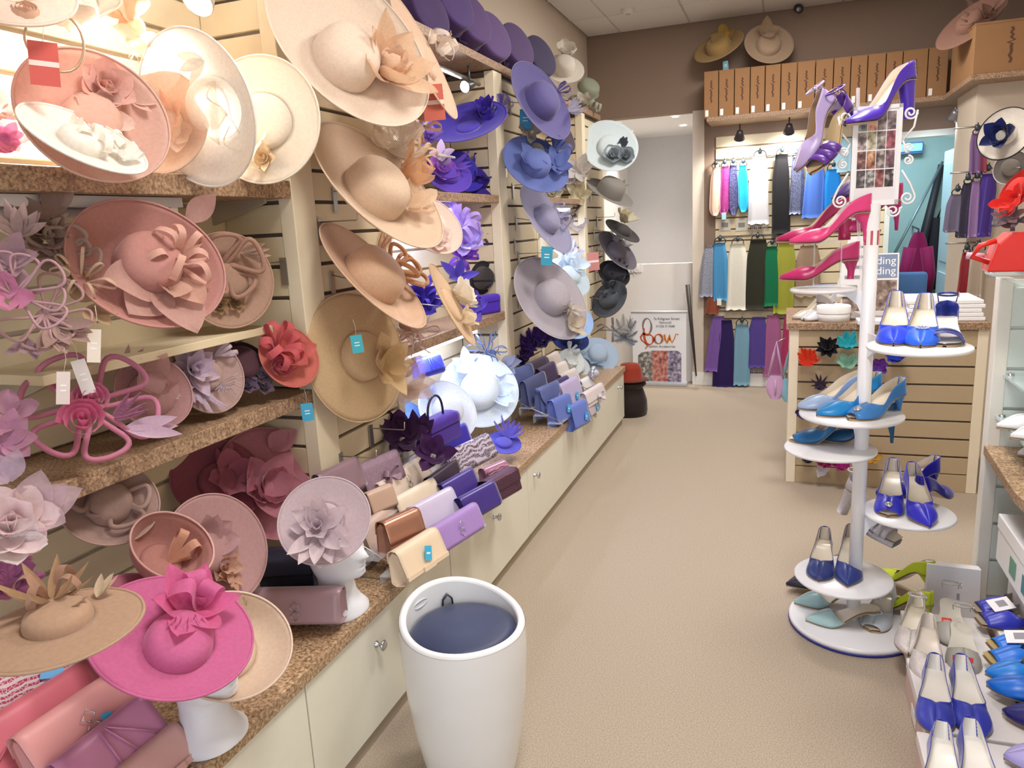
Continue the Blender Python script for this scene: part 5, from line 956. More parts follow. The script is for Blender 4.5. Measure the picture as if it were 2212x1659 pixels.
scarf('slim magenta sequin tie with a pale tag in the top row', 1566, 360, 464, 20, '#8a1c6a', SP, 'tie', sparkle('#86186a', '#c85aa8', 260, .3), 1.1, tagc='#9cc8d2')
scarf('slim navy spotted tie in the top row', 1585, 358, 464, 20, '#1c1c4c', SP, 'tie', sparkle('#17183e', '#6a6c9a', 160, .3), 1.1)
scarf('slim turquoise satin tie in the top row', 1606, 358, 458, 21, '#22a0c4', SP, 'tie', CEL('#1f9cc4'), 1.1)
scarf('silver grey shawl hanging long in the top row', 1642, 338, 484, 36, '#bdbcc2', SP, tilt=-2, flare=1.25, fringe=True)
scarf('black shawl in the top row, longest of all', 1690, 334, 505, 34, '#16151a', SP, flare=1.15, fringe=True)
scarf('dark navy sequin shawl in the top row', 1722, 340, 462, 26, '#23264a', SP, mat=sparkle('#22264a', '#8088a8', 220, .4))
scarf('periwinkle blue shawl partly behind the lilac sandal', 1760, 350, 470, 38, '#4c74cc', SP)
scarf('bright azure shawl behind the violet sandal', 1800, 366, 468, 34, '#1c84dc', SP)
scarf('pale aqua pleated scarf in a bag behind the shoe display', 1822, 300, 372, 34, '#a8d6ea', SP, hook=False)
scarf('grey lace scarf with the blue one, leftmost of the middle row', 1534, 530, 640, 24, '#747a8c', SP, tilt=-8, flare=1.3, hook=False, mat=lace('#5c6276', '#a0a4b2', 30))
scarf('sky blue shawl in the middle row', 1556, 524, 648, 32, '#4a90c2', SP, tagc='#d8e8e4')
scarf('ivory shawl in the middle row', 1594, 526, 668, 40, '#e2dfd2', SP, flare=1.25)
scarf('dark olive shawl in the middle row', 1637, 518, 666, 44, '#2e2f24', SP, flare=1.15)
scarf('emerald green shawl half hidden in the middle row', 1668, 532, 660, 30, '#0e6e48', SP)
scarf('chartreuse shawl in the middle row', 1697, 524, 676, 40, '#9a9c3a', SP, flare=1.05)
scarf('taupe shawl behind the shoe display in the middle row', 1748, 530, 640, 46, '#98806c', SP)
scarf('rust scarf end peeping out below the sky blue shawl', 1540, 640, 676, 26, '#8a4a34', SP, hook=False)
scarf('lilac shawl slanting at the left of the bottom row', 1552, 682, 800, 32, '#7a58a4', SP, tilt=-10, hook=False, flare=1.1)
scarf('deep purple shawl reaching the floor in the bottom row', 1566, 690, 838, 38, '#2a1a54', SP, hook=False, flare=1.25)
scarf('pale blue shawl with ties in the bottom row', 1603, 700, 830, 34, '#7aa6bc', SP, flare=1.05)
scarf('violet shawl with a tassel fringe in the bottom row', 1640, 684, 792, 36, '#544290', SP, fringe=True, hook=False, tilt=-4)
scarf('mauve pink shawl at the right of the bottom row', 1670, 680, 812, 32, '#a4608e', SP, hook=False)
scarf('magenta scarf at the end of the bottom row beside the desk', 1702, 676, 790, 20, '#a83460', SP, hook=False)
for i, px_ in enumerate((1566, 1602)):
    P = at(px_, 486, 'y', YB-.02); t = thing('price_card', 'small framed price card between the two scarf rows, the %s one' % ('left', 'right')[i], 'sign', P, group='price cards on the scarf wall')
    mb = MB(); mb.box((-.05, -.004, -.05), (.05, .0, .05)); mb.out('card', paint('#cfcabc', .5), t, False)
    mb = MB(); mb.box((-.028, -.005, -.02), (.028, -.004, .02)); mb.out('print_block', paint('#8a867e', .6), t, False)
for i, (y_, z_) in enumerate(((348, 0), (512, 0), (672, 0))):
    a = at(1535, y_, 'y', YB-.025); mb = MB(); mb.tube([(-.58, YB-.025, a.z), (.74, YB-.025, a.z)], .006, 6); tag(mb.out('hanging_rail', WIRE), 'thin rail across the scarf wall, %s of three' % ('top', 'middle', 'bottom')[i], 'rail', 'rails on the scarf wall')
# scarves by the doorway on the right
RP = ('y', 5.9)
struct(bx('wall_return', (1.16, 5.95, 0), (1.75, 6.6, 2.3), WALLP))
for k_, y_ in (('upper', 292), ('middle', 388), ('lower', 540)):
    z_ = at(2100, y_, 'y', 5.9).z+.05; mb = MB(); mb.tube([(1.2, 5.95, z_), (1.2, 5.88, z_), (1.02, 5.88, z_)], .006, 6); tag(mb.out('hanging_rail', WIRE), 'short %s rail holding the scarves right of the doorway' % k_, 'rail')
for a in ((2066, 420, 500, 30, '#66607a', 'grey striped scarf in cellophane, right of the doorway', -8), (2088, 396, 512, 20, '#2c2a44', 'dark navy scarf in cellophane, right of the doorway', -6), (2108, 392, 512, 22, '#8a6a9e', 'mauve scarf in cellophane, right of the doorway', -4), (2132, 376, 510, 34, '#3c2080', 'royal purple scarf in cellophane, right of the doorway', -3), (2086, 545, 640, 18, '#8a1626', 'dark red scarf hanging low right of the doorway', -6), (2112, 540, 640, 34, '#b4a494', 'beige scarf hanging low right of the doorway', -6), (2108, 290, 375, 22, '#6a4a7c', 'plum scarf behind the hat with the navy bow', 0), (2122, 300, 372, 18, '#8a2a44', 'wine red scarf behind the hat with the navy bow', 0)):
    scarf(a[5], a[0], a[1], a[2], a[3], a[4], RP, group='scarves right of the doorway', mat=satin(a[4], .25), tilt=a[6], flare=1.1)

# ---------------------------------------------------------------- banner, pole and the office behind
t = thing('banner_stand', 'white roller banner with orange Bow logo in front of the stair', 'banner', (-1.1, 6.98, 0))
PNL = (-.245, .245, .03, .69)
mb = MB(); mb.box((-.25, -.002, .03), (.25, .002, .69)); sh_ = mb.out('sheet', paint('#f0f2f8', .5, amt=.01), t, False)
mb = MB(); mb.tube([(-.262, 0, .695), (.262, 0, .695)], .012, 10); mb.out('top_rail', paint('#d6d8de', .35, .3), t)
mb = MB(); mb.box((-.26, -.05, 0), (.26, .05, .03)); mb.out('base', paint('#c9ccd2', .4, .3), t, False, .006)
mb = MB(); mb.tube([(0, .02, .03), (0, .02, .7)], .008, 8); mb.out('support_pole', WIRE, t)
DG = paint('#5a5c66', .6)
for bdy, sz, x, z in (('7a Killigrew Street', .032, .07, .63), ('Falmouth', .03, .06, .595), ('01326 314588', .03, .06, .56)): text('lettering', bdy, sz, DG, t, (x, -.004, z), (PI/2, 0, 0), .0005)
text('lettering', 'Fashion Accessories', .032, DG, t, (.02, -.004, .37), (PI/2, 0, 0), .0005)
def stroke(nm, pts, wd, mat, z0=-.0045):
    m_ = MB(); pv = []; n = len(pts)
    for i in range(n):
        a = V((pts[max(0, i-1)][0], 0, pts[max(0, i-1)][1])); b = V((pts[min(n-1, i+1)][0], 0, pts[min(n-1, i+1)][1])); d = unit(b-a); pv.append(V((d.z, 0, -d.x))*wd/2*(.75+.35*math.sin(i*.6)))
    m_.strip([(p[0], z0, p[1]) for p in pts], pv); return m_.out(nm, mat, t, False)
def arc(cx, cz, rx, rz, a0, a1, n=20): return [(cx+rx*math.cos(math.radians(a0+(a1-a0)*i/n)), cz+rz*math.sin(math.radians(a0+(a1-a0)*i/n))) for i in range(n+1)]
OR = paint('#c2542e', .5); GR = paint('#8a7d78', .5); OR2 = paint('#d07f28', .5)
stroke('logo_stroke', arc(-.11, .56, .04, .075, -60, 250)+[(-.135, .47)], .018, GR)
stroke('logo_stroke', [(-.142, .545), (-.14, .48), (-.135, .44), (-.12, .40)]+arc(-.095, .435, .042, .048, -100, 110)+[(-.15, .49), (-.172, .46), (-.165, .43), (-.13, .40), (-.11, .375), (-.13, .345)], .02, OR, -.005)
stroke('logo_stroke', arc(-.005, .44, .036, .044, 0, 360, 24), .02, OR, -.005)
stroke('logo_stroke', arc(-.005, .44, .036, .044, 200, 380, 14), .012, GR, -.0055)
stroke('logo_stroke', [(.05, .485), (.055, .44), (.075, .405), (.09, .44), (.098, .48), (.103, .44), (.12, .405), (.145, .45), (.155, .488), (.18, .482)], .022, OR2, -.005)
def printed(key, cols, scale):
    m, nt, b = _new('print_'+key); b.inputs['Roughness'].default_value = .45
    tc = nt.nodes.new('ShaderNodeTexCoord'); n = nt.nodes.new('ShaderNodeTexNoise'); n.inputs['Scale'].default_value = scale; n.inputs['Detail'].default_value = 3
    cr = nt.nodes.new('ShaderNodeValToRGB'); e = cr.color_ramp.elements; e[0].position = .32; e[0].color = lin(cols[0]); e[1].position = .7; e[1].color = lin(cols[-1])
    for i, c in enumerate(cols[1:-1]): x = e.new(.32+.38*(i+1)/(len(cols)-1)); x.color = lin(c)
    nt.links.new(tc.outputs['Object'], n.inputs['Vector']); nt.links.new(n.outputs['Fac'], cr.inputs[0]); nt.links.new(cr.outputs[0], b.inputs['Base Color']); return m
for x0, x1, cols, k in ((-.2, -.065, ('#4a4644', '#8e8c88', '#dedbd6'), 'a'), (-.065, .08, ('#7a3a4a', '#c47a72', '#d8b49a'), 'b'), (.08, .205, ('#453c58', '#8f88a4', '#d0c8d4'), 'c')):
    mb = MB(); r = .03; top = .33
    poly = [(x0, -.003, .034), (x1, -.003, .034), (x1, -.003, top-(r if k == 'c' else 0)), (x1-(r if k == 'c' else 0), -.003, top), (x0+(r if k == 'a' else 0), -.003, top-(.02 if k == 'a' else 0)), (x0, -.003, top-(r+.02 if k == 'a' else 0))]
    mb.prism(poly, (0, -.0005, 0)); mb.out('photo_print', printed('banner_'+k, cols, 30), t, False)
a = at(1485, 615, 'y', 6.98); b_ = at(1504, 812, 'y', 7.0)
mb = MB(); mb.tube([a, (a+b_)/2, b_], [.02, .016, .006], 8); tag(mb.out('black_pole', paint('#3a3532', .4)), 'black tapering pole leaning beside the banner', 'pole', kind='thing')
# office
P = at(1960, 322, 'y', 8.53); t = thing('light_sign', 'glowing blue tube sign high on the office wall', 'light', P)
mb = MB(); mb.box((-.14, -.02, -.05), (.14, .06, .06)); mb.out('housing', paint('#5a7088', .4), t, False, .006)
mb = MB(); mb.tube([(-.13, -.035, .01), (.12, -.035, .01)], .035, 12); mb.out('tube', paint('#4fa8ff', .3, emit=3.2), t)
area('office_glow', (1.0, 7.7, 2.45), .5, 14, (.72, .88, 1))
a = at(2036, 350, 'y', 8.3); b_ = at(1926, 560, 'y', 7.6); mb = MB(); mb.tube([a, b_], .012, 8); o = mb.out('window_pole', paint('#6a7a7c', .4, .5)); tag(o, 'long grey pole slanting across the office doorway', 'pole', kind='thing')
a = at(2034, 356, 'y', 8.52); b_ = at(1994, 520, 'y', 8.45); mb = MB(); mb.tube([a, b_, V((at(1994, 720, 'y', 8.4).x, 8.4, .05))], [.03, .045, .05], 8); tag(mb.out('rolled_banner', paint('#16161e', .6)), 'black rolled banner leaning in the office corner', 'roll', kind='thing')
P = at(1984, 502, 'y', 8.2); t = thing('jacket', 'magenta fleece jacket hanging in the office doorway', 'jacket', P)
mb = MB(); mb.grid(lambda u, v: ((.04+.09*min(1, v*1.6)+.01*math.sin(9*v))*math.cos(2*PI*u), .05*math.sin(2*PI*u)+.01*math.sin(8*PI*u), -.52*v-.02*math.sin(6*PI*u)*v), 24, 10, cu=True); mb.out('body', fabric('#8c1650', glow=0), t)
for s_ in (-1, 1):
    mb = MB(); mb.tube([(s_*.07, -.03, -.14), (s_*.11, -.04, -.4), (s_*.09, -.03, -.62)], [.06, .055, .05], 10); mb.out('sleeve', fabric('#86144c', glow=0), t)
mb = MB(); mb.tube([(0, .4, .05), (0, .0, .03), (0, .0, -.02)], .008, 6); mb.out('hanger_loop', DARKWIRE, t)
t = thing('office_chair', 'blue-grey office chair behind the desk', 'chair', (1.02, 7.75, 0))
mb = MB(); mb.box((-.2, -.03, .5), (.2, .03, .95)); mb.out('backrest', fabric('#4c6a94', glow=0), t, True, .03); mb = MB(); mb.box((-.22, -.44, .42), (.22, 0, .49)); mb.out('seat', fabric('#4c6a94', glow=0), t, True, .02)
mb = MB(); mb.tube([(0, -.2, .42), (0, -.2, .06)], .03, 8); mb.out('post', DARKWIRE, t)
for k in range(5):
    mb = MB(); q = 2*PI*k/5; mb.tube([(0, -.2, .06), (.25*math.cos(q), -.2+.25*math.sin(q), .03)], .02, 6); mb.out('leg', DARKWIRE, t)
t = thing('black_coat', 'black bag and coat hanging beside the office door', 'coat', at(2026, 470, 'y', 8.5))
mb = MB(); mb.grid(lambda u, v: ((.08+.05*v)*math.cos(2*PI*u), .06*math.sin(2*PI*u), .0-.7*v), 16, 8, cu=True); mb.out('body', paint('#12121c', .7), t)
mb = MB(); mb.tube([(0, 0, .0), (.02, 0, .08), (.04, 0, 0)], .01, 6); mb.out('strap', paint('#12121c', .7), t)

# ================================================================ the desk
DX0, DX1, DY0, DY1 = .03, 1.0, 4.44, 5.15
t = desk = thing('reception_desk', 'cream slat-fronted desk with a granite edge at the back of the aisle', 'desk', ((DX0+DX1)/2, DY0, 0)); dl = desk.location
DS = paint('#b8a383', .55); DSP = paint('#ece0c8', .5)
o = bx('carcass', (DX0+.02, DY0+.02, .02), (DX1-.02, DY1, .90), GROOVE, desk); o.location -= dl
for x0, x1 in ((DX0, DX0+.05), (DX1-.05, DX1)): bx('corner_post', (x0, DY0, 0), (x1, DY0+.05, .9), DSP, desk, .003).location -= dl
bx('base_board', (DX0+.05, DY0+.005, 0), (DX1-.05, DY0+.02, .10), DS, desk, .002).location -= dl
for k in range(8): bx('slat', (DX0+.05, DY0+.004, .10+k*.1+.005), (DX1-.05, DY0+.02, .10+k*.1+.095), DS, desk, .002).location -= dl
for k in range(9): bx('side_slat', (DX0, DY0+.05, .005+k*.1), (DX0+.02, DY1, .095+k*.1), DSP, desk, .002).location -= dl
bx('top_board', (DX0-.02, DY0-.02, .90), (DX1+.0, DY1, .94), GRANITE_DULL, desk, .003).location -= dl
# things on the desk
P = at(1800, 692, 'z', .941); t = thing('round_box', 'white round box on the left of the desk top', 'box', P); mb = MB(); mb.lathe([(.001, 0), (.085, 0), (.085, .05), (.001, .05)], 32); mb.out('box', paint('#ecebe8', .4), t); mb = MB(); mb.lathe([(.088, .045), (.089, .082), (.084, .086), (.001, .086)], 32); mb.out('lid', paint('#f1f0ee', .4), t)
for i in range(5):
    y_ = i*.010; o = bx('paper_stack', (.62+.01*(i % 2), 4.47+.006*i, .941+y_*2.2), (.985-.008*(i % 3), 4.86, .941+y_*2.2+.02), paint('#f6f6f8', .6, amt=.01), None, .004)
    tag(o, 'white folded bag pile on the right of the desk, %s layer' % ['bottom', 'second', 'middle', 'fourth', 'top'][i], 'paper', 'white folded bags on the desk', 'thing')
def magazine(label, px_, py_, y, w_, h_, lines, col, tilt=12, rz=0, barc='#7f8fae'):
    P = at(px_, py_, 'y', y); t = thing('magazine', label, 'magazine', P); t.rotation_euler = (math.radians(-tilt), 0, rz)
    mb = MB(); mb.box((-w_/2, -.003, -h_), (w_/2, .003, 0)); mb.out('cover', paint('#f0f0f2', .4), t, False)
    mb = MB(); mb.box((-w_/2+.008, -.0036, -h_*.42), (w_/2-.008, -.003, -.008)); mb.out('title_bar', paint(barc, .4), t, False)
    mb = MB(); mb.box((-w_/2+.008, -.0036, -h_+.01), (w_/2-.008, -.003, -h_*.45)); mb.out('photo_print', printed('mag'+label[:9], ('#4a3c3a', '#8a7468', '#c9b8aa'), 24), t, False)
    for i, (s_, zz) in enumerate(lines): text('lettering', s_, .062, paint('#f8f8fa', .4), t, (.02, -.0045, -h_*zz), (PI/2, 0, 0), .0004)
    return t
magazine('magazine with a blue title panel standing on the desk behind the white pole', 1880, 548, 4.8, .30, .34, (('Wedding', .13), ('Wedding', .30)), '#fff')
t = thing('leaflet_holder', 'white sloping leaflet holder behind the pole, printed in small grey type', 'leaflet holder', at(1838, 640, 'y', 4.75))
mb = MB(); mb.prism([(-.09, -.02, 0), (.06, -.02, 0), (.12, .05, .34), (-.02, .05, .34)], (0, .01, 0)); mb.out('panel', paint('#eceaea', .4), t, False)
for k in range(5): mb = MB(); mb.box((-.05+.012*k, -.016+.014*k-.004, .05+.055*k), (.03+.012*k, -.016+.014*k, .065+.055*k)); mb.out('print_line', paint('#9a9aa2', .6), t, False)
for i, (px_, py_) in enumerate(((1905, 652), (1895, 672), (1900, 690))):
    P = at(px_, py_, 'z', .96); o = bx('leaflet_stack', (P.x-.11, P.y-.06, .9405+.0*i), (P.x+.10, P.y+.09, .975-.008*i), paint('#e6e8f0', .5)); tag(o, 'stack of white printed leaflets on the desk, %s' % ['back one', 'middle one', 'front one'][i], 'leaflets', 'leaflet stacks on the desk', 'thing')
# clipped flowers on the desk front
def clipflower(label, px_, py_, col, kind, sz, **k):
    P = at(px_, py_, 'y', DY0-.03); t = fasc('hair_flower', label, px_, py_, ('y', DY0-.03), [(kind, px_, py_, sz, D(col=col, **k))], col, (0, -1), 'hair flowers clipped to the desk', cat='hair flower')
    mb = MB(); mb.tube([(0, 0, -.01), (0, .0, -.05)], .003, 5); mb.out('clip_stem', WIRE, t)
clipflower('black pointed petal flower on the desk front', 1788, 752, '#14131c', 'flower', 26, n=9, el=20, wd=.34)
clipflower('turquoise feather flower on the desk front', 1832, 744, '#2fb6c4', 'feathers', 28, n=12, el=30, wd=.5, joined=True)
clipflower('orange red feather puff on the desk front', 1746, 778, '#d8381c', 'feathers', 26, n=14, el=25, wd=.5, joined=True)
clipflower('pale mint feather flower below the turquoise one', 1832, 788, '#9fd0bc', 'ruffle', 26, n=6, el=30, wd=.6)
clipflower('royal blue ruffled flower under the shoe tray', 1936, 772, '#2840c0', 'ruffle', 24, n=6, el=30, wd=.7)
clipflower('purple ruffled flower beside the pole', 1898, 796, '#70389c', 'ruffle', 22, n=6, el=30, wd=.7)
clipflower('dark spiky flower on a stem on the desk front', 1772, 832, '#3a3046', 'leaves', 26, n=9, el=25, wd=.16)
clipflower('dark indigo flower at the left edge of the desk front', 1738, 896, '#332866', 'ruffle', 26, n=6, el=30, wd=.6)
clipflower('magenta ruffled flower low on the desk front', 1818, 1004, '#a8207c', 'ruffle', 28, n=7, el=30, wd=.6)
clipflower('crimson ruffled flower low on the desk front', 1780, 998, '#8c1c4c', 'ruffle', 24, n=6, el=30, wd=.6)
clipflower('black lace flower low on the desk front', 1745, 990, '#26222a', 'ruffle', 20, n=6, el=30, wd=.6)
clipflower('golden yellow flower right of the pole on the desk front', 1884, 990, '#d0a040', 'ruffle', 22, n=6, el=30, wd=.6)
clipflower('white paper flower tag below the magenta one', 1775, 1018, '#e6e4ea', 'leaves', 20, n=3, el=10, wd=.5)
# small purses on hooks at the desk side
for lb, px_, py_, col, dx in (('lilac pink pouch bag hung on the left side of the desk', 1676, 800, '#c49ac0', 0), ('pale turquoise pouch bag hung on the left side of the desk', 1706, 806, '#84b8c8', 0)):
    P = at(px_, py_, 'y', 4.6); t = thing('pouch_bag', lb, 'bag', P, group='pouch bags on the desk side'); m_ = satin(col, .5)
    mb = MB(); mb.grid(lambda u, v: ((.055+.0*v)*math.cos(2*PI*u)*(.35+.65*math.sin(PI*min(.94, .12+v*.8))), .032*math.sin(2*PI*u)*(.4+.6*v), -.03-.14*v), 20, 8, cu=True); mb.out('pouch', m_, t)
    mb = MB(); mb.tube([(-.04, 0, -.04), (-.012, 0, .1), (.0, 0, .17), (.012, 0, .1), (.04, 0, -.04)], .008, 6); mb.out('strap', m_, t)
    mb = MB(); mb.tube([(0, 0, .17), (.05, .02, .19)], .004, 6); mb.out('hook', WIRE, t)
    mb = MB(); mb.tube([(0, -.033, -.05), (0, -.036, -.14)], .006, 6); mb.out('seam', m_, t)

# ================================================================ shoes
WF = 1.27
def sm(a, b, x):
    t = min(1, max(0, (x-a)/(b-a))); return t*t*(3-2*t)
NUDE = satin('#e3d8c6', .25); PALE = satin('#ece8e2', .22)
def shoe(label, toe, plane, hd, col, L=.25, h=.085, toe_k='point', style='court', heel='slim', lining=None, mat=None, heelm=None, brooch=None, strap=None, pitch=0, roll=0, group=None, platform=0, cat='shoe', name='court_shoe', sole='#b79a78', vamp=.60, scale=1):
    """a shoe that points along heading hd (degrees on the floor plan); toe is where its tip stands in the frame, on plane"""
    L *= 1.04; T = at(*toe, *plane); a = math.radians(hd); dv = V((math.cos(a), math.sin(a), 0))
    base = T-dv*L*.62 if not pitch else T-dv*L*.62*math.cos(math.radians(pitch))+V((0, 0, math.sin(math.radians(pitch))*L*.62))
    root = thing(name, label, cat, base, group=group)
    root.matrix_world = M.Translation(base) @ M.Rotation(a, 4, 'Z') @ M.Rotation(math.radians(pitch), 4, 'Y') @ M.Rotation(math.radians(roll), 4, 'X')
    m = mat or satin(col, .35); lm = lining or NUDE; hm = heelm or m; pf = platform
    h = h+pf
    bed = lambda t: pf+.006+(h-.006-pf)*(1-sm(.16, .70, t))
    def wid(t):
        if t < .15: return WF*.0255*max(0, 1-(1-t/.15)**2.2)**.5
        w_ = WF*(.0255+.0*t+.0145*sm(.3, .68, t))
        if t > .68:
            q = (t-.68)/.32
            w_ *= {'point': (1-q**1.5)*.97+.03, 'almond': max(.02, 1-q**2.2)**.75, 'round': max(.02, 1-q**2.8)**.55, 'square': (1-q**1.5)*.35+.65}[toe_k]
        return w_
    def top(t):
        v_ = .058-.016*sm(0, .25, t)-.014*sm(.25, .55, t)+.014*sm(.52, .66, t)-.026*sm(.68, 1, t)
        return v_*(1-.35*sm(.93, 1, t))
    op = style in ('sandal',)
    t1 = .94 if style == 'peep' else 1
    t0 = {'sling': .5, 'mule': .42}.get(style, 0)
    N = 30
    def wall(sgn, k_in=1.0, dz=0):
        def fn(u, v):
            t = t0+(t1-t0)*(u**1.35 if not t0 else u); t = max(t, .03) if k_in < 1 else t; k = sm(vamp-.05, vamp+.05, t); w_ = (wid(t) if u > 0 or t0 else 0)*k_in; hh = top(t)
            if t0: hh *= sm(t0-.02, t0+.16, t)*.98+.02
            y = sgn*w_*((1-k)*(1-(.08+.26*(1-sm(.05, .5, t)))*v)+k*math.cos(v*PI/2)); z = bed(t)+dz+hh*((1-k)*v+k*math.sin(v*PI/2))*(.97 if k_in < 1 else 1)
            return (L*t-L*.38, y, z)
        return fn
    if not op:
        b = MB()
        for s_ in (-1, 1): b.grid(wall(s_), N, 6)
        b.out('upper', m, root, thick=.0012)
        b = MB()
        for s_ in (-1, 1): b.grid(wall(s_, .955, .001), N, 5)
        b.out('lining', lm, root)
    b = MB(); b.grid(lambda u, v: (L*u**1.3-L*.38, wid(u**1.3)*.96*(2*v-1), bed(u**1.3)+.004+.002*(2*v-1)**2), N, 4); b.out('insole', lm, root)
    b = MB(); b.grid(lambda u, v: (L*u**1.3-L*.38, wid(u**1.3)*math.cos(2*PI*v), bed(u**1.3)-.001+(.0035)*math.sin(2*PI*v)-(.0035)), N, 10, cv=True); b.out('sole', satin(sole, .4), root)
    if pf:
        b = MB(); b.grid(lambda u, v: (L*(.5+.5*u)-L*.38, wid(.5+.5*u)*.99*math.copysign(1, math.cos(2*PI*v))*min(1, abs(math.cos(2*PI*v))*1.6), (pf*sm(0, .25, u)+.004)*(.5+.5*max(-1, min(1, 1.6*math.sin(2*PI*v))))), 16, 12, cv=True); b.out('platform', hm, root)
    # heel
    if heel == 'slim': pr = [(.034, .031, .024, 1), (.028, .025, .022, .86), (.019, .012, .013, .62), (.015, .007, .008, .3), (.014, .0055, .006, 0)]
    elif heel == 'block': pr = [(.032, .03, .028, 1), (.03, .026, .025, .8), (.026, .021, .021, .4), (.026, .021, .022, 0)]
    else: pr = [(.03, .029, .027, 1), (.026, .02, .02, .8), (.024, .012, .013, .45), (.025, .011, .012, .15), (.026, .013, .014, 0)]
    b = MB()
    def hf(u, v):
        x, lx, wy, zz = pr[int(round(v*(len(pr)-1)))]; q = 2*PI*u
        return (x-L*.38+lx*math.cos(q), wy*math.sin(q), (bed((x+lx*math.cos(q))/L)-.006)*zz if zz == 1 else (h-.006)*zz)
    b.grid(hf, 18, len(pr)-1, cu=True); b.f.append(tuple(len(b.v)-1-len(pr)*i for i in range(18))); b.out('heel', hm, root)
    if style in ('sandal', 'sling') or strap:
        if op:
            for t_, wd2 in ((.72, .016), (.82, .014), (.62, .014)):
                b = MB(); b.grid(lambda u, v: (L*(t_+wd2/L*(v-.5)*2.2)-L*.38, wid(t_)*1.02*math.cos(PI*u), bed(t_)+.034*math.sin(PI*u)), 12, 2); b.out('front_strap', m, root, thick=.002)
            b = MB()
            for s_ in (-1, 1): b.grid(lambda u, v: (L*.2*u-L*.38, s_*wid(.2*u), bed(.2*u)+.055*v*(1-.5*u)), 8, 3)
            b.out('heel_counter', m, root, thick=.0015)
        z_ = h+(.075 if strap != 'low' else .05); b = MB(); b.tube([(L*.07-L*.38+.032*math.cos(q), .028*math.sin(q), z_+.008*math.cos(q)) for q in [2*PI*i/24 for i in range(24)]], .0032, 6, closed=True); st = b.out('ankle_strap', m, root)
        b = MB(); b.tube([(L*.07-L*.38+.01, .03, z_-.006), (L*.07-L*.38+.022, .03, z_-.006), (L*.07-L*.38+.022, .03, z_+.008), (L*.07-L*.38+.01, .03, z_+.008)], .0014, 5, closed=True); b.out('buckle', CHROME, st)
        b = MB()
        b.tube([(L*.03-L*.38, .024, h+.05), (L*.06-L*.38, .028, z_), (L*.05-L*.38, 0, z_+.004), (L*.06-L*.38, -.028, z_), (L*.03-L*.38, -.024, h+.05)], .002, 5)
        b.out('strap_loop', m, st)
    if brooch:
        zt = bed(.80)+top(.80)
        if brooch == 'disc':
            b = MB(); b.lathe([(.001, .006), (.009, .005), (.013, .002), (.014, 0)], 18); o = b.out('brooch', paint('#d2d0c6', .18, .7, 0), root); o.location = (L*.84-L*.38, 0, bed(.84)+top(.84)+.001); o.rotation_euler = (0, .35, 0)
        else:
            b = MB()
            for i in range(12): q = 2*PI*i/12; b.lathe([(.001, .005), (.004, .002), (.001, -.002)], 6, (.010*math.cos(q), .016*math.sin(q), 0))
            o = b.out('crystal_brooch', paint('#dfe6f2', .08, .4, 0), root, False); o.location = (L*.70-L*.38, 0, bed(.7)+top(.7)+.002); o.rotation_euler = (0, .22, 0)
    return root

# ================================================================ the tiered shoe stand
PXY = (.272, 2.85)
st = thing('shoe_stand', 'white tiered shoe stand with round trays and a photo sign on top', 'display stand', (PXY[0], PXY[1], 0)); sl = V((PXY[0], PXY[1], 0))
WP = paint('#f0f1f6', .3, coat=.3, amt=.01)
mb = MB(); mb.tube([(0, 0, .03), (0, 0, 1.56)], .024, 20); mb.out('pole', WP, st)
mb = MB(); mb.lathe([(.001, 0), (.225, 0), (.23, .012), (.001, .012)], 48); mb.out('base_rim', paint('#2c2f8c', .4), st)
mb = MB(); mb.lathe([(.001, .012), (.228, .012), (.228, .026), (.222, .030), (.001, .030)], 48); mb.out('base_disc', WP, st)
mb = MB()
for i in range(7): q = 2*PI*i/7-.9; mb.box((0, 0, 0), (0, 0, 0)) if 0 else mb.prism([(.0243*math.cos(q), .0243*math.sin(q), 1.425), (.0243*math.cos(q+.32), .0243*math.sin(q+.32), 1.425), (.0243*math.cos(q+.32), .0243*math.sin(q+.32), 1.472), (.0243*math.cos(q), .0243*math.sin(q), 1.472)], (.0006*math.cos(q), .0006*math.sin(q), 0))
o = mb.out('red_stripe', paint('#c8505c', .5), st, False)
DISC = [(1778, 622, 1.28, .11), (1985, 746, 1.135, .145), (1838, 892, .83, .175), (1793, 966, .70, .158), (1962, 1106, .455, .155), (1821, 1243, .20, .172)]
for px_, py_, z_, r_ in DISC:
    c = at(px_, py_, 'z', z_)-sl; c.z = 0
    mb = MB(); mb.lathe([(.001, z_-.012), (r_-.003, z_-.012), (r_, z_-.008), (r_, z_-.003), (r_-.003, z_), (.001, z_)], 40, c); mb.out('tray', WP, st)
    d = unit(c) if c.length > .02 else V((1, 0, 0)); sd = V((-d.y, d.x, 0))*.012
    mb = MB(); q = max(.09, c.length*.8); mb.prism([d*.02+V((0, 0, z_-.012))-sd/2, d*q+V((0, 0, z_-.012))-sd/2, d*q*.6+V((0, 0, z_-.03))-sd/2, d*q*.3+V((0, 0, z_-.06))-sd/2, d*.02+V((0, 0, z_-.10))-sd/2], sd); mb.out('tray_bracket', WP, st, False)
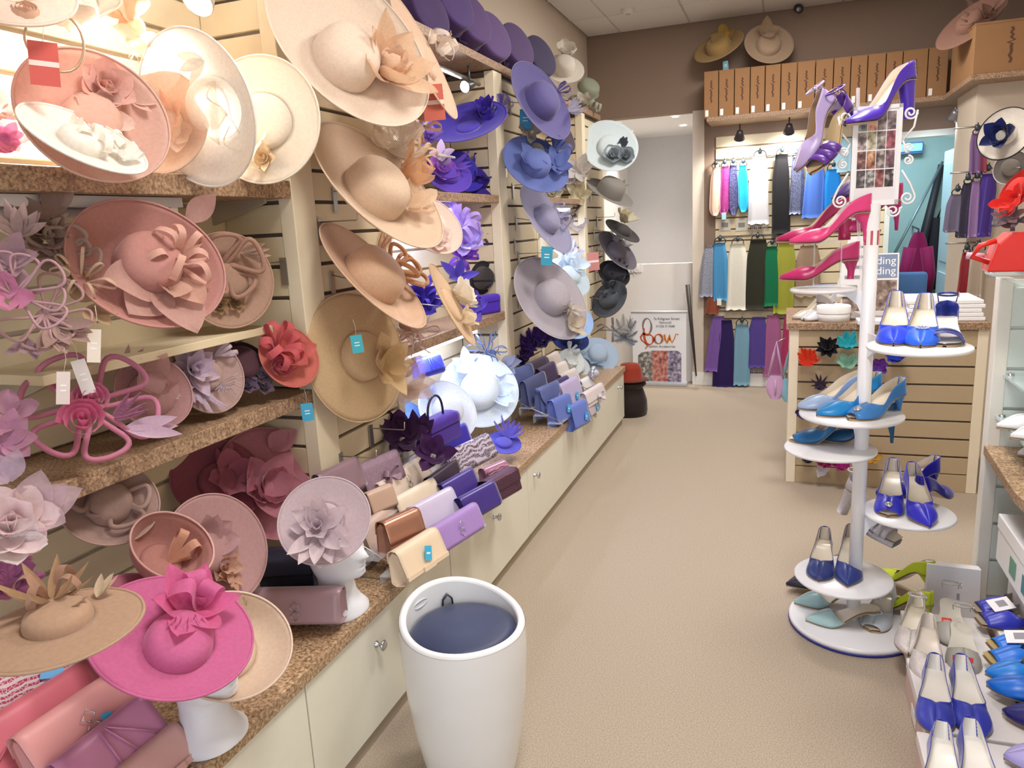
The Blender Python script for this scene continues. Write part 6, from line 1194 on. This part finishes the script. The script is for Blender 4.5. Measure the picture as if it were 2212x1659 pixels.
# the sign: a sheet of sixteen small pictures in a scrolled frame
sg = MB(); fx0, fx1, fz0, fz1 = -.075, .075, 1.555, 1.875
sgn_ = V((0, -.0, 0))
for a, b in (((fx0, -.008, fz0), (fx1, .006, fz0+.016)), ((fx0, -.008, fz1-.012), (fx1, .006, fz1)), ((fx0, -.008, fz0), (fx0+.012, .006, fz1)), ((fx1-.012, -.008, fz0), (fx1, .006, fz1)), ((fx0, -.004, fz0), (fx1, .006, fz1))): sg.box(a, b)
fr_ = sg.out('sign_frame', WP, st, False); fr_.rotation_euler = (0, 0, .12)
cols = [('#54606a', '#9aa0a4', '#d8d0c8'), ('#b06a5a', '#dba48c', '#f0d0c0'), ('#4a3c44', '#8a7c80', '#b8b0b0'), ('#3c3038', '#7a6a70', '#a89a98'), ('#3a2c34', '#8a7a7c', '#e4dcd8'), ('#5c5448', '#b8b096', '#e0dccc'), ('#4c3e44', '#8e8682', '#cfc8c0'), ('#4a3038', '#94505e', '#c87a84'),
        ('#2e2228', '#6e4a48', '#b88a80'), ('#5a3028', '#b07a5c', '#e0b896'), ('#30242a', '#70605e', '#c9bfbc'), ('#3a2a30', '#80606a', '#b89aa0'), ('#2a2026', '#54484c', '#b0a8a8'), ('#2c2830', '#6a6868', '#c8c4c4'), ('#4a2024', '#90504c', '#b8a0a0'), ('#221c20', '#5a4c50', '#d0c8c4')]
for k, cc in enumerate(cols):
    i, j = k % 4, k//4; x = fx0+.0175+i*.0292; z = fz1-.02-.058*(j+1)-.003*j
    mb = MB(); mb.box((x, -.0048, z), (x+.0268, -.004, z+.057)); mb.out('photo_print', printed('p%d' % k, cc, 55), fr_, False)
mb = MB(); mb.box((fx0+.014, -.0046, fz0+.018), (fx1-.014, -.004, fz0+.06)); mb.out('caption_card', paint('#e9e4ea', .5), fr_, False)
def scroll(cx, cz, r, turns, a0, sgn=1, lead=()):
    pts = [V((cx+sgn*r*(1-.8*t)*math.cos(a0+turns*2*PI*t), 0, cz+r*(1-.8*t)*math.sin(a0+turns*2*PI*t))) for t in [i/22 for i in range(23)]]
    return [V((q[0], 0, q[1])) for q in lead]+pts
for s_ in (-1, 1):
    for cx_, cz_, r_, a0, lead in ((.100, 1.845, .022, PI*.1, ((.080, 1.76), (.112, 1.80))), (.100, 1.735, .016, -PI/2, ((.08, 1.76),)), (.100, 1.695, .016, PI/2, ()), (.104, 1.575, .024, PI*.2, ((.082, 1.665), (.11, 1.62))), (.062, 1.535, .022, PI*.1, ((.09, 1.545),))):
        mb = MB(); mb.tube([V((s_*p.x, p.y, p.z)) for p in scroll(cx_, cz_, r_, -1.6, a0, 1, lead)], .0035, 6); o = mb.out('scroll', WP, st); o.rotation_euler = (0, 0, .12)

ZP = lambda k: ('z', DISC[k][2]+.001)
# on the trays
shoe('royal blue satin court shoe, toe to the front, left on the upper right tray', (1930, 748), ZP(1), -97, '#1f46e0', toe_k='almond', h=.085)
shoe('bright blue court shoe with crystal ring brooch on the upper right tray', (1988, 752), ZP(1), -100, '#1f62e4', toe_k='almond', h=.08, brooch='ring')
shoe('navy and silver strappy sandal, right on the upper right tray', (2040, 750), ZP(1), -100, '#26348a', toe_k='round', h=.06, style='sandal', lining=PALE, L=.21)
shoe('pale blue satin court shoe, left on the middle tray', (1722, 884), ZP(2), -152, '#9db4d6', toe_k='almond', h=.07)
shoe('turquoise satin court shoe, middle of the middle tray', (1764, 899), ZP(2), -146, '#1488d0', toe_k='almond', h=.08)
shoe('azure lace court shoe with pearl disc, right of the middle tray', (1832, 908), ZP(2), -137, '#3a80c8', toe_k='almond', h=.065, brooch='disc', style='peep')
shoe('teal blue peep-toe shoe pointing left under the middle tray', (1704, 952), ZP(3), 186, '#14659e', toe_k='almond', style='peep', h=.10)
shoe('teal blue high heel half hidden behind the pole', (1770, 948), ZP(3), 178, '#14527e', toe_k='almond', h=.10)
shoe('ultramarine peep-toe shoe with silver disc on the low right tray', (1918, 1118), ZP(4), -99, '#3638d4', toe_k='round', style='peep', h=.09, brooch='disc')
shoe('ultramarine pointed court shoe hanging over the edge of the low right tray', (2008, 1142), ZP(4), -82, '#3632d2', toe_k='point', h=.08, pitch=6)
shoe('deep blue bow shoe behind the ultramarine peep-toe', (1895, 1072), ZP(4), -150, '#221ca0', toe_k='round', h=.08)
shoe('deep blue bow shoe at the right end of the low right tray', (2042, 1060), ZP(4), 60, '#221ca0', toe_k='round', h=.07)
shoe('navy court shoe with scalloped front on the lowest tray', (1768, 1258), ZP(5), -97, '#2b3a78', toe_k='almond', h=.07, L=.23)
shoe('navy pointed court shoe on the lowest tray', (1830, 1270), ZP(5), -96, '#2c3c84', toe_k='point', h=.085, L=.26)
shoe('silver and blue platform sandal clipped to the lower pole', (1935, 1180), ('z', .28), -35, '#c2bfc6', toe_k='square', style='sandal', platform=.02, h=.10, heel='block', mat=sparkle('#b9b4bc', '#e6e2e6', 500, .5), pitch=18)
BZ = ('z', .031)
shoe('black satin court shoe at the left of the round base', (1698, 1266), BZ, 205, '#191830', toe_k='point', h=.06)
shoe('mint satin slingback at the back of the round base', (1715, 1304), BZ, 196, '#a4c8cc', toe_k='point', style='sling', h=.06)
shoe('mint satin slingback at the front of the round base', (1740, 1342), BZ, 190, '#a9cdd0', toe_k='point', style='sling', h=.06)
shoe('pale silver peep-toe with crystal bow at the front right of the base', (1880, 1366), BZ, -112, '#b8c0ca', toe_k='round', style='peep', h=.06, brooch='ring', L=.22)
shoe('lime yellow high heel standing behind the round base', (1898, 1236), ('z', .04), 130, '#c4d422', toe_k='round', h=.10)
shoe('lime yellow high heel, second of the pair, behind the round base', (1905, 1292), ('z', .035), 120, '#b9c41e', toe_k='round', h=.10, style='peep')
# on the small top tray and its clear arms
A = glass('#f2f6fa', .72)
def arm(label, px_, py_, y, w_, h_):
    P = at(px_, py_, 'y', y); t = thing('acrylic_riser', label, 'shoe riser', P)
    for x in (-w_/2, w_/2-.004): bx('side_panel', (x, -.03, 0), (x+.004, .03, h_), A, t)
    bx('top_panel', (-w_/2, -.03, h_), (w_/2, .03, h_+.004), A, t); bx('foot_panel', (-w_/2, -.03, -.004), (w_/2, .03, 0), A, t)
arm('clear acrylic riser under the fuchsia court shoe', 1785, 614, 2.86, .09, .145)
shoe('magenta satin kitten heel lying on the small top tray, toe to the left', (1683, 606), ('y', 2.86), 183, '#ae2260', toe_k='point', h=.07, heel='kitten')
shoe('fuchsia satin court shoe on the clear riser, toe to the left', (1705, 528), ('y', 2.80), 190, '#d83c7e', toe_k='point', h=.10, lining=PALE)
shoe('dark magenta court shoe behind the fuchsia one', (1676, 524), ('y', 2.98), 184, '#9c1450', toe_k='point', h=.10, heel='block')
shoe('magenta court shoe with thin heel behind the white pole', (1790, 505), ('y', 3.0), 200, '#b4186e', toe_k='point', h=.11)
shoe('lilac suede ankle-strap shoe hung high with toe down', (1722, 372), ('y', 2.85), 200, '#b2a0d0', toe_k='round', h=.06, pitch=50, strap='high', style='court', lining=satin('#a88c6c'))
shoe('violet and gold strappy sandal hung under the lilac shoe', (1752, 378), ('y', 2.80), 215, '#54288c', toe_k='round', style='sandal', h=.07, pitch=42, lining=satin('#c9b48c'))
shoe('bright purple satin block heel shoe on top of the stand', (1826, 272), ('y', 2.8), 212, '#4a28ac', toe_k='round', h=.125, heel='block', pitch=4)
shoe('dark violet court shoe behind the sign frame', (1800, 436), ('y', 3.0), 205, '#3c2468', toe_k='round', h=.09, pitch=20)
mb = MB(); mb.tube([(PXY[0]-.02, PXY[1]+.03, 1.28), (PXY[0]-.05, PXY[1]+.03, 1.6), (PXY[0]-.06, PXY[1]+.03, 1.94)], .006, 8); o = mb.out('riser_rod', A, st); o.location = -sl
# on the desk, left
for lb, tp, hd_, c_, k_ in (('nude and silver court shoe on its side at the desk corner', (1712, 690), 215, '#b9b2a8', 'almond'), ('silver shoe in front at the desk corner', (1736, 694), 230, '#c2c2c8', 'round'), ('gold brown court shoe behind the round box', (1775, 672), 205, '#7a6450', 'almond'), ('grey suede shoe right of the round box', (1866, 690), -20, '#8c8480', 'round')):
    shoe(lb, tp, ('z', .942), hd_, c_, toe_k=k_, h=.09)

# ================================================================ right hand wall unit
ru = struct(bx('wall_unit_end', (.735, 3.13, 0), (1.75, 3.17, 1.27), paint('#e6ece6', .4)))
bx('corner_post', (.72, 3.11, 0), (.765, 3.175, 1.28), paint('#f1efe6', .4), ru, .004).location -= ru.location
slats(ru, (.765, 3.13, 0), (1, 0, 0), .95, .05, 1.25, (0, -1, 0), mat=paint('#dfe9e4', .4), pitch=.15)
struct(bx('wall_right_back', (1.3, -1.2, 0), (1.34, 3.13, 2.4), CREAM))
slats(bpy.data.objects['wall_right_back'], (1.3, .9, 0), (0, 1, 0), 2.2, .1, 2.3, (-1, 0, 0))
t = thing('worktop', 'brown granite worktop of the right wall unit under the white shoes', 'worktop', (1.0, 2.0, .63))
mb = MB(); mb.prism([(.715, 3.12, .62), (.69, 2.6, .62), (.80, 1.0, .62), (1.3, 1.0, .62), (1.3, 3.12, .62)], (0, 0, .038)); o = mb.out('board', GRANITE, t, False, .004); o.location = -t.location
def gshelf(label, x0, y0, x1, y1, z):
    t = thing('glass_shelf', label, 'shelf', ((x0+x1)/2, (y0+y1)/2, z)); o = bx('pane', (x0, y0, z-.008), (x1, y1, z), glass('#dcf0f2', .55), t); o.location -= t.location
    for x in (x0+.02, x1-.02):
        mb = MB(); mb.lathe([(.001, .008), (.012, .006), (.012, -.02), (.001, -.022)], 14); o = mb.out('shelf_clip', CHROME, t); o.location = V((x, y1-.015, z+.0))-t.location
gshelf('glass shelf holding the red handbag', .67, 2.4, 1.28, 3.11, 1.305); gshelf('upper glass shelf with white shoes', .755, 2.5, 1.28, 3.11, .93); gshelf('lower glass shelf with white shoes', .74, 2.5, 1.28, 3.11, .775)
for i, (tp, z_, hd_, lb) in enumerate((((2162, 790), .931, 200, 'white court shoe on the upper glass shelf'), ((2190, 800), .931, 205, 'second white court shoe on the upper glass shelf'), ((2152, 925), .776, 195, 'white pointed court shoe, left on the lower glass shelf'), ((2182, 948), .776, 200, 'white pointed court shoe in front on the lower glass shelf'), ((2198, 985), .66, 200, 'white satin shoe on the granite worktop'))):
    shoe(lb, tp, ('z', z_), hd_, '#eeeef2', toe_k='point' if i > 1 else 'almond', h=.05, lining=PALE)
# red things on the glass shelf and hats above it
t = thing('handbag', 'bright red structured handbag on the glass shelf', 'bag', at(2178, 585, 'y', 2.86)); m_ = satin('#d8261c', .4)
mb = MB(); mb.prism([(-.07, -.05, 0), (.12, -.05, 0), (.12, -.05, .10), (.09, -.05, .125), (-.01, -.05, .125), (-.045, -.05, .09)], (0, .11, 0)); mb.out('body', m_, t, False, .006)
mb = MB(); mb.prism([(.05, -.054, .01), (.125, -.054, .01), (.125, -.054, .128), (.05, -.054, .128)], (0, .118, 0)); mb.out('flap', m_, t, False, .004)
mb = MB(); mb.tube([(-.06, -.02, .03), (-.11, -.02, .05), (-.09, -.02, .085), (-.045, -.02, .10)], .009, 8); mb.out('handle', m_, t)
hat('brimmed_hat', 'cherry red hat hanging at the right frame edge above the red handbag', 2204, 410, 50, .5, -150, ('y', 2.85), '#cc2a24', cr=(.5, .4, 1.1), dish=.05, trims=[('ruffle', 2195, 440, 40, D(n=5, el=30, wd=.7, col='#d8302a')), ('leaves', 2190, 455, 44, D(n=3, a0=200, spread=90, el=20, wd=.4, col='#c8281e'))])
hat('brimmed_hat', 'cream hat with black edge and large navy bow, upper right', 2172, 290, 56, .86, -150, ('y', 2.95), '#dcd4c8', cr=(.4, .2, 1.1), dish=.04, edge='#1c1c24', trims=[('leaves', 2165, 295, 50, D(n=5, a0=20, el=25, wd=.6, col='#1a2358', cup=.4)), ('ruffle', 2165, 295, 26, D(n=4, el=40, wd=.9, col='#1d2860'))])
hat('small_hat', 'grey net hat with pale rim under the navy bow', 2184, 362, 36, .85, -160, ('y', 3.0), '#77716c', cr=(.5, .3, 1.1), dish=.03, edge='#d8d0cc', sheer=.15)
fasc('loop_headpiece', 'grey and rose feather headpiece behind the red handbag', 2180, 475, ('y', 3.0), [('leaves', 2178, 470, 40, D(n=6, el=20, wd=.4, col='#8a6a70')), ('loops', 2190, 480, 34, D(n=4, el=25, wd=.3, fat=.8, col='#6a6470'))], '#7a6068')
t = thing('shoe_horn', 'pale pink rounded tag hanging left of the red handbag', 'tag', at(2103, 552, 'y', 2.9)); mb = MB(); mb.tube([(-.02, 0, 0), (.03, 0, -.005)], .012, 12); mb.out('tag', paint('#d8a8c0', .4), t); mb = MB(); mb.tube([(.03, 0, 0), (.07, .01, .02)], .002, 6); mb.out('string', WIRE, t)
# white cards box below the worktop
P = at(2190, 1150, 'y', 2.75); t = thing('white_box', 'bright white box with a printed end under the right worktop', 'box', (.82, 2.78, .30))
mb = MB(); mb.box((-.09, -.35, 0), (.35, .12, .16)); mb.out('box', paint('#f4f6fa', .4), t, False, .004); mb = MB(); mb.box((-.093, -.352, .12), (.352, .122, .172)); mb.out('lid', paint('#f8f9fc', .4), t, False, .004)
for a, c_ in (((-.0915, -.26, .03), '#4a8a9c'), ((-.0915, -.12, .03), '#6aa08c')): mb = MB(); mb.box(a, (a[0]+.001, a[1]+.07, a[2]+.06)); mb.out('print_block', paint(c_, .5), t, False)
t = thing('white_box', 'low white carton with a hinged flap stacked under the bright white box', 'box', (.86, 2.8, .16)); mb = MB(); mb.box((-.08, -.3, 0), (.32, .12, .135)); mb.out('box', paint('#e4e2de', .5), t, False, .004); mb = MB(); mb.box((-.084, -.302, .1), (.322, .122, .139)); mb.out('lid', paint('#e8e6e2', .5), t, False, .003)

# ================================================================ shoe boxes on the floor and their shoes
BOXM = paint('#e6e2e2', .45, amt=.02); BOXP = paint('#d4b8b2', .5)
def sbox(label, x0, x1, y0, y1, z0, z1, mat=BOXM):
    t = thing('shoe_box', label, 'box', ((x0+x1)/2, (y0+y1)/2, z0), group='shoe boxes on the floor'); hx, hy, hz = (x1-x0)/2, (y1-y0)/2, z1-z0
    mb = MB(); mb.box((-hx, -hy, 0), (hx, hy, hz-.03)); mb.out('box', BOXP, t, False, .003)
    mb = MB(); mb.box((-hx-.002, -hy-.002, hz-.035), (hx+.002, hy+.002, hz)); mb.out('lid', mat, t, False, .004)
    mb = MB(); mb.box((-hx-.0026, -.04, .015), (-hx-.001, .04, .05)); mb.out('size_label', WHITE, t, False)
sbox('shoe box under the pearl and grey pairs, farthest of the left row', .425, .68, 2.48, 2.80, 0, .11); sbox('shoe box under the first blue pair with pale insides', .40, .66, 2.10, 2.46, 0, .12); sbox('shoe box under the nearest blue pair', .375, .64, 1.68, 2.08, 0, .12)
sbox('shoe box under the open-toe blue pair at the right', .70, 1.0, 2.55, 2.86, 0, .14); sbox('shoe box under the bright azure pairs', .675, 1.0, 2.16, 2.53, 0, .15); sbox('shoe box under the dark navy pair at the lower right', .655, 1.0, 1.7, 2.14, 0, .13)
P = (.63, 3.02, 0); t = thing('shoe_box', 'white shoe box lid propped upright behind the grey shoes', 'box', P); t.rotation_euler = (-.18, 0, -.05)
mb = MB(); mb.box((-.09, -.03, 0), (.09, .03, .195)); mb.out('lid', paint('#f0eff2', .45, amt=.01), t, False, .003); mb = MB(); mb.box((.012, -.0306, .07), (.022, -.03, .095)); mb.out('printed_mark', paint('#a9a4b4', .6), t, False)
SPK = sparkle('#c9c0bc', '#f0ebe8', 500, .35); GRY = satin('#aaa7a0', .4)
zb = ('z', .112)
shoe('silver glitter court shoe with bow strap, back left of the floor boxes', (1962, 1418), zb, -103, '#cfc8c4', mat=SPK, toe_k='almond', h=.055, lining=satin('#d8cfbe', .3), strap='low')
shoe('pale pearl court shoe beside the silver glitter one', (2003, 1478), zb, -98, '#d6cfd2', toe_k='almond', h=.05, lining=satin('#e0d6cc', .25), mat=SPK)
shoe('grey sandal with red sale tag, back right of the floor boxes', (2058, 1400), zb, -97, '#a8a49c', toe_k='round', h=.045, style='sling', lining=satin('#cfcabc', .4), mat=GRY)
s_ = shoe('grey sandal with red sale tag, front right of the floor boxes', (2085, 1462), zb, -97, '#a8a49c', toe_k='round', h=.045, style='sling', lining=satin('#cfcabc', .4), mat=GRY)
zb = ('z', .122)
shoe('royal blue court shoe with pale inside, left of the farther blue pair', (2022, 1592), zb, -97, '#3a44b4', toe_k='almond', h=.05, lining=PALE, L=.25)
shoe('royal blue court shoe with pale inside, right of the farther blue pair', (2112, 1600), zb, -90, '#3a42b2', toe_k='almond', h=.05, lining=PALE, L=.25)
shoe('royal blue court shoe with pale inside, left of the nearest pair', (2040, 1790), zb, -97, '#3640b0', toe_k='almond', h=.05, lining=PALE, L=.26)
shoe('royal blue court shoe with pale inside, right of the nearest pair', (2142, 1790), zb, -90, '#3640b0', toe_k='almond', h=.05, lining=PALE, L=.26)
zb = ('z', .152)
shoe('royal blue open-toe shoe with a paper card on it, back right', (2102, 1318), ('z', .142), 190, '#2c34b4', toe_k='square', style='peep', h=.05, lining=satin('#a89a88'))
shoe('royal blue open-toe shoe, the front one of the card pair', (2112, 1345), ('z', .142), 190, '#2c34b4', toe_k='square', style='peep', h=.05, lining=satin('#a89a88'))
shoe('azure open-toe shoe, back of the azure pair', (2138, 1400), zb, 192, '#0f74e0', toe_k='square', style='peep', h=.05, lining=satin('#b8a26c'))
shoe('azure open-toe shoe, front of the azure pair', (2132, 1428), zb, 192, '#0f74e0', toe_k='square', style='peep', h=.05, lining=satin('#b8a26c'))
shoe('azure pointed shoe, back of the pointed pair', (2128, 1458), zb, 188, '#1480dc', toe_k='almond', h=.05, lining=satin('#b8a26c'))
shoe('azure pointed shoe, front of the pointed pair', (2130, 1482), zb, 172, '#0e6ed8', toe_k='almond', h=.05, lining=satin('#b8a26c'))
shoe('dark navy satin shoe at the lower right', (2164, 1542), ('z', .132), 172, '#201c6c', toe_k='almond', h=.06)
shoe('pale lilac satin shoe in the lower right corner', (2168, 1640), ('z', .132), 186, '#aaa0d8', toe_k='almond', h=.05, lining=PALE)
for lb, px_, py_, z_, rz in (('paper picture card lying on the royal blue open-toe shoe', 2162, 1305, .20, .3), ('paper picture card leaning on the azure pair', 2200, 1375, .21, -.1)):
    P = at(px_, py_, 'z', z_); t = thing('picture_card', lb, 'card', P); t.rotation_euler = (.25, -.2, rz); mb = MB(); mb.box((-.035, -.028, -.0006), (.035, .028, .0006)); mb.out('card', paint('#e8e6e8', .5), t, False); mb = MB(); mb.box((-.012, -.012, .0006), (.018, .016, .001)); mb.out('photo_print', paint('#8a8890', .5), t, False)
RED = paint('#d8342e', .5)
for lb, px_, py_, z_, w_, s_ in (('red sale ticket in the toe of the front grey sandal', 2080, 1424, .168, .056, 'sale'), ('red sale ticket between the silver and grey shoes', 2045, 1340, .15, .03, 'sale')):
    P = at(px_, py_, 'z', z_); t = thing('sale_ticket', lb, 'ticket', P); t.rotation_euler = (.95, 0, -.08)
    mb = MB(); mb.box((-w_/2, -.008, -.0005), (w_/2, .008, .0005)); mb.out('ticket', RED, t, False)
    text('lettering', s_, w_*.46, paint('#fbf3f0', .5), t, (0, -.001, .0008), (0, 0, 0), .0003)
    if w_ < .04: mb = MB(); mb.box((-w_/2, -.035, -.0005), (w_/2, -.009, .0005)); mb.out('price_slip', paint('#f2dede', .5), t, False)

# ---------------------------------------------------------------- what the hanging hats hang from
for P, n, lb in HUNG:
    x0 = None
    for a, b in ((2.0, 2.66), (3.82, 4.56), (5.6, 6.4)):
        if a < P.y < b and P.x > -1.43 and .75 < P.z < 2.6: x0 = XP+.002
    if x0 is None and P.z > 1.95 and P.y < 2.0 and P.x < 0: x0 = XW+.02
    if x0 is None: continue
    words = lb.split(',')[0].split()[:9]
    while words[-1] in ('on', 'the', 'with', 'and', 'of', 'in', 'out', 'above', 'under', 'behind', 'a'): words.pop()
    t = thing('hat_hook', 'wire arm behind the ' + ' '.join(words), 'hook', (x0, P.y, P.z+.02)); en = P-n*.014-V((x0, P.y, P.z+.02))
    mb = MB(); mb.box((0, -.012, -.07), (.003, .012, .012)); mb.out('back_plate', WIRE, t, False)
    mb = MB(); mb.tube([V((.002, 0, 0)), en*.8, en], .0022, 6); mb.out('wire_arm', WIRE, t)
t = thing('hat_tree', 'slim chrome stand on the glass shelf carrying the navy bow and cherry red hats', 'display stand', (.80, 3.02, 1.306))
mb = MB(); mb.lathe([(.001, 0), (.06, 0), (.06, .006), (.012, .012), (.001, .012)], 20); mb.out('base', CHROME, t)
mb = MB(); mb.tube([(0, 0, .01), (0, 0, .56)], .006, 8); mb.out('pole', CHROME, t)
for P, n, lb in HUNG:
    if P.x > .5 and P.y < 3.2:
        mb = MB(); e = P-n*.012-V((.80, 3.02, 1.306)); mb.tube([(0, 0, e.z), e], .003, 6); mb.out('arm', CHROME, t)
